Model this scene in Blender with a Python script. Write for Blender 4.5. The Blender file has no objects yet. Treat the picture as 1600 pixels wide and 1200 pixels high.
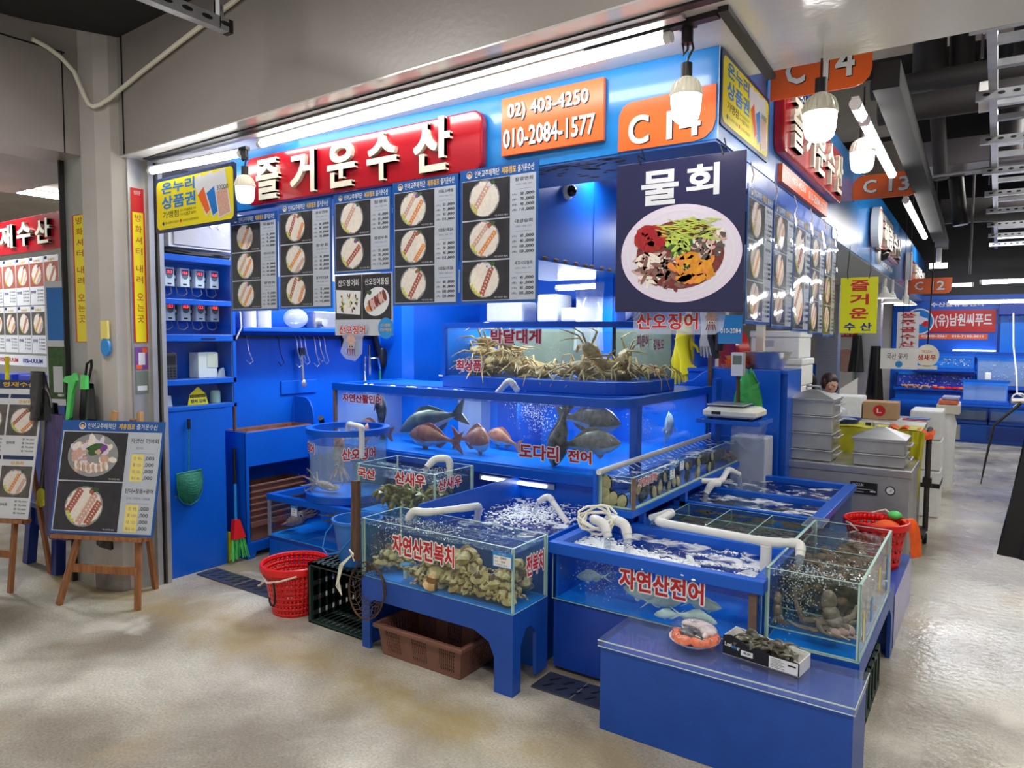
import bpy, bmesh, math, random
from mathutils import Vector, Matrix, Euler
R = math.radians
rnd = random.Random(7)
SC = bpy.context.scene
COL = SC.collection

# ------------------------------------------------------------------ camera
YAW, PITCH, ROLL, FPX = 34.1, -3.8, 0.35, 1118.0
_y, _p, _r = R(YAW), R(PITCH), R(ROLL)
_f = Vector((-math.sin(_y) * math.cos(_p), math.cos(_y) * math.cos(_p), math.sin(_p)))
_x = Vector((math.cos(_y), math.sin(_y), 0))
_u = _x.cross(_f)
_x2 = _x * math.cos(_r) + _u * math.sin(_r)
_u2 = -_x * math.sin(_r) + _u * math.cos(_r)
cd = bpy.data.cameras.new('camera')
cd.sensor_width = 36.0
cd.lens = FPX / 1600.0 * 36.0
cd.clip_start = 0.05
cd.clip_end = 80
cam = bpy.data.objects.new('camera', cd)
cam.matrix_world = Matrix(((_x2.x, _u2.x, -_f.x, 0), (_x2.y, _u2.y, -_f.y, 0), (_x2.z, _u2.z, -_f.z, 1.6), (0, 0, 0, 1)))
COL.objects.link(cam)
SC.camera = cam

# ------------------------------------------------------------------ world, exposure
W = bpy.data.worlds.new('world')
SC.world = W
W.use_nodes = True
W.node_tree.nodes['Background'].inputs[0].default_value = (1.0, 0.97, 0.94, 1)
W.node_tree.nodes['Background'].inputs[1].default_value = 0.42
SC.view_settings.view_transform = 'Standard'
SC.view_settings.look = 'None'
SC.view_settings.gamma = 1.0
SC.view_settings.exposure = 0.30
SC.view_settings.use_curve_mapping = False
SC.cycles.transparent_max_bounces = 40
SC.cycles.max_bounces = 8
SC.cycles.sample_clamp_indirect = 6.0

def area_light(name, loc, sx, sy, power, color=(1, 0.97, 0.92), rot=(0, 0, 0)):
 l = bpy.data.lights.new(name, 'AREA')
 l.shape = 'RECTANGLE'
 l.size, l.size_y, l.energy, l.color = sx, sy, power, color
 o = bpy.data.objects.new(name, l)
 o.location = loc
 o.rotation_euler = rot
 COL.objects.link(o)
 return o

# ceiling lamps of the market hall, over the corridor the photographer stands in, over the aisle and over the stalls
area_light('hall_lamp_light', (-3.2, 0.9, 3.30), 1.2, 0.25, 26)
area_light('hall_lamp_light', (-0.9, 0.7, 3.30), 1.2, 0.25, 30)
area_light('hall_lamp_light', (1.2, 1.2, 3.30), 1.2, 0.25, 34)
area_light('aisle_lamp_light', (0.9, 4.6, 3.6), 0.3, 2.0, 75)
area_light('aisle_lamp_light', (0.6, 8.6, 3.6), 0.3, 2.4, 85)
area_light('aisle_lamp_light', (0.3, 12.0, 3.0), 2.4, 0.3, 75, (0.85, 0.9, 1))
area_light('stall_light', (-2.9, 4.0, 2.60), 2.0, 0.15, 34, (0.95, 0.98, 1))
area_light('stall_light', (-3.9, 4.4, 2.5), 0.15, 1.2, 26, (0.95, 0.98, 1))
area_light('stall_light', (-2.2, 5.6, 2.5), 1.6, 0.15, 32, (0.95, 0.98, 1))
area_light('stall_light', (-1.3, 7.6, 2.3), 0.3, 1.6, 28)
area_light('stall_light', (-3.75, 3.25, 2.62), 0.15, 0.9, 16, (0.97, 0.98, 1))  # added fill without a fixture, lifts the controllers in the blue cabinet
# unseen fill lights, added to brighten the inside of the two upper tanks
area_light('tank_fill_light', (-3.0, 4.14, 1.165), 2.2, 0.05, 6, (0.85, 0.95, 1))
area_light('tank_fill_light', (-2.1, 4.9, 1.165), 0.5, 0.05, 2, (0.85, 0.95, 1))
area_light('tank_fill_light', (-2.62, 4.5, 1.9), 1.3, 0.05, 9, (0.97, 0.98, 1))
area_light('neighbour_lamp_light', (-8.2, 2.4, 3.1), 1.6, 0.3, 60, (0.95, 0.98, 1))
area_light('neighbour_lamp_light', (-6.0, 1.6, 2.9), 0.6, 0.3, 14, (0.95, 0.98, 1))

# ------------------------------------------------------------------ materials
MATS = {}
def _new(name):
 m = bpy.data.materials.new(name)
 m.use_nodes = True
 nt = m.node_tree
 for n in list(nt.nodes):
  nt.nodes.remove(n)
 out = nt.nodes.new('ShaderNodeOutputMaterial')
 MATS[name] = m
 return m, nt, out

def srgb(r, g, b):
 f = lambda c: (c / 255 / 12.92) if c <= 10 else ((c / 255 + 0.055) / 1.055) ** 2.4
 return (f(r), f(g), f(b))

def mat(name, col, rough=0.5, metal=0.0, var=0.08, scale=8.0, bump=0.0, bscale=60.0, col2=None, coat=0.0, emit=0.0, spec=0.5, stretch=None):
 """Painted / plastic / metal surface: principled with a noise variation in colour and roughness."""
 m, nt, out = _new(name)
 N, L = nt.nodes, nt.links
 b = N.new('ShaderNodeBsdfPrincipled')
 tc = N.new('ShaderNodeTexCoord')
 vec = tc.outputs['Object']
 if stretch:
  mp = N.new('ShaderNodeMapping')
  mp.inputs['Scale'].default_value = stretch
  L.new(vec, mp.inputs[0]); vec = mp.outputs[0]
 nz = N.new('ShaderNodeTexNoise')
 nz.inputs['Scale'].default_value = scale
 nz.inputs['Detail'].default_value = 5
 L.new(vec, nz.inputs['Vector'])
 rp = N.new('ShaderNodeValToRGB')
 c2 = col2 or tuple(max(0, c * (1 - var)) for c in col)
 c1 = col if col2 else tuple(min(1, c * (1 + var)) for c in col)
 rp.color_ramp.elements[0].position = 0.35
 rp.color_ramp.elements[1].position = 0.65
 rp.color_ramp.elements[0].color = (*c1, 1)
 rp.color_ramp.elements[1].color = (*c2, 1)
 L.new(nz.outputs['Fac'], rp.inputs[0])
 L.new(rp.outputs[0], b.inputs['Base Color'])
 b.inputs['Roughness'].default_value = rough
 b.inputs['Metallic'].default_value = metal
 b.inputs['Specular IOR Level'].default_value = spec
 b.inputs['Coat Weight'].default_value = coat
 b.inputs['Coat Roughness'].default_value = 0.08
 if emit:
  b.inputs['Emission Color'].default_value = (*col, 1)
  b.inputs['Emission Strength'].default_value = emit
 if bump:
  n2 = N.new('ShaderNodeTexNoise')
  n2.inputs['Scale'].default_value = bscale
  n2.inputs['Detail'].default_value = 3
  L.new(vec, n2.inputs['Vector'])
  bp = N.new('ShaderNodeBump')
  bp.inputs['Strength'].default_value = bump
  bp.inputs['Distance'].default_value = 0.01
  L.new(n2.outputs['Fac'], bp.inputs['Height'])
  L.new(bp.outputs[0], b.inputs['Normal'])
 L.new(b.outputs[0], out.inputs[0])
 return m

def glow(name, col, strength):
 m, nt, out = _new(name)
 e = nt.nodes.new('ShaderNodeEmission')
 e.inputs[0].default_value = (*col, 1)
 e.inputs[1].default_value = strength
 nt.links.new(e.outputs[0], out.inputs[0])
 return m

def clear(name, tint, base=0.03, edge=0.6, rough=0.03, milk=0.0, milkcol=(0.8, 0.85, 0.9), ripple=0.0, rscale=18.0, foam=None, foamscale=7.0, power=4.0):
 """Thin clear sheet (glass pane, acrylic, film, water): tinted transparency, fresnel-like gloss, optional ripples and foam."""
 m, nt, out = _new(name)
 N, L = nt.nodes, nt.links
 tr = N.new('ShaderNodeBsdfTransparent'); tr.inputs[0].default_value = (*tint, 1)
 gl = N.new('ShaderNodeBsdfGlossy'); gl.inputs['Roughness'].default_value = rough
 lw = N.new('ShaderNodeLayerWeight')
 pw = N.new('ShaderNodeMath'); pw.operation = 'POWER'; pw.inputs[1].default_value = power
 L.new(lw.outputs['Facing'], pw.inputs[0])
 ma = N.new('ShaderNodeMath'); ma.operation = 'MULTIPLY_ADD'; ma.inputs[1].default_value = edge; ma.inputs[2].default_value = base
 L.new(pw.outputs[0], ma.inputs[0])
 mx = N.new('ShaderNodeMixShader')
 L.new(ma.outputs[0], mx.inputs[0]); L.new(tr.outputs[0], mx.inputs[1]); L.new(gl.outputs[0], mx.inputs[2])
 last = mx
 tc = N.new('ShaderNodeTexCoord')
 if ripple:
  nz = N.new('ShaderNodeTexNoise'); nz.inputs['Scale'].default_value = rscale; nz.inputs['Detail'].default_value = 3
  nz.inputs['Distortion'].default_value = 0.6
  L.new(tc.outputs['Object'], nz.inputs['Vector'])
  bp = N.new('ShaderNodeBump'); bp.inputs['Strength'].default_value = ripple; bp.inputs['Distance'].default_value = 0.03
  L.new(nz.outputs['Fac'], bp.inputs['Height'])
  L.new(bp.outputs[0], gl.inputs['Normal']); L.new(bp.outputs[0], lw.inputs['Normal'])
 if milk:
  df = N.new('ShaderNodeBsdfDiffuse'); df.inputs[0].default_value = (*milkcol, 1)
  m2 = N.new('ShaderNodeMixShader'); m2.inputs[0].default_value = milk
  L.new(last.outputs[0], m2.inputs[1]); L.new(df.outputs[0], m2.inputs[2])
  last = m2
 if foam is not None:
  n3 = N.new('ShaderNodeTexNoise'); n3.inputs['Scale'].default_value = foamscale; n3.inputs['Detail'].default_value = 6; n3.inputs['Distortion'].default_value = 0.8
  L.new(tc.outputs['Object'], n3.inputs['Vector'])
  rp = N.new('ShaderNodeValToRGB')
  rp.color_ramp.elements[0].position = foam; rp.color_ramp.elements[1].position = foam + 0.12
  L.new(n3.outputs['Fac'], rp.inputs[0])
  fd = N.new('ShaderNodeBsdfDiffuse'); fd.inputs[0].default_value = (0.85, 0.88, 0.9, 1)
  v = N.new('ShaderNodeTexVoronoi'); v.inputs['Scale'].default_value = 130
  L.new(tc.outputs['Object'], v.inputs['Vector'])
  b2 = N.new('ShaderNodeBump'); b2.inputs['Strength'].default_value = 0.7; b2.inputs['Distance'].default_value = 0.01
  L.new(v.outputs['Distance'], b2.inputs['Height']); L.new(b2.outputs[0], fd.inputs['Normal'])
  fm = N.new('ShaderNodeMath'); fm.operation = 'MULTIPLY'; fm.inputs[1].default_value = 0.85
  L.new(rp.outputs[0], fm.inputs[0])
  m3 = N.new('ShaderNodeMixShader')
  L.new(fm.outputs[0], m3.inputs[0]); L.new(last.outputs[0], m3.inputs[1]); L.new(fd.outputs[0], m3.inputs[2])
  last = m3
 L.new(last.outputs[0], out.inputs[0])
 return m

# paints and plastics
mat('blue', srgb(6, 90, 200), 0.32, var=0.05, scale=3, bump=0.03, bscale=25)
mat('blue_dark', srgb(18, 64, 164), 0.35, var=0.08, scale=4, bump=0.05, bscale=30)
mat('blue_bench', srgb(22, 76, 170), 0.38, var=0.06, scale=9, bump=0.08, bscale=90)
mat('blue_tank', srgb(0, 128, 240), 0.35, var=0.08, scale=5)
mat('sky_blue', srgb(28, 126, 205), 0.24, var=0.05, scale=2.2, coat=0.3)
mat('sign_red', srgb(168, 14, 32), 0.22, var=0.05, scale=2, coat=0.4)
mat('red', srgb(205, 30, 28), 0.35, var=0.05)
mat('basket_red', srgb(224, 22, 22), 0.3, var=0.05)
mat('orange', srgb(238, 104, 42), 0.3, var=0.05, scale=2.5)
mat('orange_cloth', srgb(236, 92, 20), 0.6, var=0.12, scale=20, bump=0.3, bscale=40)
mat('white', srgb(238, 238, 234), 0.35, var=0.03)
mat('ivory', srgb(232, 228, 208), 0.32, var=0.04)
mat('pvc', srgb(226, 226, 220), 0.28, var=0.03)
mat('foam_white', srgb(242, 246, 246), 0.7, var=0.03, scale=30, bump=0.15, bscale=150)
mat('panel_grey', srgb(150, 143, 138), 0.32, var=0.04, scale=2, bump=0.06, bscale=45)
mat('panel_white', srgb(205, 202, 198), 0.16, var=0.03, scale=2, bump=0.18, bscale=22, coat=0.3)
mat('plaster', srgb(186, 180, 174), 0.55, var=0.06, scale=3, bump=0.08, bscale=50)
mat('pillar_dirt', srgb(120, 112, 104), 0.7, var=0.3, scale=9, bump=0.2, bscale=30)
mat('black', srgb(20, 20, 22), 0.45, var=0.15)
mat('black_gloss', srgb(14, 14, 16), 0.22, var=0.1, bump=0.15, bscale=9)
mat('ceiling_black', srgb(38, 37, 38), 0.8, var=0.2, scale=2)
mat('duct_dark', srgb(52, 49, 50), 0.6, var=0.15, scale=3)
mat('duct_grey', srgb(105, 100, 104), 0.45, var=0.1, scale=3)
mat('beam_brown', srgb(176, 164, 150), 0.8, var=0.1, scale=3)
mat('steel', srgb(196, 196, 194), 0.34, metal=0.85, var=0.08, scale=6, bump=0.04, bscale=40, stretch=(1, 1, 12))
mat('steel_dull', srgb(186, 186, 182), 0.45, metal=0.65, var=0.12, scale=5, bump=0.05, bscale=30)
mat('galvanised', srgb(178, 180, 184), 0.4, metal=0.7, var=0.1, scale=14)
mat('chrome', srgb(210, 210, 210), 0.12, metal=1.0, var=0.02)
mat('navy', srgb(38, 38, 78), 0.3, var=0.06, scale=3)
mat('navy_sign', srgb(24, 46, 92), 0.3, var=0.05)
mat('header_blue', srgb(16, 84, 160), 0.28, var=0.05)
mat('yellow_sign', srgb(240, 222, 22), 0.3, var=0.03, scale=3)
mat('lime_sign', srgb(212, 214, 22), 0.26, var=0.04, scale=3)
mat('text_blue', srgb(18, 120, 205), 0.4)
mat('text_navy', srgb(22, 40, 120), 0.4)
mat('text_black', srgb(26, 26, 28), 0.5)
mat('text_red', srgb(190, 30, 40), 0.4)
mat('text_brown', srgb(176, 66, 20), 0.5)
mat('text_gold', srgb(236, 186, 40), 0.4)
mat('text_faint', srgb(110, 118, 150), 0.5)
mat('paper', srgb(222, 224, 228), 0.4, var=0.02)
mat('paper_grey', srgb(190, 196, 206), 0.4, var=0.03)
mat('photo_dark', srgb(42, 40, 44), 0.3, var=0.25, scale=14)
mat('photo_slate', srgb(92, 84, 80), 0.3, var=0.25, scale=18)
mat('sash_white', srgb(240, 230, 216), 0.35, var=0.06, scale=60)
mat('sash_pink', srgb(214, 168, 150), 0.35, var=0.1, scale=70)
mat('sash_orange', srgb(232, 142, 70), 0.35, var=0.1, scale=70)
mat('sash_red', srgb(176, 92, 76), 0.35, var=0.12, scale=70)
mat('lemon', srgb(206, 210, 70), 0.4, var=0.06)
mat('leaf', srgb(58, 96, 44), 0.5, var=0.25, scale=40)
mat('purple', srgb(128, 70, 150), 0.5, var=0.15, scale=40)
mat('plate_clear', srgb(150, 150, 150), 0.3, var=0.08)
mat('chilli', srgb(166, 32, 26), 0.5, var=0.2, scale=60, bump=0.3, bscale=60)
mat('cucumber', srgb(186, 208, 90), 0.5, var=0.2, scale=50)
mat('octo_pink', srgb(206, 168, 158), 0.4, var=0.15, scale=50)
mat('octo_brown', srgb(132, 96, 86), 0.4, var=0.2, scale=50)
mat('squirt', srgb(224, 150, 34), 0.4, var=0.2, scale=40)
mat('squid_red', srgb(120, 52, 48), 0.35, var=0.25, scale=50)
mat('bowl_white', srgb(226, 214, 232), 0.3, var=0.03)
mat('note_yellow', srgb(238, 220, 120), 0.6, var=0.04)
mat('tag_blue', srgb(40, 140, 215), 0.35, var=0.04)
mat('wood', srgb(150, 96, 54), 0.5, var=0.3, scale=6, bump=0.1, bscale=20, stretch=(9, 9, 1))
mat('wood_light', srgb(196, 150, 96), 0.5, var=0.2, scale=6, stretch=(9, 9, 1))
mat('wood_old', srgb(92, 66, 50), 0.7, var=0.3, scale=8, bump=0.2, bscale=30, stretch=(6, 6, 1))
mat('brown_plastic', srgb(122, 82, 68), 0.45, var=0.1, scale=6)
mat('crate_green', srgb(34, 56, 50), 0.45, var=0.12)
mat('bucket_blue', srgb(40, 116, 200), 0.35, var=0.06)
mat('stool_blue', srgb(30, 52, 130), 0.4, var=0.08)
mat('net_green', srgb(20, 120, 96), 0.6, var=0.2, scale=60)
mat('wire_brown', srgb(92, 66, 48), 0.6, metal=0.4, var=0.25, scale=30)
mat('rope', srgb(226, 206, 190), 0.7, var=0.1, scale=40)
mat('cardboard', srgb(186, 150, 112), 0.8, var=0.06, scale=12)
mat('yellow_cloth', srgb(196, 190, 40), 0.55, var=0.15, scale=8, bump=0.3, bscale=18)
mat('green_bag', srgb(86, 210, 100), 0.35, var=0.15, scale=14, bump=0.3, bscale=25)
mat('basin_blue', srgb(30, 60, 190), 0.35, var=0.08)
mat('skin', srgb(222, 176, 150), 0.5, var=0.05)
mat('hair', srgb(52, 34, 32), 0.5, var=0.2, scale=40)
mat('apron_purple', srgb(96, 84, 130), 0.6, var=0.1, stretch=(60, 60, 0.5), scale=4, col2=srgb(58, 46, 92))
mat('glass_edge', srgb(170, 205, 190), 0.2, var=0.05, spec=0.6)
mat('silicone', srgb(206, 222, 214), 0.4, var=0.04)
mat('mastic', srgb(120, 96, 84), 0.7, var=0.2, scale=20)
mat('led_red', (1.0, 0.05, 0.05), 0.4, emit=2.5)
mat('screen_green', srgb(120, 130, 120), 0.3)
mat('exit_green', (0.1, 0.8, 0.3), 0.4, emit=1.2)
mat('grate', srgb(92, 98, 112), 0.4, metal=0.7, var=0.15, scale=12)
mat('lilac', srgb(178, 176, 220), 0.3, var=0.06)
# sea creatures
mat('fish_grey', srgb(142, 136, 128), 0.3, var=0.25, scale=30)
mat('fish_dark', srgb(54, 54, 50), 0.35, var=0.5, scale=24, col2=srgb(120, 116, 104))
mat('fish_bass', srgb(92, 104, 98), 0.3, var=0.2, scale=20)
mat('fish_red', srgb(196, 132, 106), 0.3, var=0.25, scale=22, col2=srgb(158, 104, 90))
mat('fish_silver', srgb(232, 242, 234), 0.3, metal=0.0, var=0.15, scale=25)
mat('fish_pale', srgb(170, 190, 200), 0.3, var=0.15, scale=20)
mat('fish_flat', srgb(110, 88, 70), 0.5, var=0.4, scale=40)
mat('crab_shell', srgb(206, 170, 104), 0.4, var=0.3, scale=24, col2=srgb(140, 108, 66))
mat('crab_leg', srgb(222, 188, 122), 0.4, var=0.3, scale=20, col2=srgb(166, 124, 76))
mat('squid_skin', srgb(214, 178, 160), 0.3, var=0.25, scale=40, col2=srgb(164, 122, 108))
mat('octopus_skin', srgb(146, 126, 112), 0.35, var=0.3, scale=26, col2=srgb(104, 88, 78), bump=0.4, bscale=60)
mat('snail_shell', srgb(240, 216, 170), 0.6, var=0.3, scale=34, col2=srgb(190, 150, 96), bump=0.5, bscale=70)
mat('snail_band', srgb(150, 104, 60), 0.6, var=0.4, scale=40, col2=srgb(96, 62, 34), bump=0.5, bscale=70)
mat('abalone_shell', srgb(74, 76, 66), 0.6, var=0.4, scale=24, bump=0.4, bscale=40)
mat('abalone_foot', srgb(200, 176, 124), 0.45, var=0.15, scale=20)
mat('shrimp', srgb(112, 112, 100), 0.25, var=0.3, scale=30, col2=srgb(84, 74, 62))
mat('shrimp_live', srgb(166, 142, 80), 0.3, var=0.3, scale=26, col2=srgb(110, 94, 54))
mat('cockle', srgb(190, 140, 120), 0.5, var=0.3, scale=40)
mat('squirt_heap', srgb(150, 84, 44), 0.5, var=0.5, scale=16, col2=srgb(80, 60, 36), bump=0.6, bscale=40)
mat('salmon', srgb(238, 128, 88), 0.3, var=0.12, scale=30)
mat('salmon_skin', srgb(64, 66, 68), 0.2, var=0.4, scale=26, col2=srgb(120, 122, 122), metal=0.2)
mat('salmon_belly', srgb(228, 214, 210), 0.25, var=0.1, scale=14)
mat('eye_black', (0.01, 0.01, 0.01), 0.15)
# clear sheets
clear('glass', (0.955, 0.985, 0.975), base=0.025, edge=0.55)
clear('glass_algae', (0.91, 0.96, 0.94), base=0.025, edge=0.5, milk=0.02, milkcol=(0.42, 0.52, 0.44))
clear('acrylic', (0.93, 0.95, 0.99), base=0.05, edge=0.6, rough=0.10, milk=0.05, milkcol=(0.6, 0.66, 0.85))
clear('acetate', (0.97, 0.98, 1.0), base=0.02, edge=0.5, rough=0.06, ripple=0.12, rscale=3.2)
clear('film', (0.97, 0.97, 0.98), base=0.05, edge=0.45, rough=0.08, ripple=0.8, rscale=40)
clear('water', (0.86, 0.95, 0.98), base=0.05, edge=0.75, rough=0.04, ripple=0.45, rscale=16)
clear('water_foam', (0.84, 0.95, 0.99), base=0.05, edge=0.7, rough=0.06, ripple=0.35, rscale=20, foam=0.53, foamscale=11)
clear('water_froth', (0.84, 0.95, 0.99), base=0.05, edge=0.7, rough=0.06, ripple=0.35, rscale=20, foam=0.49, foamscale=9)
clear('water_side', (0.93, 0.975, 0.98), base=0.0, edge=0.05)
clear('water_murk', (0.92, 0.96, 0.93), base=0.0, edge=0.05, milk=0.02, milkcol=(0.40, 0.46, 0.36))
clear('bubble', (0.95, 0.97, 0.98), base=0.2, edge=0.6, rough=0.1, milk=0.42, milkcol=(0.9, 0.94, 0.95))
clear('stream', (0.9, 0.94, 0.96), base=0.15, edge=0.6, rough=0.08, ripple=1.0, rscale=60, milk=0.18)
clear('plastic_bag', (0.9, 0.92, 0.94), base=0.1, edge=0.5, rough=0.15, milk=0.35)
clear('sticker_clear', (0.95, 0.95, 0.98), base=0.03, edge=0.4, milk=0.3, milkcol=(0.62, 0.68, 0.85))
clear('hazy_water', (0.8, 0.9, 0.95), base=0.02, edge=0.4, milk=0.26, milkcol=(0.72, 0.8, 0.88))
# lamps
glow('tube_glow', (1.0, 0.985, 0.96), 16)
glow('bulb_glow', (1.0, 0.96, 0.97), 14)
glow('bulb_dim', (0.9, 0.92, 1.0), 1.3)
glow('lamp_face', (0.95, 0.97, 1.0), 8)
glow('strip_glow', (0.72, 0.82, 1.0), 9)

def floor_material():
 m, nt, out = _new('concrete_floor')
 N, L = nt.nodes, nt.links
 b = N.new('ShaderNodeBsdfPrincipled')
 geo = N.new('ShaderNodeNewGeometry')
 def noise(scale, detail=6, dist=0.0, stretch=(1, 1, 1)):
  mp = N.new('ShaderNodeMapping'); mp.inputs['Scale'].default_value = stretch
  L.new(geo.outputs['Position'], mp.inputs[0])
  n = N.new('ShaderNodeTexNoise'); n.inputs['Scale'].default_value = scale; n.inputs['Detail'].default_value = detail; n.inputs['Distortion'].default_value = dist
  L.new(mp.outputs[0], n.inputs['Vector'])
  return n.outputs['Fac']
 def ramp(src, p0, p1, c0, c1):
  r = N.new('ShaderNodeValToRGB')
  r.color_ramp.elements[0].position, r.color_ramp.elements[1].position = p0, p1
  r.color_ramp.elements[0].color, r.color_ramp.elements[1].color = (*c0, 1), (*c1, 1)
  L.new(src, r.inputs[0])
  return r.outputs[0]
 def mix(fac, a, c, mode='MIX'):
  x = N.new('ShaderNodeMix'); x.data_type = 'RGBA'; x.blend_type = mode
  L.new(fac, x.inputs[0])
  for s, k in ((a, 6), (c, 7)):
   if isinstance(s, tuple): x.inputs[k].default_value = (*s, 1)
   else: L.new(s, x.inputs[k])
  return x.outputs[2]
 base = ramp(noise(1.1, 8, 0.4), 0.40, 0.62, srgb(212, 206, 192), srgb(146, 136, 120))
 fine = ramp(noise(90, 4), 0.3, 0.75, (0.66, 0.66, 0.64), (1.1, 1.1, 1.1))
 x = N.new('ShaderNodeMix'); x.data_type = 'RGBA'; x.blend_type = 'MULTIPLY'; x.inputs[0].default_value = 1
 L.new(base, x.inputs[6]); L.new(fine, x.inputs[7])
 c = mix(ramp(noise(1.5, 8, 0.5), 0.58, 0.72, (0, 0, 0), (0.5, 0.5, 0.5)), x.outputs[2], srgb(176, 152, 104))
 c = mix(ramp(noise(1.0, 9, 0.7, (1, 1.7, 1)), 0.54, 0.74, (0, 0, 0), (0.6, 0.6, 0.6)), c, srgb(112, 112, 84))
 c = mix(ramp(noise(0.8, 9, 0.5, (1.6, 1, 1)), 0.54, 0.70, (0, 0, 0), (0.6, 0.6, 0.6)), c, srgb(124, 112, 98))
 c = mix(ramp(noise(2.2, 6, 0.4), 0.63, 0.72, (0, 0, 0), (0.7, 0.7, 0.7)), c, srgb(206, 200, 186))
 # the yellow brown wear band left by water running off the tanks
 sx = N.new('ShaderNodeSeparateXYZ'); L.new(geo.outputs['Position'], sx.inputs[0])
 def mth(op, a, bb):
  q = N.new('ShaderNodeMath'); q.operation = op
  for k_, s_ in enumerate((a, bb)):
   if isinstance(s_, (int, float)): q.inputs[k_].default_value = s_
   else: L.new(s_, q.inputs[k_])
  return q.outputs[0]
 yy = mth('ADD', sx.outputs['Y'], mth('MULTIPLY', noise(1.6, 6, 0.8), -0.55))
 dist = mth('ABSOLUTE', mth('SUBTRACT', yy, 2.0), 0)
 band = N.new('ShaderNodeMapRange'); band.inputs['From Min'].default_value = 0.26; band.inputs['From Max'].default_value = 0.05; band.inputs['To Max'].default_value = 0.8
 L.new(dist, band.inputs[0])
 xm = N.new('ShaderNodeMapRange'); xm.inputs['From Min'].default_value = -0.9; xm.inputs['From Max'].default_value = -1.6
 L.new(sx.outputs['X'], xm.inputs[0])
 c = mix(mth('MULTIPLY', mth('MULTIPLY', band.outputs[0], xm.outputs[0]), ramp(noise(3.5, 7, 0.4), 0.35, 0.6, (0.25, 0.25, 0.25), (1, 1, 1))), c, srgb(158, 136, 84))
 L.new(c, b.inputs['Base Color'])
 wet = N.new('ShaderNodeSeparateXYZ'); L.new(geo.outputs['Position'], wet.inputs[0])
 mr = N.new('ShaderNodeMapRange'); mr.inputs['From Min'].default_value = -1.3; mr.inputs['From Max'].default_value = -0.2
 L.new(wet.outputs['X'], mr.inputs[0])
 n4 = noise(1.3, 5, 0.5)
 ad = N.new('ShaderNodeMath'); ad.operation = 'MULTIPLY_ADD'; ad.inputs[1].default_value = -0.33
 L.new(mr.outputs[0], ad.inputs[0])
 ru = N.new('ShaderNodeMapRange'); ru.inputs['From Min'].default_value = 0.35; ru.inputs['From Max'].default_value = 0.65; ru.inputs['To Min'].default_value = 0.42; ru.inputs['To Max'].default_value = 0.72
 L.new(n4, ru.inputs[0]); L.new(ru.outputs[0], ad.inputs[2])
 L.new(ad.outputs[0], b.inputs['Roughness'])
 bp = N.new('ShaderNodeBump'); bp.inputs['Strength'].default_value = 0.35; bp.inputs['Distance'].default_value = 0.01
 L.new(noise(26, 4), bp.inputs['Height']); L.new(bp.outputs[0], b.inputs['Normal'])
 L.new(b.outputs[0], out.inputs[0])
floor_material()

def dots_material(name, base, dot, scale=34.0, thr=0.16, rough=0.35):
 """Sheet with a regular grid of punched holes."""
 m, nt, out = _new(name)
 N, L = nt.nodes, nt.links
 b = N.new('ShaderNodeBsdfPrincipled'); b.inputs['Roughness'].default_value = rough
 tc = N.new('ShaderNodeTexCoord')
 v = N.new('ShaderNodeTexVoronoi'); v.inputs['Scale'].default_value = scale; v.inputs['Randomness'].default_value = 0.0
 L.new(tc.outputs['Object'], v.inputs['Vector'])
 r = N.new('ShaderNodeValToRGB'); r.color_ramp.elements[0].position = thr; r.color_ramp.elements[1].position = thr + 0.04
 r.color_ramp.elements[0].color = (*dot, 1); r.color_ramp.elements[1].color = (*base, 1)
 L.new(v.outputs['Distance'], r.inputs[0]); L.new(r.outputs[0], b.inputs['Base Color'])
 L.new(b.outputs[0], out.inputs[0])
dots_material('blue_perforated', srgb(0, 98, 220), srgb(0, 40, 120), 30, 0.2)
dots_material('soffit_perforated', srgb(52, 104, 186), srgb(28, 30, 40), 26, 0.16)
dots_material('ceiling_slats', srgb(196, 206, 206), srgb(120, 130, 134), 9, 0.2)

# ------------------------------------------------------------------ mesh helpers
OFF = {}
class Fr:
 """A flat frame: origin o, unit axes u (right), v (up), n (towards the viewer)."""
 def __init__(s, o, u=(1, 0, 0), v=(0, 0, 1)):
  s.o, s.u, s.v = Vector(o), Vector(u).normalized(), Vector(v).normalized()
  s.n = s.u.cross(s.v)
 def p(s, a, b, d=0.0):
  return s.o + s.u * a + s.v * b + s.n * d
def front(y, x=0, z=0): return Fr((x, y, z))                      # faces -Y
def side(x, y=0, z=0): return Fr((x, y, z), (0, 1, 0), (0, 0, 1))  # faces +X

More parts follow.
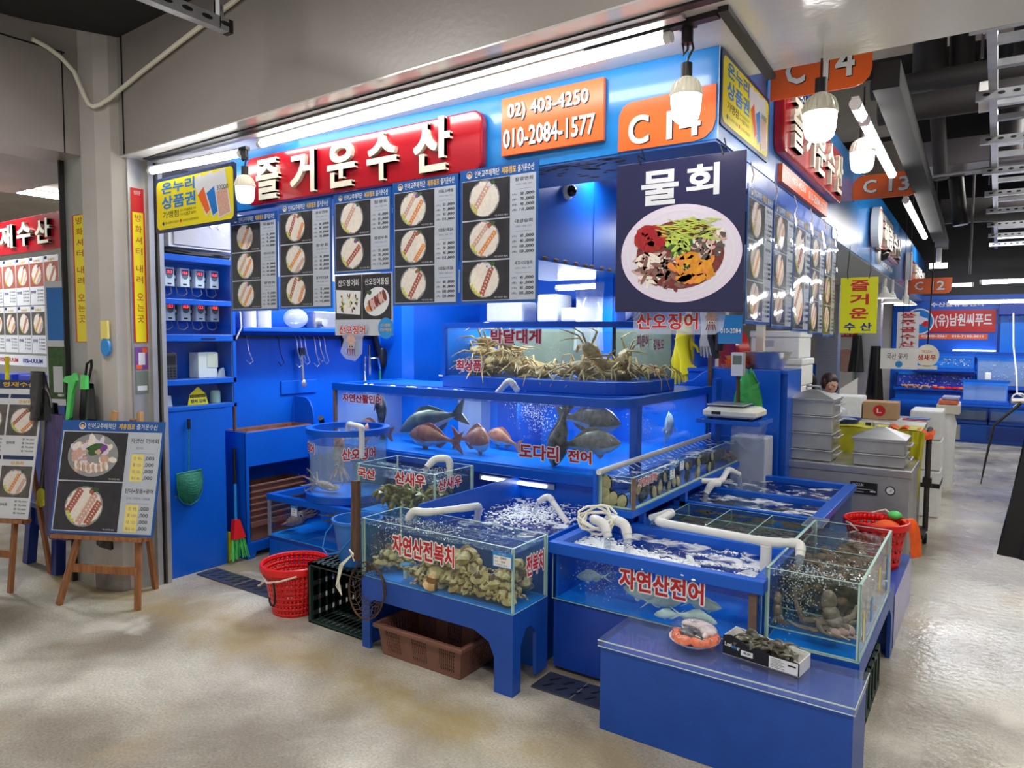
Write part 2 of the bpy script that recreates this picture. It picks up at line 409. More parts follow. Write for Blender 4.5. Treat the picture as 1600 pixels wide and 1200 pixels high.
_text_cache = {}
def text_data(body, bold, res=2):
 k = (body, bold, res)
 if k not in _text_cache:
  c = bpy.data.curves.new('lettering', 'FONT')
  c.body, c.offset, c.resolution_u = body, min(bold, 0.009), res
  c.align_x = 'LEFT'
  o = bpy.data.objects.new('lettering', c)
  COL.objects.link(o)
  dg = bpy.context.evaluated_depsgraph_get()
  me = bpy.data.meshes.new_from_object(o.evaluated_get(dg))
  b0 = [(v.co.x, v.co.y) for v in me.vertices]
  f0 = [tuple(p.vertices) for p in me.polygons]
  # heavier weights: overlay shifted copies, each a hair above the other
  k = max(0.0, bold - 0.009); n = 8 if k > 0.03 else (4 if k > 0.004 else 1)
  vs, fs = [], []
  for i in range(n):
   a = 2 * math.pi * (i + 0.5) / n
   dx, dy = (k * 1.25 * math.cos(a), k * 1.25 * math.sin(a)) if n > 1 else (0, 0)
   fs += [tuple(q + len(vs) for q in f) for f in f0]
   vs += [(x + dx, y + dy, i * 0.00003) for x, y in b0]
  bpy.data.objects.remove(o); bpy.data.curves.remove(c); bpy.data.meshes.remove(me)
  xs = [v[0] for v in vs] or [0, 1]; ys = [v[1] for v in vs] or [0, 1]
  _text_cache[k] = (vs, fs, min(xs), max(xs), min(ys), max(ys))
 return _text_cache[k]

class MB:
 def __init__(s, *mats):
  s.v, s.f, s.mi, s.sm, s.mats = [], [], [], [], []
  s.cur = 0
  s.M = None
  if mats: s.use(mats[0])
 def use(s, m):
  if m not in s.mats: s.mats.append(m)
  s.cur = s.mats.index(m)
  return s
 def add(s, vs, fs, smooth=False):
  k = len(s.v)
  for v in vs:
   v = Vector(v)
   s.v.append(s.M @ v if s.M is not None else v)
  for f in fs:
   s.f.append(tuple(i + k for i in f)); s.mi.append(s.cur); s.sm.append(smooth)
  return s
 def box(s, x0, x1, y0, y1, z0, z1):
  vs = [(x, y, z) for z in (z0, z1) for y in (y0, y1) for x in (x0, x1)]
  return s.add(vs, [(0, 2, 3, 1), (4, 5, 7, 6), (0, 1, 5, 4), (2, 6, 7, 3), (0, 4, 6, 2), (1, 3, 7, 5)])
 def boxf(s, F, u0, u1, v0, v1, d0, d1):
  vs = [F.p(u, v, d) for d in (d0, d1) for v in (v0, v1) for u in (u0, u1)]
  return s.add(vs, [(0, 2, 3, 1), (4, 5, 7, 6), (0, 1, 5, 4), (2, 6, 7, 3), (0, 4, 6, 2), (1, 3, 7, 5)])
 def bar(s, a, b, w, h=None, up=(0, 0, 1)):
  a, b = Vector(a), Vector(b); h = h or w
  d = (b - a).normalized(); up = Vector(up)
  if abs(d.dot(up)) > 0.98: up = Vector((0, 1, 0))
  x = d.cross(up).normalized() * w / 2; z = x.cross(d).normalized() * h / 2
  vs = [p + x * i + z * j for p in (a, b) for j in (-1, 1) for i in (-1, 1)]
  return s.add(vs, [(0, 1, 3, 2), (4, 6, 7, 5), (0, 4, 5, 1), (2, 3, 7, 6), (0, 2, 6, 4), (1, 5, 7, 3)])
 def prism(s, F, pts, d0, d1):
  n = len(pts)
  vs = [F.p(a, b, d0) for a, b in pts] + [F.p(a, b, d1) for a, b in pts]
  fs = [tuple(range(n - 1, -1, -1)), tuple(range(n, 2 * n))] + [(i, (i + 1) % n, n + (i + 1) % n, n + i) for i in range(n)]
  return s.add(vs, fs)
 def poly(s, F, pts, d=0.0):
  return s.add([F.p(a, b, d) for a, b in pts], [tuple(range(len(pts)))])
 def rect(s, F, u0, v0, u1, v1, d=0.0):
  return s.poly(F, [(u0, v0), (u1, v0), (u1, v1), (u0, v1)], d)
 def disc(s, F, cu, cv, ru, rv=None, d=0.0, n=28, rot=0.0, wob=0.0, seed=0):
  rv = rv or ru; rg = random.Random(seed); pts = []
  for i in range(n):
   t = 2 * math.pi * i / n; k = 1 + (rg.uniform(-wob, wob) if wob else 0)
   a, b = ru * k * math.cos(t), rv * k * math.sin(t)
   pts.append((cu + a * math.cos(rot) - b * math.sin(rot), cv + a * math.sin(rot) + b * math.cos(rot)))
  return s.poly(F, pts, d)
 def ring(s, F, cu, cv, r0, r1, e=1.0, d=0.0, n=36):
  pts = []
  for i in range(n):
   t = 2 * math.pi * i / n
   pts += [F.p(cu + r0 * math.cos(t), cv + r0 * e * math.sin(t), d), F.p(cu + r1 * math.cos(t), cv + r1 * e * math.sin(t), d)]
  return s.add(pts, [(2 * i, 2 * i + 1, (2 * i + 3) % (2 * n), (2 * i + 2) % (2 * n)) for i in range(n)])
 def text(s, F, body, u0, v0, u1, v1, d=0.001, bold=0.0, thick=0.0, keep=False, res=2, outline=None, fit=None):
  """Text fitted into the rectangle (u0,v0)-(u1,v1); keep=True keeps the letter proportions and fits the height."""
  if outline:
   m0 = s.cur; s.use(outline[0]); s.text(F, body, u0, v0, u1, v1, d - outline[2], bold + outline[1], 0, keep, res, fit=bold); s.cur = m0
  vs, fs, x0, x1, y0, y1 = text_data(body, bold, res)
  if fit is not None: x0, x1, y0, y1 = text_data(body, fit, res)[2:]
  if not fs: return s
  sx = (u1 - u0) / max(1e-6, x1 - x0); sy = (v1 - v0) / max(1e-6, y1 - y0)
  if keep:
   k = min(sx, sy); cx = (u0 + u1) / 2 - k * (x1 - x0) / 2; cy = (v0 + v1) / 2 - k * (y1 - y0) / 2
   f = lambda p: (cx + (p[0] - x0) * k, cy + (p[1] - y0) * k, p[2])
  else:
   f = lambda p: (u0 + (p[0] - x0) * sx, v0 + (p[1] - y0) * sy, p[2])
  P2 = [f(p) for p in vs]
  if thick:
   s.add([F.p(a, b, d + thick + e) for a, b, e in P2], fs)
   cnt = {}
   for fc in fs:
    for i in range(len(fc)):
     e = (fc[i], fc[(i + 1) % len(fc)]); cnt[e] = 1
   sd = [e for e in cnt if (e[1], e[0]) not in cnt]
   n = len(P2)
   s.add([F.p(a, b, d) for a, b, e in P2] + [F.p(a, b, d + thick + e) for a, b, e in P2], [(a, b, b + n, a + n) for a, b in sd])
  else:
   s.add([F.p(a, b, d + e) for a, b, e in P2], fs)
  return s
 def tube(s, pts, r, seg=8, caps=True, closed=False, flat=1.0):
  pts = [Vector(p) for p in pts]; n = len(pts)
  rs = r if isinstance(r, (list, tuple)) else [r] * n
  prev = None; rings = []
  for i, p in enumerate(pts):
   if closed: t = pts[(i + 1) % n] - pts[i - 1]
   else: t = pts[min(i + 1, n - 1)] - pts[max(i - 1, 0)]
   t = t.normalized() if t.length > 1e-9 else Vector((0, 0, 1))
   if prev is None:
    a = Vector((0, 0, 1)) if abs(t.z) < 0.9 else Vector((1, 0, 0))
    x = t.cross(a).normalized()
   else:
    x = prev - t * prev.dot(t)
    x = x.normalized() if x.length > 1e-6 else t.orthogonal().normalized()
   prev = x; y = t.cross(x)
   rings.append([p + (x * math.cos(2 * math.pi * k / seg) + y * math.sin(2 * math.pi * k / seg) * flat) * rs[i] for k in range(seg)])
  vs = [q for rg in rings for q in rg]
  fs = []
  for i in range(n if closed else n - 1):
   j = (i + 1) % n
   for k in range(seg):
    l = (k + 1) % seg
    fs.append((i * seg + k, i * seg + l, j * seg + l, j * seg + k))
  s.add(vs, fs, True)
  if caps and not closed:
   s.add(rings[0], [tuple(range(seg - 1, -1, -1))]); s.add(rings[-1], [tuple(range(seg))])
  return s
 def pipe(s, pts, r, seg=12, bend=2.0, collar=True):
  """PVC pipe: straight runs with rounded elbows and thicker fittings at the corners."""
  pts = [Vector(p) for p in pts]; out = [pts[0]]
  for i in range(1, len(pts) - 1):
   a, b, c = pts[i - 1], pts[i], pts[i + 1]
   d1, d2 = (a - b), (c - b)
   k = min(r * bend, d1.length * 0.45, d2.length * 0.45)
   p0, p2 = b + d1.normalized() * k, b + d2.normalized() * k
   arc = []
   for j in range(6):
    t = j / 5
    arc.append(p0 * (1 - t) ** 2 + b * 2 * t * (1 - t) + p2 * t * t)
   out += arc
   if collar: s.tube([p0 + d1.normalized() * r * 0.7] + arc + [p2 + d2.normalized() * r * 0.7], r * 1.14, seg)
  out.append(pts[-1])
  s.tube(out, r, seg)
  return s
 def lathe(s, prof, c=(0, 0, 0), seg=24, ax='z', smooth=True):
  c = Vector(c); vs = []; n = len(prof)
  for r, h in prof:
   for k in range(seg):
    t = 2 * math.pi * k / seg; a, b = r * math.cos(t), r * math.sin(t)
    vs.append(c + Vector((a, b, h) if ax == 'z' else ((a, h, b) if ax == 'y' else (h, a, b))))
  fs = []
  for i in range(n - 1):
   for k in range(seg):
    l = (k + 1) % seg
    f = (i * seg + k, i * seg + l, (i + 1) * seg + l, (i + 1) * seg + k)
    fs.append(f if ax != 'y' else f[::-1])
  return s.add(vs, fs, smooth)
 def ball(s, c, r, seg=12, rings=8):
  rx, ry, rz = r if isinstance(r, (tuple, list)) else (r, r, r)
  c = Vector(c); vs = [c + Vector((0, 0, -rz))]
  for i in range(1, rings):
   t = -math.pi / 2 + math.pi * i / rings
   for k in range(seg):
    a = 2 * math.pi * k / seg
    vs.append(c + Vector((rx * math.cos(t) * math.cos(a), ry * math.cos(t) * math.sin(a), rz * math.sin(t))))
  vs.append(c + Vector((0, 0, rz)))
  fs = [(0, 1 + (k + 1) % seg, 1 + k) for k in range(seg)]
  for i in range(rings - 2):
   for k in range(seg):
    l = (k + 1) % seg; o = 1 + i * seg
    fs.append((o + k, o + l, o + seg + l, o + seg + k))
  o = 1 + (rings - 2) * seg
  fs += [(o + k, o + (k + 1) % seg, len(vs) - 1) for k in range(seg)]
  return s.add(vs, fs, True)
 def loft(s, rings, closed_ends=True, smooth=True):
  n = len(rings[0]); vs = [p for r in rings for p in r]; fs = []
  for i in range(len(rings) - 1):
   for k in range(n):
    l = (k + 1) % n
    fs.append((i * n + k, i * n + l, (i + 1) * n + l, (i + 1) * n + k))
  if closed_ends:
   fs.append(tuple(range(n - 1, -1, -1))); fs.append(tuple((len(rings) - 1) * n + k for k in range(n)))
  return s.add(vs, fs, smooth)
 def grid(s, fn, nu, nv, smooth=True):
  vs = [fn(i / nu, j / nv) for j in range(nv + 1) for i in range(nu + 1)]
  fs = [(j * (nu + 1) + i, j * (nu + 1) + i + 1, (j + 1) * (nu + 1) + i + 1, (j + 1) * (nu + 1) + i) for j in range(nv) for i in range(nu)]
  return s.add(vs, fs, smooth)
 def lattice(s, F, u0, u1, v0, v1, nu, nv, hole=0.6, d0=0.0, d1=0.003):
  """Plate pierced by nu x nv rectangular holes."""
  wu, wv = (u1 - u0) / nu, (v1 - v0) / nv
  bu, bv = wu * (1 - hole) / 2, wv * (1 - hole) / 2
  for i in range(nu + 1):
   a = u0 + i * wu
   s.boxf(F, max(u0, a - bu), min(u1, a + bu), v0, v1, d0, d1)
  for j in range(nv + 1):
   b = v0 + j * wv
   s.boxf(F, u0, u1, max(v0, b - bv), min(v1, b + bv), d0, d1)
  return s
 def mesh(s, name, off=None, sharp=35):
  me = bpy.data.meshes.new(name)
  o = Vector(off) if off is not None else Vector((0, 0, 0))
  me.from_pydata([tuple(v - o) for v in s.v], [], s.f)
  for m in s.mats: me.materials.append(MATS[m])
  me.polygons.foreach_set('material_index', s.mi)
  me.polygons.foreach_set('use_smooth', s.sm)
  me.update()
  if any(s.sm):
   try: me.set_sharp_from_angle(angle=R(sharp))
   except Exception: pass
  return me
 def build(s, name, parent=None, bevel=0.0, **props):
  off = OFF.get(parent.name) if parent is not None else None
  o = bpy.data.objects.new(name, s.mesh(name, off))
  COL.objects.link(o)
  if parent is not None:
   o.parent = parent
   if off is not None: OFF[o.name] = off
  if bevel:
   md = o.modifiers.new('bevel', 'BEVEL'); md.width = bevel; md.segments = 2; md.limit_method = 'ANGLE'; md.angle_limit = R(50)
  for k, v in props.items(): o[k] = v
  return o

def tag(o, label, cat, group=None, kind=None):
 o['label'] = label; o['category'] = cat
 if group: o['group'] = group
 if kind: o['kind'] = kind
 return o
def thing(name, label, cat, loc=(0, 0, 0), rot=0.0, group=None, world=True):
 """Empty at the base of a thing; world=True means its parts are given in world coordinates."""
 o = bpy.data.objects.new(name, None)
 o.empty_display_size = 0.05
 o.location = loc
 o.rotation_euler = rot if isinstance(rot, tuple) else (0, 0, rot)
 COL.objects.link(o)
 if world: OFF[o.name] = Vector(loc)
 return tag(o, label, cat, group)
def single(name, label, cat, mb, group=None, bevel=0.0):
 """A thing that is one mesh; its origin goes to the middle of its base."""
 lo = Vector([min(v[i] for v in mb.v) for i in range(3)]); hi = Vector([max(v[i] for v in mb.v) for i in range(3)])
 c = Vector(((lo.x + hi.x) / 2, (lo.y + hi.y) / 2, lo.z))
 o = bpy.data.objects.new(name, mb.mesh(name, c))
 COL.objects.link(o)
 o.location = c
 OFF[o.name] = c
 if bevel:
  md = o.modifiers.new('bevel', 'BEVEL'); md.width = bevel; md.segments = 2; md.limit_method = 'ANGLE'; md.angle_limit = R(50)
 return tag(o, label, cat, group)
def structure(name, mb, parent=None, bevel=0.0, label=None):
 o = mb.build(name, parent, bevel)
 if parent is None: o['kind'] = 'structure'
 if label: o['label'] = label
 return o
KIDS = {}
def copy_thing(root, loc=None, rot=None, label=None, scale=None, group=None):
 def rec(o, parent):
  c = o.copy(); COL.objects.link(c)
  if parent is not None: c.parent = parent
  for ch in [x for x in o.children]: rec(ch, c)
  return c
 r = rec(root, None)
 if loc is not None: r.location = loc
 if rot is not None: r.rotation_euler = rot
 if scale is not None: r.scale = scale if isinstance(scale, tuple) else (scale,) * 3
 if label: r['label'] = label
 if group: r['group'] = group
 return r
# ------------------------------------------------------------------ the setting
WX = (1, 0, 0)
TOP = Fr((0, 0, 0), (1, 0, 0), (0, 1, 0))     # plan view frame, n = +Z
structure('floor', MB('concrete_floor').box(-14, 8, -2, 20, -0.1, 0.0))
# the gutter grates let into the floor along the tanks
def grate(x0, x1, y0, y1, label):
 t = thing('drain_grate', label, 'drain grate', ((x0 + x1) / 2, (y0 + y1) / 2, 0), group='floor drain grates along the shop front')
 MB('grate').box(x0, x1, y0, y1, 0.0, 0.008).build('grate_plate', t)
 m = MB('black'); n = int((x1 - x0) / 0.075)
 for i in range(n):
  x = x0 + 0.04 + i * (x1 - x0 - 0.05) / n
  for y in (y0 + 0.03, (y0 + y1) / 2 + 0.01):
   m.prism(TOP, [(x, y), (x + 0.012, y), (x + 0.042, y + 0.045), (x + 0.03, y + 0.045)], 0.008, 0.0095)
 m.use('steel_dull')
 for i in range(1, 2): m.box((x0 + x1) / 2 - 0.003, (x0 + x1) / 2 + 0.003, y0, y1, 0.008, 0.0095)
 m.build('drain_slots', t)
grate(-4.36, -3.56, 2.70, 2.85, 'slotted grey drain grate in the floor beside the tall blue cabinet')
grate(-2.62, -1.92, 2.72, 2.85, 'slotted grey drain grate in the shade under the snail tank table')
grate(-1.70, -1.29, 2.68, 2.85, 'slotted grey drain grate between snail tank table and blue bench')

# corridor: ceiling, side fascia, pillar, beam
structure('ceiling', MB('ceiling_black').prism(TOP, [(-4.72, -2), (8, -2), (8, 2.2), (-1, 2.3), (-2.6, 2.34), (-3.4, 2.27), (-4.1, 2.33), (-4.4, 2.31), (-4.5, 2.12), (-4.6, 1.9), (-4.64, 1.7), (-4.6, 1.2), (-4.72, 0.8)], 3.36, 3.5))
m = MB('panel_grey').box(-5.0, -4.66, -2, 2.2, 2.68, 3.9)
m.use('black').box(-4.662, -4.655, -2, 2.12, 3.258, 3.266).box(-4.662, -4.656, 2.10, 2.106, 2.68, 3.27)
structure('wall_left_fascia', m)
m = MB('panel_grey').prism(TOP, [(-4.43, 2.31), (3.0, 2.00), (8.0, 1.80), (8.0, 2.985), (-4.43, 3.02)], 2.671, 3.9)
m.use('panel_white').prism(TOP, [(-4.43, 2.31), (3.0, 2.00), (8.0, 1.80), (8.0, 2.985), (-4.43, 3.02)], 2.664, 2.672)
m.use('black').box(-4.372, -4.368, 2.30, 2.312, 2.672, 3.36)
structure('beam', m)
m = MB('plaster').prism(TOP, [(-4.66, 2.19), (-4.52, 2.21), (-4.44, 2.26), (-4.43, 2.32), (-4.42, 2.335), (-4.43, 2.44), (-4.66, 2.5)], 0, 3.9)
m.use('pillar_dirt').prism(TOP, [(-4.64, 2.186), (-4.52, 2.205), (-4.436, 2.257), (-4.43, 2.3), (-4.6, 2.3)], 0.0, 0.14)
structure('pillar', m, bevel=0.006)
m = MB('panel_white').prism(front(2.30), [(-4.46, 2.2), (-4.39, 2.2), (-4.39, 2.66), (-4.46, 2.66)], -0.03, 0.0)
# shutter rails: steel jambs on both sides of the pillar
m = MB('steel_dull')
m.box(-4.43, -4.40, 2.336, 2.45, 0, 2.665).box(-4.43, -4.365, 2.442, 2.475, 0, 2.665).box(-4.43, -4.35, 2.497, 2.525, 0, 2.665)
m.use('black').box(-4.43, -4.375, 2.475, 2.497, 0, 2.664)
structure('trim_1', m)
m = MB('steel_dull')
m.box(-4.90, -4.62, 2.20, 2.24, 0, 2.68)
m.use('black').box(-4.905, -4.89, 2.17, 2.202, 0, 2.68)
structure('trim_2', m)
m = MB('steel_dull').prism(TOP, [(-4.33, 2.445), (-0.9, 2.30), (-0.9, 2.345), (-4.33, 2.49)], 2.650, 2.664)
m.use('black').prism(TOP, [(-4.33, 2.395), (-0.75, 2.25), (-0.75, 2.29), (-4.33, 2.435)], 2.656, 2.664)
structure('trim_3', m)

# shop fascia box with its soffit
SU = Vector((-0.018, 1, 0)).normalized()
def sidef(d=0.0):
 F = Fr((-0.883, 2.64, 0), SU, (0, 0, 1))
 F.o = F.o + F.n * d
 return F
SF = sidef()
def sp(u, z, d=0.0): return SF.p(u, z, d)
def plan(u, d): q = SF.p(u, 0, d); return (q.x, q.y)
m = MB('sky_blue')
m.prism(TOP, [(-3.82, 2.64), plan(0, 0), plan(0.36, 0), (-1.2, 3.0), (-3.82, 3.0)], 2.33, 2.663)
m.use('white').boxf(SF, 0.0, 0.0001, 2.33, 2.663, 0, 0.002)
structure('wall_front_fascia', m)
m = MB('sky_blue').prism(TOP, [plan(0.36, 0), plan(2.47, 0), plan(2.47, -0.3), plan(0.36, -0.3)], 2.33, 2.93)
m.use('blue').boxf(SF, 0.36, 2.47, 2.20, 2.33, -0.03, -0.004)
structure('wall_right_fascia', m)
m = MB('sky_blue').prism(TOP, [plan(2.47, 0), plan(13, 0), plan(13, -0.3), plan(2.47, -0.3)], 2.26, 2.93)
structure('wall_right_fascia_beyond', m)
m = MB('soffit_perforated').prism(TOP, [(-3.82, 2.645), (-0.89, 2.645), plan(2.46, -0.005), (-1.22, 5.1), (-1.22, 3.02), (-3.82, 3.02)], 2.322, 2.331)
m.use('wire_brown')
for i in range(60):
 x = -1.75 + rnd.random() * 0.5; y = 2.66 + abs(rnd.gauss(0, 0.10));
 m.disc(TOP, x, min(y, 3.0), 0.012 + rnd.random() * 0.02, 0.008, 2.3215, n=7, wob=0.4, seed=i)
structure('trim_4', m)
m = MB('ceiling_slats').prism(TOP, [plan(2.47, -0.01), plan(13, -0.01), (-4.6, 15.6), (-4.6, 6.4), (-1.3, 5.1)], 2.252, 2.262)
structure('ceiling_stalls', m)
# interior of the stall
m = MB('blue').box(-4.75, -4.62, 2.50, 6.3, 0, 2.05)
m.use('plaster').box(-4.75, -4.62, 2.50, 6.3, 2.05, 2.9)
structure('wall_left', m)
m = MB('blue').box(-4.62, -3.3, 6.2, 6.3, 0, 2.9).box(-3.3, -2.0, 6.2, 6.3, 0, 2.9)
m.use('blue_dark').box(-4.35, -2.6, 6.19, 6.2, 1.0, 1.62)
structure('wall_back', m)
m = MB('blue').box(-4.62, -4.36, 4.70, 4.86, 0, 2.7)
structure('wall_partition', m, bevel=0.004)
m = MB('white').box(-4.62, -2.3, 3.02, 6.2, 2.68, 2.72)
structure('ceiling_stall', m)
m = MB('blue').box(-2.9, -2.15, 3.3, 4.8, 2.04, 2.664)
m.use('sky_blue').box(-2.9, -2.152, 3.302, 4.798, 2.03, 2.04)
m.use('mastic')
for i in range(9): m.ball((-2.15 , 3.5 + i * 0.11 + rnd.random() * 0.05, 2.045), (0.012, 0.03, 0.012), 8, 5)
m.use('blue_dark').box(-2.151, -2.147, 4.085, 4.089, 2.04, 2.66)
structure('wall_hood', m)
m = MB('blue').box(-2.48, -2.30, 4.75, 4.9, 1.28, 2.1)
m.use('blue_tank').box(-2.45, -2.33, 4.742, 4.75, 1.28, 2.06)
structure('pillar_inner', m, bevel=0.004)

# the hall beyond: ceiling, far wall, right wall
structure('ceiling_hall', MB('ceiling_black').box(-6, 9, 2.98, 20, 4.6, 4.7))
m = MB('beam_brown')
for y in (4.2, 6.6, 9.4, 12.4): m.box(-2.0, 6, y, y + 0.7, 4.1, 4.6)
structure('ceiling_beams', m)
m = MB('blue').box(-1.56, 6, 14.3, 14.4, 0, 2.34)
m.use('black').box(-6, 9, 14.35, 14.45, 2.34, 4.6)
m.use('plaster').box(-6, -1.56, 14.3, 14.4, 0, 2.34)
structure('wall_far', m)
m = MB('plaster').box(4.6, 4.7, -2, 20, 0, 4.6)
structure('wall_right', m)
# neighbouring stall seen through the left opening
m = MB('white').box(-12.6, -5.1, 5.6, 5.7, 0, 3.2)
structure('wall_neighbour_back', m)
m = MB('beam_brown').box(-12.6, -4.98, -2, 5.6, 3.16, 3.25)
m.use('plaster').box(-7.4, -5.03, 0.4, 2.9, 2.86, 2.9)
structure('ceiling_neighbour', m)
m = MB('white').box(-12.7, -12.6, -2, 5.7, 0, 3.2)
structure('wall_neighbour_left', m)

# ------------------------------------------------------------------ hall ceiling: ducts, pipes, cable ladder
def duct(pts, r, mt, label, name='ceiling_pipe', seg=16, cat='pipe'):
 return single(name, label, cat, MB(mt).tube(pts, r, seg), 'pipes and ducts under the hall ceiling')
t = thing('ceiling_pipe', 'fat black pipe with a pale clamp, crossing under the hall ceiling above the orange plaques', 'pipe', (0.6, 5.4, 3.08), group='pipes and ducts under the hall ceiling')
MB('duct_dark').tube([(-0.72, 5.4, 3.10), (4.5, 5.4, 3.10)], 0.085, 18).build('pipe_run', t)
MB('white').tube([(-0.16, 5.4, 3.10), (-0.10, 5.4, 3.10)], 0.092, 18).build('clamp', t)
duct([(-0.82, 5.75, 3.36), (4.5, 5.75, 3.36)], 0.07, 'duct_dark', 'slimmer dark pipe running just above and behind the fat black ceiling pipe')
for k, (x, y, r, l) in enumerate([(-0.50, 6.2, 0.11, 'short dark vertical duct dropping behind the ceiling pipes, next to the orange stall plaques'),
                                  (-0.30, 6.3, 0.08, 'second dark vertical duct behind the ceiling pipes, slimmer than its neighbour'),
                                  (0.12, 6.6, 0.11, 'dark vertical duct behind the rail of the cable ladder')]):
 duct([(x, y, 3.45), (x - 0.02, y, 4.6)], r, 'duct_dark', l)
duct([(-0.52, 7.4, 3.55), (-0.47, 7.4, 3.0)], 0.06, 'duct_dark', 'dark slanting hose hanging below the fat ceiling pipe')
duct([(0.02, 7.6, 4.2), (0.02, 7.6, 3.2)], 0.09, 'duct_dark', 'dark vertical pipe standing close to the cable ladder, above the grey duct')
single('ceiling_duct', 'flat grey rectangular air duct crossing under the hall ceiling', 'duct', MB('duct_grey').box(-0.75, 4.5, 7.9, 8.5, 3.22, 3.46), 'pipes and ducts under the hall ceiling', bevel=0.01)
single('ceiling_duct', 'black rectangular duct above the flat grey air duct', 'duct', MB('black').box(-0.85, 4.5, 8.1, 8.9, 3.47, 3.95), 'pipes and ducts under the hall ceiling', bevel=0.01)
duct([(-0.6, 9.6, 3.05), (1.2, 9.6, 3.0), (4.5, 9.6, 3.0)], 0.14, 'duct_dark', 'long dark duct running below the flat grey air duct, above the far stall')
duct([(-0.42, 8.6, 3.22), (-0.36, 8.6, 2.75)], 0.07, 'black', 'black hose hanging below the flat grey air duct')
duct([(-0.75, 7.2, 2.98), (0.0, 7.2, 3.02)], 0.012, 'galvanised', 'thin pale conduit stretched below the flat grey air duct', seg=8)
duct([(-0.28, 9.2, 4.6), (-0.28, 9.2, 2.3)], 0.012, 'duct_grey', 'thin dark hanger rod dropping to the lamps of the far stall', seg=8)
# cable ladder
t = thing('cable_ladder', 'galvanised cable ladder with slotted rungs hanging under the hall ceiling', 'cable ladder', (0.2, 8, 3.0))
MB('galvanised').box(-0.10, -0.06, 3.2, 13.2, 2.97, 3.07).build('side_rail', t)
MB('galvanised').box(0.62, 0.66, 3.2, 13.2, 2.97, 3.07).build('side_rail', t)
for i in range(26):
 y = 3.75 + i * 0.36
 m = MB('galvanised'); w = 0.05 if i % 3 else 0.075
 if i % 3 == 0:
  F = Fr((-0.16, y, 2.93), (1, 0, 0), (0, 0, 1))
  m.box(-0.16, 0.7, y, y + 0.04, 2.925, 2.93).boxf(F, 0, 0.86, 0, 0.045, -0.002, 0.0)
  m.use('black')
  for j in range(12): m.disc(F, 0.05 + j * 0.07, 0.023, 0.018, 0.009, 0.0012, 10)
 else: m.box(-0.06, 0.62, y, y + w, 2.985, 3.02)
 m.build('rung', t)
for y in (4.2, 7.6, 11.2): MB('duct_grey').tube([(-0.12, y, 2.95), (-0.12, y, 4.6)], 0.008, 6).build('hanger_rod', t)

# slotted steel channel bracket and conduit in the corner of the corridor
t = thing('channel_bracket', 'grey slotted steel channel bracket hanging from the corridor ceiling', 'bracket', (-2.86, 1.5, 2.93))
F = Fr((-2.86, 1.02, 2.935), (0, 1, 0), (0, 0, 1))
m = MB('galvanised').boxf(F, 0, 0.98, 0, 0.05, -0.006, 0.0).boxf(F, 0, 0.98, -0.004, 0.0, -0.045, 0.0)
m.use('black')
for i in range(11): m.disc(F, 0.05 + i * 0.09, 0.026, 0.026, 0.010, 0.001, 12)
m.boxf(F, 0.965, 0.985, -0.006, 0.05, -0.045, 0.002)
m.build('channel', t)
m = MB('galvanised').boxf(F, 0.92, 0.96, 0.0, 0.43, -0.04, -0.03).boxf(F, 0.92, 0.925, 0.0, 0.43, -0.04, 0.0)
m.use('black')
for i in range(3): m.disc(F, 0.942, 0.10 + i * 0.07, 0.008, 0.02, -0.028, 10)
m.build('hanger', t)
single('cable_conduit', 'cream cable conduit sagging around the top of the pillar', 'conduit', MB('ivory').tube(
 [(-4.64, 1.94, 3.28), (-4.64, 2.02, 3.26), (-4.62, 2.08, 3.22), (-4.57, 2.13, 3.14), (-4.53, 2.165, 3.0), (-4.51, 2.178, 2.955), (-4.48, 2.19, 2.94), (-4.45, 2.21, 2.95), (-4.41, 2.25, 2.99), (-4.36, 2.285, 3.04), (-4.1, 2.275, 3.09), (-3.6, 2.252, 3.17), (-3.2, 2.235, 3.23), (-2.6, 2.21, 3.33)], 0.013, 8))

# ------------------------------------------------------------------ lamps of the stall
def tube_lamp(label, a, b, group, r=0.019):
 a, b = Vector(a), Vector(b)
 t = thing('tube_lamp', label, 'lamp', (a + b) / 2, group=group)
 d = (b - a).normalized()
 MB('tube_glow').tube([a + d * 0.02, b - d * 0.02], r, 12).build('glowing_tube', t)
 MB('white').tube([a, a + d * 0.025], r * 1.1, 12).build('end_cap', t); MB('white').tube([b - d * 0.025, b], r * 1.1, 12).build('end_cap', t)
 MB('white').bar(a + Vector((0, 0, r * 1.15)), b + Vector((0, 0, r * 1.15)), 0.03, 0.008).build('batten', t)
 return t
G = 'long tube lamps lighting the stall signs'
tube_lamp('longest glowing white tube lamp above the big red shop sign', (-3.366, 2.508, 2.632), (-0.97, 2.397, 2.632), G)
tube_lamp('shorter glowing white tube lamp above the yellow voucher sign at the shutter rail', (-4.30, 2.42, 2.585), (-3.44, 2.455, 2.585), G)
for u0, u1, l in [(0.76, 0.99, 'first tube lamp of the aisle row, just behind the upper orange stall plaque'), (1.05, 2.35, 'second tube lamp of the aisle row, between the two nearest orange plaques'), (3.30, 5.55, 'third tube lamp of the aisle row, beyond the second orange plaque')]:
 tube_lamp(l, (-0.532 - 0.019 * u0, 2.64 + u0, 2.60), (-0.532 - 0.019 * u1, 2.64 + u1, 2.60), G, 0.022)
single('lamp_rail', 'dark steel beam carrying the row of aisle tube lamps', 'rail', MB('ceiling_black').prism(TOP, [(-0.48, 3.4), (-0.38, 3.4), (-0.52, 9.8), (-0.64, 9.8)], 2.64, 2.75))
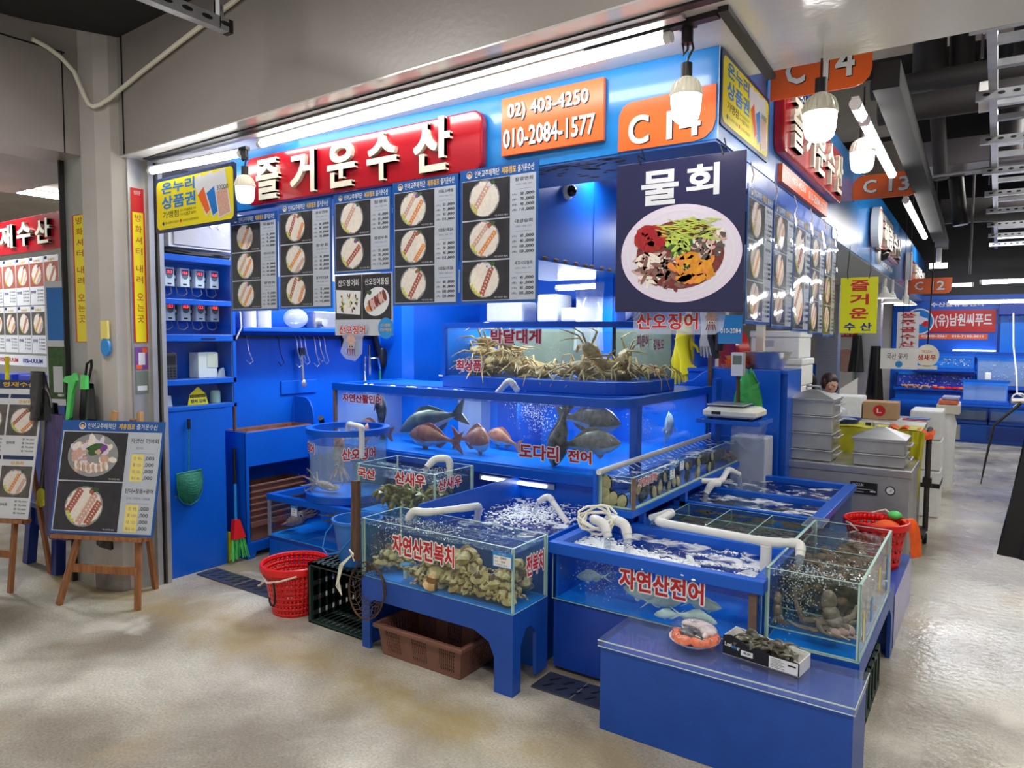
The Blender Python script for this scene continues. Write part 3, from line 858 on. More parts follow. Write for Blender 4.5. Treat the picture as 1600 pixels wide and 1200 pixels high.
# light tracks
single('light_track', 'black light track along the ceiling edge above the C 14 plaque', 'track', MB('black').bar((-1.3, 2.395, 2.655), (-0.80, 2.372, 2.655), 0.035, 0.02), 'black light tracks at the stall corner')
single('light_track', 'black light track on the white beam, leading from the stall corner into the aisle', 'track', MB('black').bar((-0.775, 2.34, 2.655), (-0.805, 3.05, 2.655), 0.035, 0.02), 'black light tracks at the stall corner')
def bulb(label, c, top, s=1.0, loop=True, dim=False, group='pear shaped bulbs hanging at the stall'):
 """c: middle of the glowing part; top: height of the ceiling adapter."""
 x, y, z = c
 t = thing('light_bulb', label, 'light bulb', (x, y, z - 0.07 * s), group=group)
 m = MB('bulb_dim' if dim else 'bulb_glow')
 m.lathe([(0.0, -0.062 * s), (0.030 * s, -0.060 * s), (0.043 * s, -0.048 * s), (0.049 * s, -0.02 * s), (0.052 * s, 0.025 * s)], (x, y, z), 24)
 m.build('diffuser', t)
 m = MB('ivory')
 prof = [(0.0525 * s, 0.025 * s), (0.054 * s, 0.032 * s), (0.050 * s, 0.05 * s), (0.043 * s, 0.068 * s), (0.030 * s, 0.08 * s), (0.020 * s, 0.088 * s)]
 m.lathe(prof, (x, y, z), 24)
 for k in range(20):
  a = 2 * math.pi * k / 20
  m.tube([(x + r * 1.01 * math.cos(a), y + r * 1.01 * math.sin(a), z + h) for r, h in prof[1:5]], 0.0022 * s, 4, False)
 m.build('heat_sink', t)
 MB('black').tube([(x, y, z + 0.08 * s), (x, y, z + 0.135 * s)], 0.019 * s, 12).build('socket', t)
 m = MB('black'); z0 = z + 0.13 * s
 if loop:
  m.tube([(x, y, z0), (x + 0.004, y, z0 + 0.02), (x + 0.022, y, z0 + 0.05), (x + 0.014, y, z0 + 0.085), (x, y, z0 + 0.1), (x - 0.016, y, z0 + 0.075), (x - 0.012, y, z0 + 0.035), (x + 0.002, y, z0 + 0.05), (x + 0.004, y, z0 + 0.09), (x, y, top - 0.02)], 0.0042, 6)
 else: m.tube([(x, y, z0), (x, y, top)], 0.0045, 6)
 m.build('cord', t)
 if loop:
  m = MB('black').tube([(x, y, top - 0.055), (x, y, top)], 0.020, 12).box(x - 0.03, x + 0.03, y - 0.014, y + 0.014, top - 0.004, top + 0.012)
  m.build('track_adapter', t)
 return t
bulb('glowing bulb hanging in front of the orange C 14 plaque at the shop corner', (-0.915, 2.40, 2.395), 2.65)
bulb('unlit bulb with ribbed collar hanging by the yellow voucher sign', (-3.416, 2.45, 2.375), 2.60, dim=True)
bulb('glowing bulb hanging below the upper orange plaque in the aisle', (-0.60, 2.98, 2.43), 2.664, 1.18, loop=False)
bulb('glowing bulb hanging beside the aisle tube lamps, short of the second plaque', (-0.60, 4.0, 2.50), 2.85, 1.1, loop=False)
for k, (px, y, z, l) in enumerate([(-1.02, 8.6, 2.06, 'nearest of three small pendant lamps under the far soffit'), (-0.98, 8.9, 2.02, 'middle one of three small pendant lamps under the far soffit'), (-0.86, 9.0, 2.0, 'last of three small pendant lamps under the far soffit')]):
 t = thing('pendant_lamp', l, 'lamp', (px, y, z - 0.05), group='small pendant lamps under the far soffit')
 MB('white').lathe([(0.015, 0.09), (0.03, 0.07), (0.04, 0.03), (0.11, -0.02), (0.112, -0.03)], (px, y, z), 20).build('lamp_shade', t)
 MB('lamp_face').lathe([(0.10, -0.024), (0.0, -0.03)], (px, y, z), 20).build('lamp_face', t)
 MB('white').tube([(px, y, z + 0.09), (px, y, 2.25)], 0.014, 8).build('stem', t)
for k, (x0, x1, y, z, l) in enumerate([(-0.62, 0.75, 12.2, 2.13, 'lower of the long white tube lamps hanging over the far stall'), (-0.20, 0.80, 9.8, 2.25, 'upper of the long white tube lamps hanging in front of the far stall'), (-0.95, -0.30, 11.6, 2.34, 'short white tube lamp near the C 12 plaque')]):
 tube_lamp(l, (x0, y, z), (x1, y, z), 'tube lamps hanging over the far stall', 0.022)
t = thing('spot_lamp', 'small white spot lamp at the end of the aisle tube lamps', 'lamp', (-0.60, 9.6, 2.40))
MB('white').tube([(-0.60, 9.6, 2.64), (-0.60, 9.6, 2.48)], 0.03, 10).build('lamp_body', t)
MB('lamp_face').boxf(Fr((-0.60, 9.57, 2.44), (1, 0, 0), (0, 0.3, 1)), -0.09, 0.09, -0.03, 0.03, -0.01, 0.0).build('lamp_face', t)
# ------------------------------------------------------------------ signs and menu posters
def dish_art(m, F, cu, cv, r, seed, kind=None):
 """Printed picture of a platter of sliced raw fish."""
 rg = random.Random(seed); d = 0.0012; e = 0.0003
 tilt = rg.uniform(0.75, 1.15)
 ca, sa = math.cos(tilt), math.sin(tilt)
 m.use('plate_clear').disc(F, cu, cv, r * 1.02, r * 0.98, d, 26)
 m.use('sash_white').disc(F, cu, cv, r * 0.95, r * 0.9, d + e, 30, wob=0.05, seed=seed)
 bands = rg.choice([['sash_white', 'sash_red', 'sash_white', 'sash_white'], ['sash_orange', 'sash_white', 'sash_white', 'sash_red', 'sash_white'], ['sash_white', 'sash_white', 'sash_pink', 'sash_white'], ['sash_pink', 'sash_white', 'sash_orange', 'sash_white', 'sash_white'], ['sash_white', 'sash_orange', 'sash_white', 'sash_pink', 'sash_white']]) if kind is None else kind
 nb = len(bands); w = 1.6 * r / nb
 for i, mt in enumerate(bands):
  off = -0.8 * r + w * (i + 0.5)
  half = math.sqrt(max(0.05 * r * r, (0.9 * r) ** 2 - off * off)) * 0.95
  n = 9
  for j in range(n):
   s0 = -half + 2 * half * j / n; s1 = s0 + 2 * half / n * 0.86
   k = rg.uniform(0.9, 1.05)
   pts = [(s0, off - w * 0.46 * k), (s1, off - w * 0.40), (s1 + w * 0.08, off + w * 0.1), (s1, off + w * 0.46 * k), (s0, off + w * 0.42)]
   m.use(mt).poly(F, [(cu + a * ca - b * sa, cv + a * sa + b * ca) for a, b in pts], d + 2 * e + (j % 2) * 0.00015)
   if mt in ('sash_red', 'sash_pink', 'sash_orange'):
    m.use('sash_white').poly(F, [(cu + a * ca - b * sa, cv + a * sa + b * ca) for a, b in ((s0, off - w * .1), (s0 + (s1 - s0) * .45, off - w * .1), (s0 + (s1 - s0) * .45, off + w * .1), (s0, off + w * .1))], d + 3 * e + 0.0002)
 m.use('leaf').disc(F, cu + r * 0.45, cv + r * 0.78, r * 0.28, r * 0.13, d + 3 * e, 9, 0.4, 0.25, seed + 1)
 m.use(rg.choice(['purple', 'sash_red', 'bowl_white'])).disc(F, cu + r * 0.35, cv + r * 0.72, r * 0.13, r * 0.13, d + 4 * e, 10, 0, 0.3, seed + 2)
 m.use('lemon')
 for k in range(rg.choice([3, 4])):
  a = 3.5 + k * 0.27
  m.disc(F, cu + r * 0.86 * math.cos(a), cv + r * 0.86 * math.sin(a), r * 0.10, None, d + 4 * e, 12)

def face_badge(m, F, u, v, r):
 """Small round badge with a dark-haired child's head, printed in the poster headers."""
 m.use('white').disc(F, u, v, r, None, 0.0016, 18)
 m.use('hair').disc(F, u, v + r * 0.12, r * 0.78, r * 0.74, 0.0019, 18)
 m.use('skin').disc(F, u, v - r * 0.12, r * 0.55, r * 0.52, 0.0022, 16)

NAMES = [['모둠회', '연어회', '광연회'], ['광우연회', '광우회', '돌우럭모둠회'], ['참광회', '참광우회'], ['모둠스페셜', '대참돔스페셜A', '대참돔스페셜B'], ['참광연회', '대광숭회', '세꼬시모둠회']]
PR = [['55', '75', '95', '115'], ['50', '70', '90', '110'], ['60', '80', '100', '120'], ['45', '65', '85', '105']]
def price_poster(F, w, h, names, seed, label, group, cover=True, sizes='소중대특', dark='photo_dark', thick=0.004, hd=0.085):
 """Menu poster: blue header, photo panels in a column on the left, prices on the right."""
 t = thing('menu_poster', label, 'poster', F.p(w / 2, 0, 0), group=group)
 MB('header_blue').boxf(F, 0, w, 0, h, -thick, 0.0).build('board', t)
 m = MB('paper_grey').rect(F, 0.012, 0.012, w - 0.012, h * (1 - hd), 0.0005)
 m.build('price_sheet', t)
 m = MB('header_blue').rect(F, 0.006, h * (1 - hd), w - 0.006, h - 0.004, 0.0005)
 hy = h * (1 - hd / 2); hh = h * hd * 0.30
 face_badge(m, F, w * 0.13, hy, hh * 1.05)
 m.use('white').text(F, '인어교주해적단', w * 0.20, hy - hh, w * 0.52, hy + hh, 0.0014, 0.012)
 m.use('text_gold').text(F, '제휴점포', w * 0.55, hy - hh, w * 0.73, hy + hh, 0.0014, 0.02)
 m.use('white').text(F, '즐거운수산', w * 0.75, hy - hh, w * 0.95, hy + hh, 0.0014, 0.012)
 m.build('header_band', t)
 n = len(names); ph = (h * (1 - hd) - 0.012) / n; pw = w * 0.655
 for i, nm in enumerate(names):
  v0 = 0.012 + (n - 1 - i) * ph
  m = MB(dark).rect(F, 0.014, v0 + 0.003, pw, v0 + ph - 0.003, 0.001)
  r = min(pw * 0.43, ph * 0.46)
  dish_art(m, F, 0.014 + (pw - 0.014) * 0.47, v0 + ph * 0.52, r, seed * 10 + i)
  m.use('paper').text(F, '*대 사이즈 예시', pw * 0.70, v0 + ph * 0.05, pw * 0.96, v0 + ph * 0.10, 0.0014)
  m.build('dish_photo', t)
  m = MB('text_black'); x0, x1 = pw + 0.012, w - 0.018
  m.text(F, nm, x0 + (x1 - x0) * 0.12, v0 + ph * 0.84, x1 - (x1 - x0) * 0.08, v0 + ph * 0.93, 0.0012, 0.012)
  m.use('text_faint').text(F, '대광어 / 참돔 / 연어', x0 + (x1 - x0) * 0.15, v0 + ph * 0.74, x1 - (x1 - x0) * 0.12, v0 + ph * 0.78, 0.0012)
  m.rect(F, x0 + (x1 - x0) * 0.15, v0 + ph * 0.645, x1 - (x1 - x0) * 0.12, v0 + ph * 0.65, 0.0012)
  m.use('text_black')
  pr = PR[(seed + i) % 4]
  for k in range(4):
   y = v0 + ph * (0.50 - 0.125 * k)
   m.text(F, '(' + sizes[k] + ')', x0, y, x0 + (x1 - x0) * 0.22, y + ph * 0.055, 0.0012)
   m.text(F, pr[k], x0 + (x1 - x0) * 0.33, y, x0 + (x1 - x0) * 0.55, y + ph * 0.07, 0.0012, 0.02, keep=True)
   m.text(F, ',000', x0 + (x1 - x0) * 0.58, y - ph * 0.01, x1 - 0.002, y + ph * 0.07, 0.0012, 0.03)
  m.build('price_list', t)
 if cover:
  rg = random.Random(seed); a, b = rg.uniform(0, 6), rg.uniform(3, 6)
  f = lambda i, j: F.p(-0.006 + (w + 0.012) * i, -0.008 + (h + 0.014) * j, 0.007 + 0.004 * math.sin(a + i * b + j * 2.1) + 0.003 * math.sin(j * 7 + a))
  MB('acetate').grid(f, 12, 12).build('clear_sleeve', t)
 return t

FG = 'price posters hung along the shop front'
FL = ['outermost price poster on the left of the front row, beside the yellow voucher sign', 'second price poster of the front row, with three platters', None, 'price poster under the right half of the red shop sign, three platters', 'last price poster of the front row, nearest the hanging bowl sign']
for i, (x0, x1, z0, z1) in enumerate([(-3.752, -3.325, 1.737, 2.285), (-3.312, -2.888, 1.742, 2.312), (-2.870, -2.464, 1.915, 2.322), (-2.455, -2.052, 1.745, 2.335), (-2.040, -1.622, 1.747, 2.342)]):
 F = front(2.585, x0, z0)
 price_poster(F, x1 - x0, z1 - z0, NAMES[i], i + 1, FL[i] or 'shorter price poster of the front row with two platters, above the squid photo sheet', FG, hd=0.085 if i != 2 else 0.11)
# side row
for i, (u0, u1) in enumerate([(0.375, 0.80), (0.822, 1.25), (1.262, 1.69), (1.705, 2.125), (2.135, 2.54)]):
 z0, z1 = 1.66 - 0.012 * i, 2.235
 F = Fr(sp(u0, z0, 0.015), SU, (0, 0, 1))
 price_poster(F, u1 - u0, z1 - z0, NAMES[(i * 2 + 3) % 5] if i != 4 else NAMES[1], i + 7,
                 ['first price poster of the aisle side row, right behind the bowl sign', 'second price poster of the aisle side row', 'third price poster of the aisle side row, in the middle of five', 'fourth price poster of the aisle side row', 'farthest price poster of the aisle side row, by the lime hanging sign'][i], 'price posters hung along the aisle side')
m = MB('rope')
for i in range(6): m.tube([sp(0.42 + i * 0.42, 2.24, 0.016), sp(0.44 + i * 0.42, 2.28, 0.02), sp(0.42 + i * 0.42, 2.33, 0.01)], 0.003, 5)
single('cable_ties', 'white ties holding the aisle side posters', 'ties', m)

# squid photo sheet under the third front poster
F = front(2.585, -2.868, 1.60)
t = thing('menu_poster', 'dark photo sheet of squid dishes with a white strip at its foot', 'poster', F.p(0.2, 0, 0), group=FG)
MB('paper_grey').boxf(F, 0, 0.41, 0, 0.31, -0.003, 0).build('board', t)
for k, (nm, u0, u1) in enumerate([('산오징어회', 0.006, 0.198), ('산오징어통찜', 0.202, 0.402)]):
 m = MB('photo_dark').rect(F, u0, 0.082, u1, 0.306, 0.001)
 m.use('paper').text(F, nm, u0 + 0.02, 0.252, u1 - 0.02, 0.286, 0.0014, 0.01)
 c = (u0 + u1) / 2
 if k == 0:
  m.use('paper').poly(F, [(c - 0.088, 0.115), (c + 0.084, 0.105), (c + 0.09, 0.225), (c - 0.09, 0.235)], 0.0014)
  for j in range(46): m.use(['sash_white', 'cucumber', 'photo_slate', 'octo_brown'][j % 4 if j % 3 else 0]).disc(F, c + rnd.uniform(-.065, .065), 0.168 + rnd.uniform(-.042, .042), 0.012, 0.006, 0.0016 + 0.0002 * (j % 5), 8, rnd.uniform(0, 3), 0.2, j)
 else:
  m.use('paper').disc(F, c, 0.17, 0.088, 0.07, 0.0014, 30, 0.3)
  for j in range(12): m.use('squid_red' if j % 2 else 'octo_pink').disc(F, c - 0.05 + j * 0.0095, 0.145 + j * 0.005, 0.012, 0.03, 0.0017 + 0.0002 * (j % 3), 14, 0.35)
  m.use('sash_orange').disc(F, c - 0.06, 0.135, 0.012, 0.015, 0.0026, 12)
  m.use('leaf').disc(F, c - 0.05, 0.215, 0.02, 0.012, 0.002, 9, 0, 0.3, 3)
 m.build('dish_photo', t)
single('round_sticker', 'round blue sticker hanging at the corner of the squid photo sheet', 'sticker',
       MB('tag_blue').prism(front(2.578), [(-2.497 + 0.052 * math.cos(2 * math.pi * i / 28), 1.637 + 0.052 * math.sin(2 * math.pi * i / 28)) for i in range(28)], 0, 0.002)
       .use('text_gold').text(front(2.578), '신선한', -2.53, 1.645, -2.465, 1.660, 0.003, 0.01).text(front(2.578), '오징어중심', -2.535, 1.622, -2.46, 1.637, 0.003, 0.01))
def squid_card(F, label, txt, u0, u1, v0, v1, su, sv, ss):
 """Clear cut-out card with red lettering and a small printed squid."""
 t = thing('squid_card', label, 'sign', F.p((u0 + u1) / 2, v0, 0), group='clear squid cut-out cards')
 return t
def squid_print(m, F, u, v, s):
 m.use('octo_pink').prism(F, [(u + a * s, v + b * s) for a, b in [(-0.30, 0.05), (-0.34, 0.35), (-0.26, 0.55), (-0.52, 0.60), (-0.38, 0.86), (0.0, 1.15), (0.38, 0.86), (0.52, 0.60), (0.26, 0.55), (0.34, 0.35), (0.30, 0.05)]], 0.0012, 0.0016)
 m.use('squid_red')
 for i in range(5): m.poly(F, [(u + (-0.28 + i * 0.14 + a) * s, v + b * s) for a, b in [(-0.05, 0.07), (0.05, 0.07), (0.06 * (i - 2) + 0.02, -0.42 - 0.05 * (i % 2)), (0.06 * (i - 2) - 0.05, -0.40)]], 0.0016)
 for k in (-1, 1):
  m.use('text_black').disc(F, u + k * 0.16 * s, v + 0.24 * s, 0.145 * s, None, 0.0019, 16)
  m.use('white').disc(F, u + k * 0.16 * s, v + 0.24 * s, 0.12 * s, None, 0.0021, 16)
  m.use('text_black').disc(F, u + k * 0.14 * s, v + 0.22 * s, 0.075 * s, None, 0.0023, 14)
F = front(2.575, -2.73, 1.48)
t = thing('squid_card', 'cut-out card with red lettering and a printed squid, hanging under the squid photo sheet', 'sign', F.p(0, 0, 0), group='clear squid cut-out cards')
m = MB('sticker_clear').prism(F, [(-0.11, 0.155), (-0.105, 0.185), (0.105, 0.185), (0.115, 0.15), (0.075, 0.11), (0.07, 0.03), (0.02, -0.01), (-0.05, 0.0), (-0.09, 0.035), (-0.06, 0.10)], 0, 0.001)
m.build('card', t)
m = MB('text_red').text(F, '산오징어', -0.095, 0.125, 0.095, 0.172, 0.002, 0.03, outline=('white', 0.03, 0.0003))
m.build('lettering', t)
m = MB(); squid_print(m, F, -0.01, 0.048, 0.072); m.build('printed_squid', t)
F = front(2.64, -1.205, 1.612)
t = thing('squid_card', 'wide clear card with red lettering and a printed squid, below the bowl sign', 'sign', F.p(0.2, 0, 0), group='clear squid cut-out cards')
m = MB('sticker_clear').prism(F, [(0.0, 0.02), (0.02, 0.0), (0.33, 0.0), (0.36, 0.02), (0.37, 0.09), (0.0, 0.10)], 0, 0.001); m.build('card', t)
MB('text_red').text(F, '산오징어', 0.015, 0.018, 0.265, 0.082, 0.002, 0.03, outline=('white', 0.02, 0.0003)).build('lettering', t)
m = MB(); squid_print(m, F, 0.315, 0.035, 0.045); m.build('printed_squid', t)
single('phone_banner', 'pale blue strip banner with a phone number behind the bowl sign', 'banner',
       MB('sky_blue').boxf(front(3.0, -1.32, 1.575), 0.34, 0.44, 0, 0.12, -0.003, 0).use('white').text(front(3.0, -1.32, 1.575), '010-2084', 0.35, 0.045, 0.435, 0.065, 0.001, 0.01))

# big red shop signs with raised letters
def rounded(x0, x1, z0, z1, r, n=5):
 pts = []
 for cx, cz, a0 in ((x1 - r, z0 + r, -90), (x1 - r, z1 - r, 0), (x0 + r, z1 - r, 90), (x0 + r, z0 + r, 180)):
  for i in range(n + 1):
   a = R(a0 + 90 * i / n); pts.append((cx + r * math.cos(a), cz + r * math.sin(a)))
 return pts
t = thing('shop_sign', 'large red shop sign with raised white letters along the shop front', 'sign', (-2.75, 2.62, 2.35))
F = front(2.635)
MB('sign_red').prism(F, rounded(-3.60, -1.925, 2.335, 2.602, 0.05), 0, 0.045).build('panel', t, bevel=0.008)
for ch, a, b, z0, z1 in [('즐', -3.482, -3.288, 2.352, 2.572), ('거', -3.191, -2.996, 2.355, 2.578), ('운', -2.899, -2.697, 2.353, 2.578), ('수', -2.613, -2.414, 2.355, 2.582), ('산', -2.307, -2.087, 2.357, 2.598)]:
 MB('ivory').text(F, ch, a, z0, b, z1, 0.045, 0.028, 0.022, res=4).build('raised_letter', t)
t = thing('shop_sign', 'large red shop sign with raised white letters facing the aisle', 'sign', sp(1.6, 2.47, 0.02))
F = sidef()
MB('sign_red').prism(F, rounded(0.82, 2.44, 2.465, 2.772, 0.06), 0, 0.05).build('panel', t, bevel=0.008)
for i, ch in enumerate('즐거운수산'):
 a = 0.92 + i * 0.30
 MB('ivory').text(F, ch, a, 2.50, a + 0.235, 2.735, 0.05, 0.024, 0.02, res=4).build('raised_letter', t)
# phone number boards
t = thing('phone_sign', 'orange board with two phone numbers beside the front shop sign', 'sign', (-1.58, 2.62, 2.38))
F = front(2.635)
MB('orange').boxf(F, -1.835, -1.338, 2.385, 2.632, 0, 0.02).build('board', t, bevel=0.003)
m = MB('white').text(F, '02) 403-4250', -1.80, 2.525, -1.405, 2.602, 0.021, 0.018, 0.004, outline=None)
m.text(F, '010-2084-1577', -1.822, 2.415, -1.375, 2.498, 0.021, 0.018, 0.004)
m.build('numbers', t)
MB('text_black').text(F, '02) 403-4250', -1.796, 2.521, -1.401, 2.598, 0.0206, 0.02).text(F, '010-2084-1577', -1.818, 2.411, -1.371, 2.494, 0.0206, 0.02).build('number_shadows', t)
t = thing('phone_sign', 'orange strip with a phone number under the aisle side shop sign', 'sign', sp(1.5, 2.35, 0.01))
F = sidef()
MB('orange').boxf(F, 0.94, 2.14, 2.345, 2.43, 0, 0.02).build('board', t)
MB('white').text(F, '02) 403-4250', 1.0, 2.365, 1.48, 2.41, 0.021, 0.01).text(F, '010-2084-1577', 1.56, 2.365, 2.08, 2.41, 0.021, 0.01).build('numbers', t)
# stall number plaques
t = thing('stall_plaque', 'orange C 14 plaque fixed flat on the fascia at the shop corner', 'sign', (-1.08, 2.63, 2.34), group='orange stall number plaques')
F = front(2.638)
MB('orange').prism(F, [(-1.282, 2.334), (-0.97, 2.332), (-0.93, 2.34), (-0.90, 2.365), (-0.89, 2.40), (-0.89, 2.528), (-1.23, 2.518), (-1.262, 2.505), (-1.28, 2.47)], 0, 0.004).build('board', t)
MB('white').text(F, 'C', -1.236, 2.352, -1.15, 2.462, 0.005, 0.02, 0.004, res=5).build('character', t)
m = MB('white').text(F, '14', -1.078, 2.352, -0.945, 2.458, 0.005, 0.02, 0.004)
m.build('character', t)
MB('text_black').text(F, 'C', -1.232, 2.349, -1.146, 2.459, 0.0046, 0.022).text(F, '14', -1.074, 2.349, -0.941, 2.455, 0.0046, 0.022).build('character_shadows', t)
def plaque(txt, y, x0, x1, z0, z1, label):
 t = thing('stall_plaque', label, 'sign', ((x0 + x1) / 2, y, z0), group='orange stall number plaques')
 F = front(y); w, h = x1 - x0, z1 - z0; r = 0.07
 pts = [(x0, z0), (x1 - r, z0), (x1 - r * 0.5, z0 + r * 0.13), (x1 - r * 0.13, z0 + r * 0.5), (x1, z0 + r), (x1, z1), (x0 + r, z1), (x0 + r * 0.5, z1 - r * 0.13), (x0 + r * 0.13, z1 - r * 0.5), (x0, z1 - r)]
 MB('orange').prism(F, pts, 0, 0.01).build('board', t)
 a, b = txt.split()
 MB('white').text(F, a, x0 + w * 0.16, z0 + h * 0.24, x0 + w * 0.36, z0 + h * 0.78, 0.0125, 0.02, 0.003).build('character', t)
 MB('white').text(F, b, x0 + w * 0.54, z0 + h * 0.22, x0 + w * 0.84, z0 + h * 0.80, 0.0125, 0.02, 0.003).build('character', t)
 MB('text_black').text(F, a, x0 + w * 0.168, z0 + h * 0.22, x0 + w * 0.368, z0 + h * 0.76, 0.0115, 0.022).text(F, b, x0 + w * 0.548, z0 + h * 0.20, x0 + w * 0.848, z0 + h * 0.78, 0.0115, 0.022).build('character_shadows', t)
plaque('C 14', 3.35, -0.885, -0.477, 2.652, 2.872, 'orange C 14 plaque sticking out over the aisle, partly behind the white beam')
plaque('C 13', 5.9, -0.94, -0.498, 2.625, 2.80, 'orange C 13 plaque sticking out over the aisle')
plaque('C 12', 11.0, -1.03, -0.524, 2.2, 2.405, 'far orange C 12 plaque sticking out over the aisle')

# voucher signs
def voucher(F, w, h, label):
 t = thing('voucher_sign', label, 'sign', F.p(w / 2, 0, 0), group='yellow voucher signs')
 MB('navy_sign').prism(F, rounded(0, w, 0, h, 0.012), -0.008, 0).build('board', t)
 MB('yellow_sign').prism(F, rounded(w * .02, w * .975, h * .06, h * .94, 0.03), 0, 0.0008).build('yellow_field', t)
 m = MB('text_blue').text(F, '온누리', w * .09, h * .70, w * .52, h * .91, 0.0016, 0.03).text(F, '상품권', w * .09, h * .42, w * .53, h * .66, 0.0016, 0.03)
 m.use('text_black').text(F, '가맹점', w * .10, h * .255, w * .31, h * .38, 0.0016, 0.01).text(F, '온누리상품권문의처', w * .33, h * .33, w * .53, h * .375, 0.0016).text(F, '국번없이', w * .33, h * .265, w * .385, h * .30, 0.0016).text(F, '1357', w * .39, h * .25, w * .46, h * .31, 0.0016, 0.01).text(F, '콜센터', w * .47, h * .26, w * .53, h * .305, 0.0016)
 m.text(F, '중소벤처기업부', w * .13, h * .145, w * .31, h * .19, 0.0016).text(F, '소상공인시장진흥공단', w * .36, h * .145, w * .56, h * .19, 0.0016)
 m.use('navy_sign').disc(F, w * .105, h * .165, h * .035, None, 0.0016, 16); m.use('red').disc(F, w * .335, h * .17, h * .03, None, 0.0016, 16)
 m.build('lettering', t)
 m = MB()
 for k, (mt, dx, rot) in enumerate([('orange', 0.0, 0.62), ('text_blue', 0.075, 0.42), ('sash_pink', 0.15, 0.20)]):
  c, s_ = math.cos(rot), math.sin(rot); x0, y0 = w * (.655 + dx), h * (.17 - dx * 0.5)
  q = lambda a, b: (x0 + a * c - b * s_, y0 + a * s_ + b * c)
  f2 = lambda pts: [(min(w * .97, max(w * .5, a)), min(h * .93, max(h * .07, b))) for a, b in (q(i * w, j * h) for i, j in pts)]
  m.use('paper').poly(F, f2([(0, 0), (.15, 0), (.15, .80), (0, .80)]), 0.0014 + k * 0.0005)
  m.use(mt).poly(F, f2([(.012, .02), (.138, .02), (.138, .46), (.012, .46)]), 0.0016 + k * 0.0005)
 m.use('text_black').text(F, '30000', w * .79, h * .58, w * .92, h * .66, 0.0036)
 m.build('printed_notes', t)
voucher(Fr((-4.292, 2.445, 2.212), (1, 0, 0.012)), 0.80, 0.325, 'yellow and blue gift voucher sign hanging at the shutter rail')
F = sidef(0.006); F.o = F.p(0.015, 2.385)
voucher(F, 0.70, 0.275, 'yellow and blue gift voucher sign fixed on the aisle side of the fascia')
F = sidef(0.004)
single('centre_sign', 'narrow navy strip with white lettering above the aisle side shop sign', 'sign', MB('navy_sign').boxf(F, 1.10, 2.2, 2.785, 2.885, 0, 0.012).use('white').text(F, '수산물유통센타', 1.16, 2.805, 2.14, 2.865, 0.013, 0.02))

# hanging bowl sign
F = Fr((-1.268, 2.60, 1.700), (1, 0.0, -0.012))
t = thing('bowl_sign', 'dark hanging sign with white lettering and a big photo of a bowl of raw fish', 'sign', F.p(0.25, 0, 0))
MB('navy').boxf(F, 0, 0.505, 0, 0.572, -0.006, 0).build('board', t, bevel=0.002)
m = MB('paper').text(F, '물', 0.105, 0.405, 0.255, 0.535, 0.001, 0.03, res=4).text(F, '회', 0.285, 0.425, 0.410, 0.54, 0.001, 0.03, res=4); m.build('lettering', t)
cu, cv = 0.262, 0.218
m = MB('bowl_white').disc(F, cu, cv, 0.237, 0.183, 0.001, 48); m.use('paper').ring(F, cu, cv, 0.205, 0.212, 0.775, 0.0013, 48)
m.use('bowl_white')
for i in range(30):
 a = 2 * math.pi * i / 30; m.use('paper').disc(F, cu + 0.185 * math.cos(a), cv + 0.142 * math.sin(a), 0.006, 0.014, 0.0014, 8, a)
m.use('squid_red').disc(F, cu, cv - 0.004, 0.172, 0.128, 0.0015, 40)
m.build('bowl_photo', t)
m = MB(); rg = random.Random(4)
def heap(mt, u, v, ru, rv, n, l, w, a0, a1, lay):
 for i in range(n):
  t_ = rg.uniform(0, 6.28); k = math.sqrt(rg.random())
  m.use(mt if isinstance(mt, str) else mt[i % len(mt)]).disc(F, cu + u + ru * k * math.cos(t_), cv + v + rv * k * math.sin(t_), l, w, 0.0018 + lay * 0.0006 + 0.0001 * (i % 6), 9, rg.uniform(a0, a1), 0.18, i)
heap(('octo_pink', 'sash_white', 'octo_brown'), -0.10, -0.045, 0.075, 0.06, 70, 0.028, 0.008, -0.6, 1.6, 0)
heap(('octo_brown', 'squid_red'), -0.02, -0.075, 0.08, 0.05, 40, 0.024, 0.009, 0, 3, 0)
heap(('squirt', 'sash_orange', 'squirt'), 0.045, -0.055, 0.085, 0.05, 60, 0.024, 0.012, -1, 1, 1)
heap(('sash_white', 'octo_pink', 'photo_slate'), 0.115, 0.035, 0.06, 0.055, 80, 0.014, 0.008, 0, 3, 1)
heap(('leaf', 'cucumber'), 0.0, 0.035, 0.05, 0.035, 40, 0.02, 0.008, 0, 3, 1)
m.use('chilli').disc(F, cu - 0.115, cv + 0.062, 0.068, 0.052, 0.0036, 26, 0, 0.06, 5)
heap(('chilli', 'sign_red'), -0.115, 0.062, 0.05, 0.038, 30, 0.018, 0.012, 0, 3, 3.6)
for i in range(70):
 x = cu + rg.uniform(-0.07, 0.13); y = cv + 0.085 + rg.uniform(-0.038, 0.04); a = rg.uniform(-0.5, 0.35)
 m.use('cucumber' if i % 3 else 'lemon').disc(F, x, y, 0.036, 0.0022, 0.004 + 0.0001 * (i % 6), 8, a)
heap(('lemon', 'text_black'), 0.03, -0.05, 0.015, 0.012, 24, 0.004, 0.004, 0, 3, 4)
m.build('food_photo', t)
m = MB('black')
for u in (0.10, 0.42): m.tube([F.p(u, 0.565, 0.002), F.p(u - 0.01, 0.60, 0.004), F.p(u + 0.008, 0.585, -0.02), F.p(u, 0.625, -0.01)], 0.003, 5)
m.build('ties', t)
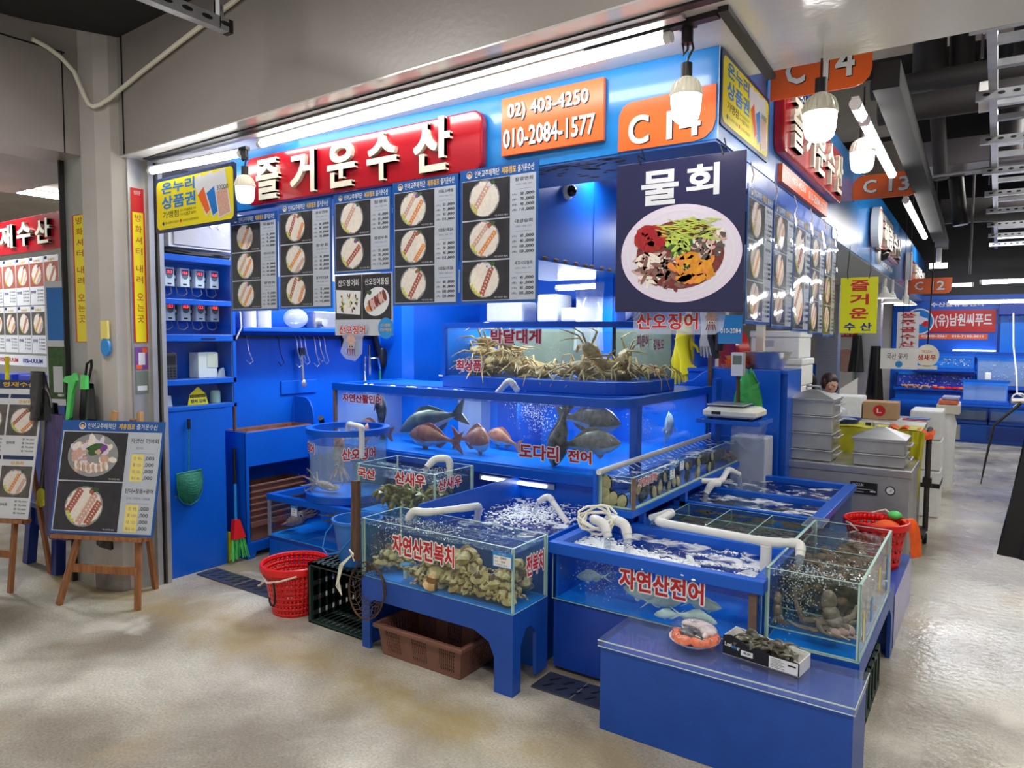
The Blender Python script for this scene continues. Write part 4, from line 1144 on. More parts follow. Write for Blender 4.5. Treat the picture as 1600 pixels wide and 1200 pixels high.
# side: neighbours' signs farther down the aisle
def round_sign(u, z, r, label):
 F = sidef(0.02); pts = [(u + r * math.cos(2 * math.pi * i / 30), z + r * math.sin(2 * math.pi * i / 30)) for i in range(30)]
 t = thing('round_sign', label, 'sign', sp(u, z - r, 0.02))
 MB('white').prism(F, pts, 0, 0.06).build('disc', t)
 MB('red').ring(F, u, z, r * 0.82, r * 0.9, 1, 0.061).build('ring', t)
F = sidef()
def far_sign(u0, u1, z0, z1, txt, label):
 t = thing('shop_sign', label, 'sign', sp((u0 + u1) / 2, z0, 0), group='red signs of the stalls farther down the aisle')
 MB('sign_red').boxf(F, u0, u1, z0, z1, 0, 0.05).build('panel', t, bevel=0.01)
 n = len(txt); w = (u1 - u0) * 0.9 / n
 for i, ch in enumerate(txt): MB('ivory').text(F, ch, u0 + (u1 - u0) * .06 + i * w, z0 + (z1 - z0) * .14, u0 + (u1 - u0) * .06 + (i + .86) * w, z1 - (z1 - z0) * .12, 0.05, 0.028, 0.03).build('raised_letter', t)
far_sign(4.55, 6.45, 2.42, 2.70, '해람수산', 'red neighbouring shop sign beyond the orange C 13 plaque, after a white disc')
far_sign(8.2, 10.6, 2.36, 2.66, '영진수산', 'far red shop sign beyond the second white disc on the aisle side')
round_sign(4.35, 2.57, 0.17, 'white round sign board at the start of the neighbouring red shop sign')
round_sign(7.75, 2.52, 0.18, 'second white round sign board, farther down the aisle fascia')
single('centre_sign', 'navy strip above the neighbouring red shop sign', 'sign', MB('navy_sign').boxf(F, 4.87, 6.2, 2.73, 2.83, 0, 0.012).use('white').text(F, '수산물유통센타', 4.95, 2.75, 6.1, 2.81, 0.013, 0.02))
single('phone_numbers', 'row of small white digits on the fascia below the neighbouring red sign', 'lettering', MB('white').text(F, '02)400-1234', 5.05, 2.30, 6.3, 2.37, 0.002, 0.02))
# security cameras
def dome_camera(c, n, label, s=1.0):
 t = thing('dome_camera', label, 'camera', c, group='dome security cameras')
 c, n = Vector(c), Vector(n).normalized()
 MB('white').tube([c, c + n * 0.012 * s, c + n * 0.022 * s], [0.05 * s, 0.05 * s, 0.042 * s], 20).build('base', t)
 MB('black_gloss').ball(c + n * 0.03 * s, 0.033 * s, 16, 10).build('lens_dome', t)
dome_camera((-2.145, 3.74, 2.46), (1, -0.1, -0.1), 'white dome camera on the blue panel inside the stall')
dome_camera(sp(4.9, 2.38, 0.0), SF.n, 'white dome camera on the aisle fascia below the neighbouring red sign', 1.6)

# hanging signs along the aisle
F = front(5.6, -0.948, 1.638)
t = thing('hanging_sign', 'lime yellow hanging sign with vertical red and blue lettering', 'sign', F.p(0.12, 0, 0))
MB('lime_sign').boxf(F, 0, 0.24, 0, 0.395, -0.006, 0).build('board', t)
m = MB('text_red')
for i, ch in enumerate('즐거운'): m.text(F, ch, 0.062, 0.30 - i * 0.098, 0.185, 0.375 - i * 0.098, 0.001, 0.03)
m.use('text_navy').text(F, '수', 0.03, 0.018, 0.105, 0.075, 0.001, 0.03).text(F, '산', 0.135, 0.018, 0.21, 0.075, 0.001, 0.03)
m.build('lettering', t)
MB('black').tube([F.p(0.045, 0.385, 0.003), F.p(0.04, 0.43, 0), F.p(0.05, 0.62, -0.02)], 0.003, 5).tube([F.p(0.18, 0.385, 0.003), F.p(0.19, 0.43, 0), F.p(0.18, 0.62, -0.02)], 0.003, 5).build('ties', t)
F = front(8.5, -0.88, 1.50)
t = thing('hanging_sign', 'white hanging sign with vertical red lettering, far down the aisle', 'sign', F.p(0.1, 0, 0))
MB('paper').boxf(F, 0, 0.20, 0, 0.38, -0.006, 0).build('board', t)
m = MB('text_red')
for i, ch in enumerate('풍주골수산'): m.text(F, ch, 0.03, 0.315 - i * 0.074, 0.17, 0.372 - i * 0.074, 0.001, 0.03)
m.build('lettering', t)
MB('black').tube([F.p(0.1, 0.38, 0), F.p(0.1, 3.1, 0)], 0.003, 5).build('ties', t)
F = front(8.45, -1.02, 1.285)
t = thing('hanging_sign', 'white board with handwritten lettering hanging below the white vertical sign', 'sign', F.p(0.17, 0, 0))
MB('white').boxf(F, 0, 0.345, 0, 0.215, -0.006, 0).build('board', t)
m = MB('text_black').text(F, '국산 꽃게', 0.06, 0.10, 0.25, 0.165, 0.001); m.use('tag_blue').disc(F, 0.175, 0.05, 0.034, None, 0.001, 18); m.build('lettering', t)
MB('black').tube([F.p(0.17, 0.215, -0.002), F.p(0.20, 0.26, 0.04), F.p(0.20, 3.315, 0.05)], 0.003, 5).build('ties', t)
F = front(9.0, -0.63, 1.42)
t = thing('hanging_sign', 'round pale sign with red lettering hanging on a long black cord', 'sign', F.p(0, -0.11, 0))
MB('ivory').disc(F, 0, 0, 0.115, 0.12, 0.0, 30).boxf(F, -0.10, 0.10, -0.15, -0.11, -0.01, 0).build('board', t)
MB('text_red').text(F, '생새우', -0.09, -0.055, 0.085, 0.01, 0.002, 0.03).text(F, '맛있는', -0.05, 0.03, 0.05, 0.06, 0.002).build('lettering', t)
MB('black').tube([F.p(0, 0.12, 0), F.p(0.02, 0.9, 0), F.p(0.02, 3.18, 0)], 0.008, 6).build('cord', t)

# fire shutter warning strips on the steel jambs
def strip(F, w, h, label):
 t = thing('warning_strip', label, 'sign', F.p(w / 2, 0, 0), group='yellow fire shutter warning strips')
 MB('red').boxf(F, 0, w, 0, h, 0, 0.001).build('red_border', t)
 MB('yellow_sign').rect(F, w * .1, 0.004, w * .88, h - 0.004, 0.0014).build('yellow_field', t)
 m = MB('text_brown'); k = 0
 for i, ch in enumerate('방화셔터 내려 오는곳'):
  if ch == ' ': k += 0.55; continue
  y = h * (0.925 - 0.0845 * k); k += 1
  m.text(F, ch, w * .27, y, w * .75, y + h * 0.055, 0.002, 0.01)
 m.build('lettering', t)
strip(Fr((-4.805, 2.199, 1.548), (1, 0, 0)), 0.172, 0.785, 'wide yellow warning strip with red border on the steel jamb left of the pillar')
strip(Fr((-4.397, 2.348, 1.548), (0, 1, 0)), 0.085, 0.80, 'narrow looking yellow warning strip on the shutter rail at the right of the pillar')
F = Fr((-4.398, 2.35, 1.35), (0, 1, 0))
single('wall_label', 'red paper label above the right yellow warning strip', 'label', MB('red').boxf(F, 0, 0.08, 1.0, 1.14, 0, 0.001).use('paper').text(F, '방화문', 0.02, 1.10, 0.06, 1.125, 0.0015))
single('wall_label', 'patterned orange and purple label below the right yellow warning strip', 'label', MB('purple').boxf(F, 0, 0.08, 0.03, 0.17, 0, 0.001).use('orange').rect(F, 0.005, 0.035, 0.04, 0.06, 0.0012).rect(F, 0.045, 0.135, 0.075, 0.165, 0.0012).use('paper').rect(F, 0.02, 0.06, 0.062, 0.135, 0.0015))
single('wall_label', 'pale green grey label low on the shutter rail', 'label', MB('screen_green').boxf(F, 0, 0.08, -0.12, 0.02, 0, 0.001).use('paper').rect(F, 0.01, -0.10, 0.07, -0.07, 0.0012))
F = Fr((-4.50, 2.202, 1.55), (1, 0.25, 0))
single('wall_label', 'small yellow notice on the pillar above the blue badge', 'label', MB('note_yellow').boxf(F, 0, 0.055, 0.02, 0.13, -0.01, 0.004))
single('wall_label', 'round light blue badge on the pillar', 'label', MB('tag_blue').prism(F, [(0.03 + 0.034 * math.cos(i * 0.2618), -0.03 + 0.055 * math.sin(i * 0.2618)) for i in range(24)], -0.01, 0.004))
# ------------------------------------------------------------------ tanks
def pane_box(m, x0, x1, y0, y1, z0, z1, g='glass', e='glass_edge'):
 """A glass sheet with polished greenish edges; the two big faces are clear."""
 d = (x1 - x0, y1 - y0, z1 - z0); k = d.index(min(d))
 vs = [(x, y, z) for z in (z0, z1) for y in (y0, y1) for x in (x0, x1)]
 fs = [((0, 2, 3, 1), 2), ((4, 5, 7, 6), 2), ((0, 1, 5, 4), 1), ((2, 6, 7, 3), 1), ((0, 4, 6, 2), 0), ((1, 3, 7, 5), 0)]
 for f, a in fs: m.use(g if a == k else e).add([vs[i] for i in f], [(0, 1, 2, 3)])
 return m
def glass_tank(t, x0, x1, y0, y1, z0, z1, sides='fblr', g='glass', th=0.010, inner=None, silicone=True):
 if 'f' in sides: pane_box(MB(), x0, x1, y0, y0 + th, z0, z1, g).build('glass_pane', t)
 if 'b' in sides: pane_box(MB(), x0, x1, y1 - th, y1, z0, z1, g).build('glass_pane', t)
 if 'l' in sides: pane_box(MB(), x0, x0 + th, y0 + th, y1 - th, z0, z1, g).build('glass_pane', t)
 if 'r' in sides: pane_box(MB(), x1 - th, x1, y0 + th, y1 - th, z0, z1, g).build('glass_pane', t)
 if silicone:
  m = MB('silicone'); s = 0.007
  for x, y in ((x0 + th, y0 + th), (x1 - th, y0 + th), (x0 + th, y1 - th), (x1 - th, y1 - th)):
   m.box(x - s / 2, x + s / 2, y - s / 2, y + s / 2, z0 + 0.004, z1 - 0.004)
  m.box(x0 + th, x1 - th, y0 + th, y0 + th + s, z0, z0 + s).box(x1 - th - s, x1 - th, y0 + th, y1 - th, z0, z0 + s)
  m.build('silicone_seam', t)
def water_body(t, x0, x1, y0, y1, z0, z1, top='water', sd='water_side', amp=0.004, seed=0):
 nx, ny = max(6, int((x1 - x0) / 0.03)), max(6, int((y1 - y0) / 0.03))
 f = lambda i, j: Vector((x0 + (x1 - x0) * i, y0 + (y1 - y0) * j, z1 + amp * (math.sin(i * nx * .9 + seed) * math.sin(j * ny * .8 + 1.7 * seed) + .6 * math.sin((i * nx + j * ny) * .55 + seed))))
 m = MB(top).grid(f, nx, ny)
 m.use(sd)
 e = 0.002; zt = z1 - 0.002
 for q in ([(x0, y0 + e), (x1, y0 + e)], [(x1 - e, y0), (x1 - e, y1)], [(x1, y1 - e), (x0, y1 - e)], [(x0 + e, y1), (x0 + e, y0)]):
  m.add([(*q[0], z0), (*q[1], z0), (*q[1], zt), (*q[0], zt)], [(0, 1, 2, 3)])
 return m.build('water', t)
def bubbles(t, pts, n, spread, r=0.004, seed=0):
 """Plume of air bubbles along a polyline, nobody could count them."""
 rg = random.Random(seed); m = MB('bubble')
 for i in range(n):
  k = rg.random() * (len(pts) - 1); a = int(k); b = Vector(pts[a]).lerp(Vector(pts[min(a + 1, len(pts) - 1)]), k - a)
  c = b + Vector((rg.gauss(0, spread[0]), rg.gauss(0, spread[1]), rg.gauss(0, spread[2])))
  q = r * rg.uniform(0.25, 0.8)
  m.add([c + Vector(v) * q for v in ((1, 0, 0), (-1, 0, 0), (0, 1, 0), (0, -1, 0), (0, 0, 1), (0, 0, -1))],
              [(0, 2, 4), (2, 1, 4), (1, 3, 4), (3, 0, 4), (2, 0, 5), (1, 2, 5), (3, 1, 5), (0, 3, 5)], True)
 return m.build('bubbles', t, kind='stuff')
def red_text(t, F, items, bold=0.035):
 for s, u0, v0, u1, v1 in items: MB('text_red').text(F, s, u0, v0, u1, v1, 0.0022, bold, outline=('white', 0.055, 0.0008)).build('lettering', t)
def price_tag(t, F, u, v, w, h, txt='전복치'):
 m = MB('tag_blue').boxf(F, u, u + w, v, v + h, 0.001, 0.0025)
 m.use('white').rect(F, u + w * .05, v + h * .06, u + w * .95, v + h * .76, 0.0028)
 m.use('paper').text(F, '국내산', u + w * .3, v + h * .82, u + w * .7, v + h * .94, 0.003)
 m.use('text_black').text(F, '품명', u + w * .1, v + h * .56, u + w * .25, v + h * .66, 0.003).text(F, txt, u + w * .4, v + h * .54, u + w * .7, v + h * .70, 0.003, 0.02).text(F, '원산지', u + w * .1, v + h * .33, u + w * .28, v + h * .43, 0.003).text(F, '속초', u + w * .44, v + h * .32, u + w * .66, v + h * .46, 0.003, 0.02).text(F, '가격정보 없음', u + w * .1, v + h * .12, u + w * .75, v + h * .22, 0.003)
 return m.build('price_tag', t)
def rim_frame(t, x0, x1, y0, y1, z0, z1, w=0.035, mt='blue', name='rim'):
 m = MB(mt).box(x0, x1, y0, y0 + w, z0, z1).box(x0, x1, y1 - w, y1, z0, z1).box(x0, x0 + w, y0 + w, y1 - w, z0, z1).box(x1 - w, x1, y0 + w, y1 - w, z0, z1)
 return m.build(name, t, bevel=0.003)

# --- snail tank in front, on its blue table
t = thing('tank_table', 'blue four-legged table with arched cut-outs under the snail tank', 'table', (-2.18, 2.7, 0))
F = front(2.55)
m = MB('blue_bench').prism(F, [(-2.65, 0), (-2.595, 0), (-2.595, 0.235), (-2.565, 0.262), (-1.93, 0.262), (-1.845, 0.225), (-1.815, 0.16), (-1.815, 0), (-1.715, 0), (-1.715, 0.372), (-2.65, 0.372)], -0.018, 0)
m.build('front_panel', t)
F = side(-1.715)
MB('blue_bench').prism(F, [(2.569, 0), (2.615, 0), (2.615, 0.215), (2.66, 0.28), (2.70, 0.28), (2.745, 0.235), (2.745, 0.03), (2.845, 0.03), (2.845, 0.372), (2.569, 0.372)], -0.018, 0).build('side_panel', t)
MB('blue_bench').box(-2.65, -2.632, 2.568, 2.845, 0, 0.372).build('side_panel', t)
MB('blue_bench').box(-2.632, -1.733, 2.568, 2.845, 0.352, 0.372).build('table_top', t)
t = thing('snail_tank', 'glass tank full of frilled brown sea snails, first in the front row', 'tank', (-2.18, 2.7, 0.372))
MB('blue_tank').box(-2.64, -1.72, 2.56, 2.838, 0.374, 0.382).build('tank_floor', t)
glass_tank(t, -2.65, -1.715, 2.552, 2.843, 0.374, 0.672, g='glass_algae')
water_body(t, -2.64, -1.725, 2.562, 2.833, 0.383, 0.640, 'water', 'water_murk', seed=1)
bubbles(t, [(-2.56, 2.66, 0.42), (-2.53, 2.68, 0.62)], 420, (0.045, 0.06, 0.03), 0.0045, 1)
bubbles(t, [(-2.6, 2.7, 0.645), (-2.2, 2.72, 0.645)], 240, (0.05, 0.06, 0.003), 0.006, 2)
red_text(t, front(2.552), [('자연산전복치', -2.435, 0.525, -2.045, 0.625)])
red_text(t, side(-1.715), [('전복치', 2.655, 0.515, 2.805, 0.612)])
price_tag(t, front(2.552), -1.825, 0.578, 0.105, 0.068)
t = thing('air_stone', 'blue and white air stone standing on the floor of the snail tank', 'air stone', (-2.42, 2.63, 0.382))
MB('tag_blue').lathe([(0.0, 0.075), (0.028, 0.073), (0.030, 0.066), (0.012, 0.055)], (-2.42, 2.63, 0.382), 18).build('cap', t)
MB('white').lathe([(0.011, 0.056), (0.013, 0.0), (0.0, 0.0)], (-2.42, 2.63, 0.382), 16).build('stem', t)

# --- shad tank with thick blue rim, centre of the front row
t = thing('shad_tank', 'large blue rimmed tank of silver shad with white froth on its water', 'tank', (-1.22, 3.15, 0))
MB('blue_dark').box(-1.71, -0.745, 2.895, 3.41, 0.02, 0.35).build('base_cabinet', t)
m = MB('blue_tank').box(-1.705, -0.75, 2.90, 3.405, 0.352, 0.360).build('tank_floor', t)
m = MB('blue').box(-1.705, -0.75, 3.39, 3.405, 0.36, 0.57).box(-1.705, -1.69, 2.905, 3.39, 0.36, 0.57).box(-0.765, -0.75, 2.905, 3.39, 0.36, 0.57).build('back_panel', t)
pane_box(MB(), -1.715, -0.74, 2.885, 2.895, 0.352, 0.580, 'glass').build('glass_pane', t)
MB('mastic').box(-0.79, -0.758, 2.883, 2.897, 0.355, 0.578).build('corner_bead', t)
rim_frame(t, -1.73, -0.73, 2.87, 3.43, 0.575, 0.628, 0.05)
water_body(t, -1.69, -0.765, 2.897, 3.388, 0.362, 0.590, 'water_froth', 'water_side', 0.006, 2)
bubbles(t, [(-1.52, 3.0, 0.42), (-1.44, 3.0, 0.57)], 520, (0.075, 0.06, 0.04), 0.005, 3)
m = MB('foam_white')
for i in range(2200):
 k = rnd.random() ** 1.3; q = rnd.uniform(.003, .008)
 m.ball((-1.64 + 0.66 * k + rnd.gauss(0, .03), 3.07 - 0.13 * k + rnd.gauss(0, .055 * (1 - .4 * k)), 0.594), (q * 1.3, q, q * .6), 6, 4)
for c in range(20):
 cx, cy = rnd.uniform(-1.3, -0.80), rnd.uniform(2.93, 3.32)
 for i in range(24): q = rnd.uniform(.002, .005); m.ball((cx + rnd.gauss(0, .022), cy + rnd.gauss(0, .009), 0.594), (q * 1.3, q, q * .5), 6, 4)
m.build('froth', t, kind='stuff')
red_text(t, front(2.884), [('자연산전어', -1.362, 0.478, -0.975, 0.572)])

# --- glass tank of octopus at the right front corner, on a blue table
t = thing('tank_table', 'narrow blue table with an arched side under the octopus tank', 'table', (-0.56, 3.45, 0))
F = side(-0.382)
MB('blue_bench').prism(F, [(2.949, 0), (2.985, 0), (2.985, 0.20), (3.05, 0.285), (3.86, 0.285), (3.955, 0.22), (3.955, 0), (4.045, 0), (4.045, 0.362), (2.949, 0.362)], -0.018, 0).build('side_panel', t)
MB('blue_bench').box(-0.735, -0.382, 2.93, 2.948, 0, 0.362).build('front_panel', t)
MB('blue_bench').box(-0.735, -0.40, 2.948, 4.045, 0.344, 0.362).box(-0.735, -0.40, 4.03, 4.045, 0, 0.344).build('table_top', t)
t = thing('octopus_tank', 'tall clear glass tank with octopus in front and brown heaps behind, at the right corner', 'tank', (-0.56, 3.4, 0.362))
MB('blue_tank').box(-0.73, -0.395, 2.95, 3.86, 0.364, 0.372).build('tank_floor', t)
glass_tank(t, -0.738, -0.385, 2.935, 3.87, 0.364, 0.672, g='glass')
for i, y in enumerate((3.19, 3.40, 3.62)):
 pane_box(MB(), -0.728, -0.395, y, y + 0.006, 0.372, 0.655, 'glass_algae').build('divider', t)
water_body(t, -0.727, -0.396, 2.947, 3.188, 0.42, 0.645, 'water', 'water_side', 0.004, 3)
water_body(t, -0.727, -0.396, 3.198, 3.858, 0.374, 0.640, 'water', 'water_murk', 0.003, 4)
pane_box(MB(), -0.728, -0.396, 2.95, 3.187, 0.425, 0.431, 'glass_algae').build('raised_floor', t)
bubbles(t, [(-0.66, 3.02, 0.45), (-0.63, 3.05, 0.64)], 480, (0.05, 0.05, 0.03), 0.0045, 5)
bubbles(t, [(-0.66, 3.0, 0.648), (-0.46, 3.1, 0.648)], 260, (0.06, 0.06, 0.002), 0.006, 6)
F = side(-0.385)
for mt, a, b, z0, z1 in (('note_yellow', 3.0, 3.03, .42, .54), ('note_yellow', 3.42, 3.47, .50, .60), ('tag_blue', 3.2, 3.25, .44, .53), ('tag_blue', 3.7, 3.76, .42, .58)): MB(mt).boxf(F, a, b, z0, z1, 0.001, 0.002).build('price_tag', t)
m = MB('squirt_heap')
for i in range(260):
 m.ball((rnd.uniform(-0.71, -0.41), rnd.uniform(3.22, 3.84), 0.39 + rnd.random() * .20), (rnd.uniform(.018, .034), rnd.uniform(.018, .034), .02), 8, 6)
heap_o = m.build('sea_squirt_heap', None)
tag(heap_o, 'heap of brown sea squirts behind the glass dividers of the octopus tank', 'sea squirts', kind='stuff')

# --- open basin behind the snail tank
t = thing('open_basin', 'deep blue basin of churning dark water between the shrimp tank and the shad tank', 'tank', (-2.15, 3.2, 0))
m = MB('blue').box(-2.535, -2.52, 2.86, 3.84, 0, 0.70).box(-1.795, -1.78, 2.86, 3.84, 0, 0.62).box(-2.52, -1.795, 2.86, 2.872, 0, 0.61).box(-2.535, -1.72, 3.82, 3.84, 0, 0.70).box(-2.52, -1.795, 2.872, 3.82, 0.3, 0.31)
m.build('basin_walls', t)
water_body(t, -2.52, -1.795, 2.872, 3.82, 0.312, 0.565, 'water_foam', 'water_side', 0.007, 5)
m = MB('foam_white')
for i in range(1300): q = rnd.uniform(.002, .007); m.ball((-2.22 + rnd.gauss(0, .12), 3.48 + rnd.gauss(0, .15), 0.569), (q * 1.4, q, q * .5), 6, 4)
m.build('froth', t, kind='stuff')

# --- shrimp tank
t = thing('tank_stand', 'blue block stand under the shrimp tank', 'stand', (-2.85, 3.17, 0))
MB('blue_dark').box(-3.155, -2.546, 3.0, 3.36, 0, 0.545).build('block', t, bevel=0.004)
t = thing('shrimp_tank', 'small glass tank of live shrimp in two cells, between squid cylinder and open basin', 'tank', (-2.85, 3.17, 0.545))
MB('blue_tank').box(-3.15, -2.551, 3.01, 3.35, 0.546, 0.553).build('tank_floor', t)
glass_tank(t, -3.157, -2.545, 3.002, 3.358, 0.546, 0.835, g='glass_algae')
water_body(t, -3.147, -2.555, 3.013, 3.347, 0.555, 0.775, 'water', 'water_murk', 0.004, 6)
bubbles(t, [(-2.98, 3.2, 0.60), (-2.95, 3.2, 0.77)], 260, (0.03, 0.05, 0.03), 0.004, 8)
bubbles(t, [(-2.8, 3.25, 0.79), (-2.65, 3.25, 0.80)], 200, (0.05, 0.05, 0.008), 0.005, 9)
red_text(t, front(3.002), [('산새우', -2.842, 0.750, -2.612, 0.825), ('국산', -3.145, 0.752, -3.0, 0.815)])
red_text(t, side(-2.545), [('산새우', 3.03, 0.735, 3.24, 0.80)])

# --- low squid tank and squid cylinder
t = thing('low_squid_tank', 'low blue rimmed squid tank on a blue cabinet, under the squid cylinder', 'tank', (-3.75, 3.6, 0))
m = MB('blue_dark').box(-4.265, -3.17, 3.205, 3.70, 0.0, 0.17).use('blue').box(-4.255, -3.2, 3.202, 3.206, 0.01, 0.145)
m.build('base_cabinet', t, bevel=0.003)
MB('blue_tank').box(-4.26, -3.18, 3.21, 3.69, 0.171, 0.178).build('tank_floor', t)
MB('blue_tank').box(-4.26, -3.18, 3.67, 3.69, 0.178, 0.425).build('back_panel', t)
pane_box(MB(), -4.265, -3.17, 3.205, 3.213, 0.172, 0.43, 'glass').build('glass_pane', t)
pane_box(MB(), -4.265, -4.257, 3.213, 3.69, 0.172, 0.43, 'glass').build('glass_pane', t)
MB('steel_dull').box(-4.27, -4.25, 3.20, 3.216, 0.17, 0.43).build('corner_strip', t)
rim_frame(t, -4.275, -3.165, 3.195, 3.705, 0.428, 0.472, 0.045)
water_body(t, -4.255, -3.18, 3.215, 3.66, 0.18, 0.425, 'water', 'water_side', 0.004, 7)
price_tag(t, front(3.205), -4.02, 0.345, 0.07, 0.075, '오징어')
cx, cy, cr = -3.74, 3.48, 0.272
t = thing('squid_cylinder', 'round clear cylinder tank of squid with thick blue rings', 'tank', (cx, cy, 0.472))
m = MB('blue').lathe([(cr - .02, 0.474), (cr + .02, 0.474), (cr + .02, 0.52), (cr - .005, 0.52)], (cx, cy, 0), 48).build('bottom_ring', t)
m = MB('blue').lathe([(cr - .03, 0.925), (cr + .015, 0.925), (cr + .015, 0.965), (cr - .03, 0.965), (cr - .03, 0.925)], (cx, cy, 0), 48).build('top_ring', t)
m = MB('glass').lathe([(cr, 0.52), (cr, 0.926)], (cx, cy, 0), 48).lathe([(cr - 0.008, 0.926), (cr - 0.008, 0.52)], (cx, cy, 0), 48).build('cylinder_wall', t)
MB('blue_tank').lathe([(cr - .01, 0.515), (0, 0.515)], (cx, cy, 0), 32).build('tank_floor', t)
m = MB('water').lathe([(0, 0.86), (0.1, 0.862), (0.2, 0.858), (cr - .012, 0.862)], (cx, cy, 0), 40).use('hazy_water').lathe([(cr - .012, 0.52), (cr - .012, 0.86)], (cx, cy, 0), 40).build('water', t)
bubbles(t, [(cx - .1, cy - .1, 0.6), (cx + .05, cy, 0.85)], 200, (0.09, 0.09, 0.05), 0.004, 10)
m = MB('text_red')
def cyl_text(m, txt, a0, a1, z0, z1):
 vs, fs, x0, x1, y0, y1 = text_data(txt, 0.035, 3)
 for rr, mt, grow in ((cr + 0.0012, 'white', 0.085), (cr + 0.0022, 'text_red', 0.035)):
  vs, fs, bx0, bx1, by0, by1 = text_data(txt, grow, 3)
  P_ = []
  for x, y, e in vs:
   a = R(a0 + (a1 - a0) * (x - x0) / (x1 - x0)); z = z0 + (z1 - z0) * (y - y0) / (y1 - y0)
   P_.append((cx + (rr + e) * math.cos(a), cy + (rr + e) * math.sin(a), z))
  m.use(mt).add(P_, fs)
cyl_text(m, '산오징어', -52, -2, 0.77, 0.85)
cyl_text(m, '산오징어', -152, -98, 0.80, 0.87)
m.build('lettering', t)

# --- big fish tank: front part with a rounded corner, and the side part along the aisle
t = thing('fish_tank', 'biggest tank, raised and blue framed, with bream and bass behind a rounded glass corner', 'tank', (-2.8, 4.2, 0.70))
def corner_path(x0, xr, y0, y1, r, n=8, inset=0.0):
 pts = [(x0, y0 + inset)]
 for i in range(n + 1):
  a = R(-90 + 90 * i / n)
  pts.append((xr - inset - (r - inset) + (r - inset) * math.cos(a), y0 + r + (r - inset) * math.sin(a)))
 pts.append((xr - inset, y1))
 return pts
def strip_wall(m, pts, z0, z1, th=0.01):
 """Vertical sheet along a plan path, thickened inwards (to the left of the path)."""
 n = len(pts); inn = []
 for i, p in enumerate(pts):
  a, b = Vector(pts[max(0, i - 1)]), Vector(pts[min(n - 1, i + 1)])
  d = (b - a).normalized(); nn = Vector((-d.y, d.x))
  inn.append((p[0] + nn.x * th, p[1] + nn.y * th))
 vs = [(x, y, z) for z in (z0, z1) for x, y in pts] + [(x, y, z) for z in (z0, z1) for x, y in inn]
 fs = []
 for i in range(n - 1):
  fs += [(i, i + 1, n + i + 1, n + i), (2 * n + i + 1, 2 * n + i, 3 * n + i, 3 * n + i + 1), (n + i, n + i + 1, 3 * n + i + 1, 3 * n + i), (i + 1, i, 2 * n + i, 2 * n + i + 1)]
 fs += [(0, n, 3 * n, 2 * n), (n - 1, 3 * n - 1, 4 * n - 1, 2 * n - 1)]
 m.add(vs, fs, True); return m
BL, BR, BY, BE, BB, BZ = -4.19, -1.767, 3.76, 5.30, 4.53, 1.237     # left, right, front, far end, back, rim height
RC = 0.18
BP = corner_path(BL, BR, BY, 3.95, RC)
MB('blue').prism(TOP, BP + [(BR, BE), (-2.58, BE), (-2.58, BB), (BL, BB)], 0.703, 0.765).build('bottom_frame', t, bevel=0.005)
MB('blue_tank').prism(TOP, corner_path(BL + .01, BR - .015, BY + .015, 3.96, RC - .02) + [(BR - .015, BE - .01), (-2.57, BE - .01), (-2.57, BB - .02), (BL + .01, BB - .02)], 0.765, 0.775).build('tank_floor', t)
m = MB('blue'); strip_wall(m, corner_path(BL - .01, BR + .01, BY - .012, BE + .01, RC + .012), 1.187, BZ, 0.05)
m.box(BL - .01, BL + .04, BY, BB, 1.187, BZ)
m.build('top_rim', t)
m = MB('glass'); strip_wall(m, BP, 0.765, 1.19, 0.01); m.build('curved_front_glass', t)
pane_box(MB(), BR - .011, BR, 4.01, BE - .08, 0.765, 1.19, 'glass').build('glass_pane', t)
MB('blue').box(BR - .045, BR + .005, 3.94, 4.01, 0.765, 1.187).build('corner_post', t, bevel=0.003); MB('blue').box(BR - .025, BR + .005, BE - .08, BE, 0.765, 1.187).build('corner_post', t, bevel=0.003)
MB('mastic').box(BL - .005, BL + .02, BY - .008, BY + .016, 0.765, 1.187).build('corner_bead', t)
m = MB('blue_tank').box(BL + .01, -2.58, BB - .03, BB - .01, 0.77, 1.185).box(-2.59, -2.57, BB, BE, 0.77, 1.185).box(-2.58, BR - .02, BE - .03, BE - .01, 0.77, 1.185)
m.use('blue_perforated').box(-3.17, -2.81, BB - .042, BB - .032, 0.77, 1.185)
m.use('blue').box(-2.80, -2.78, 4.2, BB - .03, 0.77, 1.185)
m.build('back_panel', t)
MB('hazy_water').box(BL + .005, BL + .015, BY + .02, BB - .02, 0.77, 1.185).build('glass_side', t)
m = MB('water')
m.grid(lambda i, j: Vector((BL + .02 + 2.37 * i, BY + .015 + 0.71 * j, 1.17 + 0.003 * math.sin(40 * i) * math.sin(20 * j))), 30, 12)
m.grid(lambda i, j: Vector((-2.565 + 0.77 * i, BB - .03 + 0.75 * j, 1.17 + 0.003 * math.sin(30 * i) * math.sin(20 * j))), 14, 14)
m.build('water', t)
MB('blue').prism(TOP, [(BL + .05, 4.02), (BR - .05, 4.02), (BR - .05, BE - .02), (-2.56, BE - .02), (-2.56, BB - .02), (BL + .05, BB - .02)], 1.207, 1.231).build('cover_deck', t)
MB('hazy_water').box(-3.44, -3.22, 4.34, 4.46, 0.78, 1.17).build('filter_column', t)
bubbles(t, [(-2.68, 4.08, 1.16), (-2.49, 4.06, 1.01)], 560, (0.075, 0.05, 0.05), 0.0065, 11)
bubbles(t, [(-2.66, 3.97, 1.165), (-2.10, 3.89, 1.165)], 300, (0.085, 0.05, 0.006), 0.0065, 12)
bubbles(t, [(-1.93, 4.30, 1.16), (-1.93, 4.40, 0.96)], 300, (0.03, 0.06, 0.03), 0.0065, 13)
m = MB('foam_white')
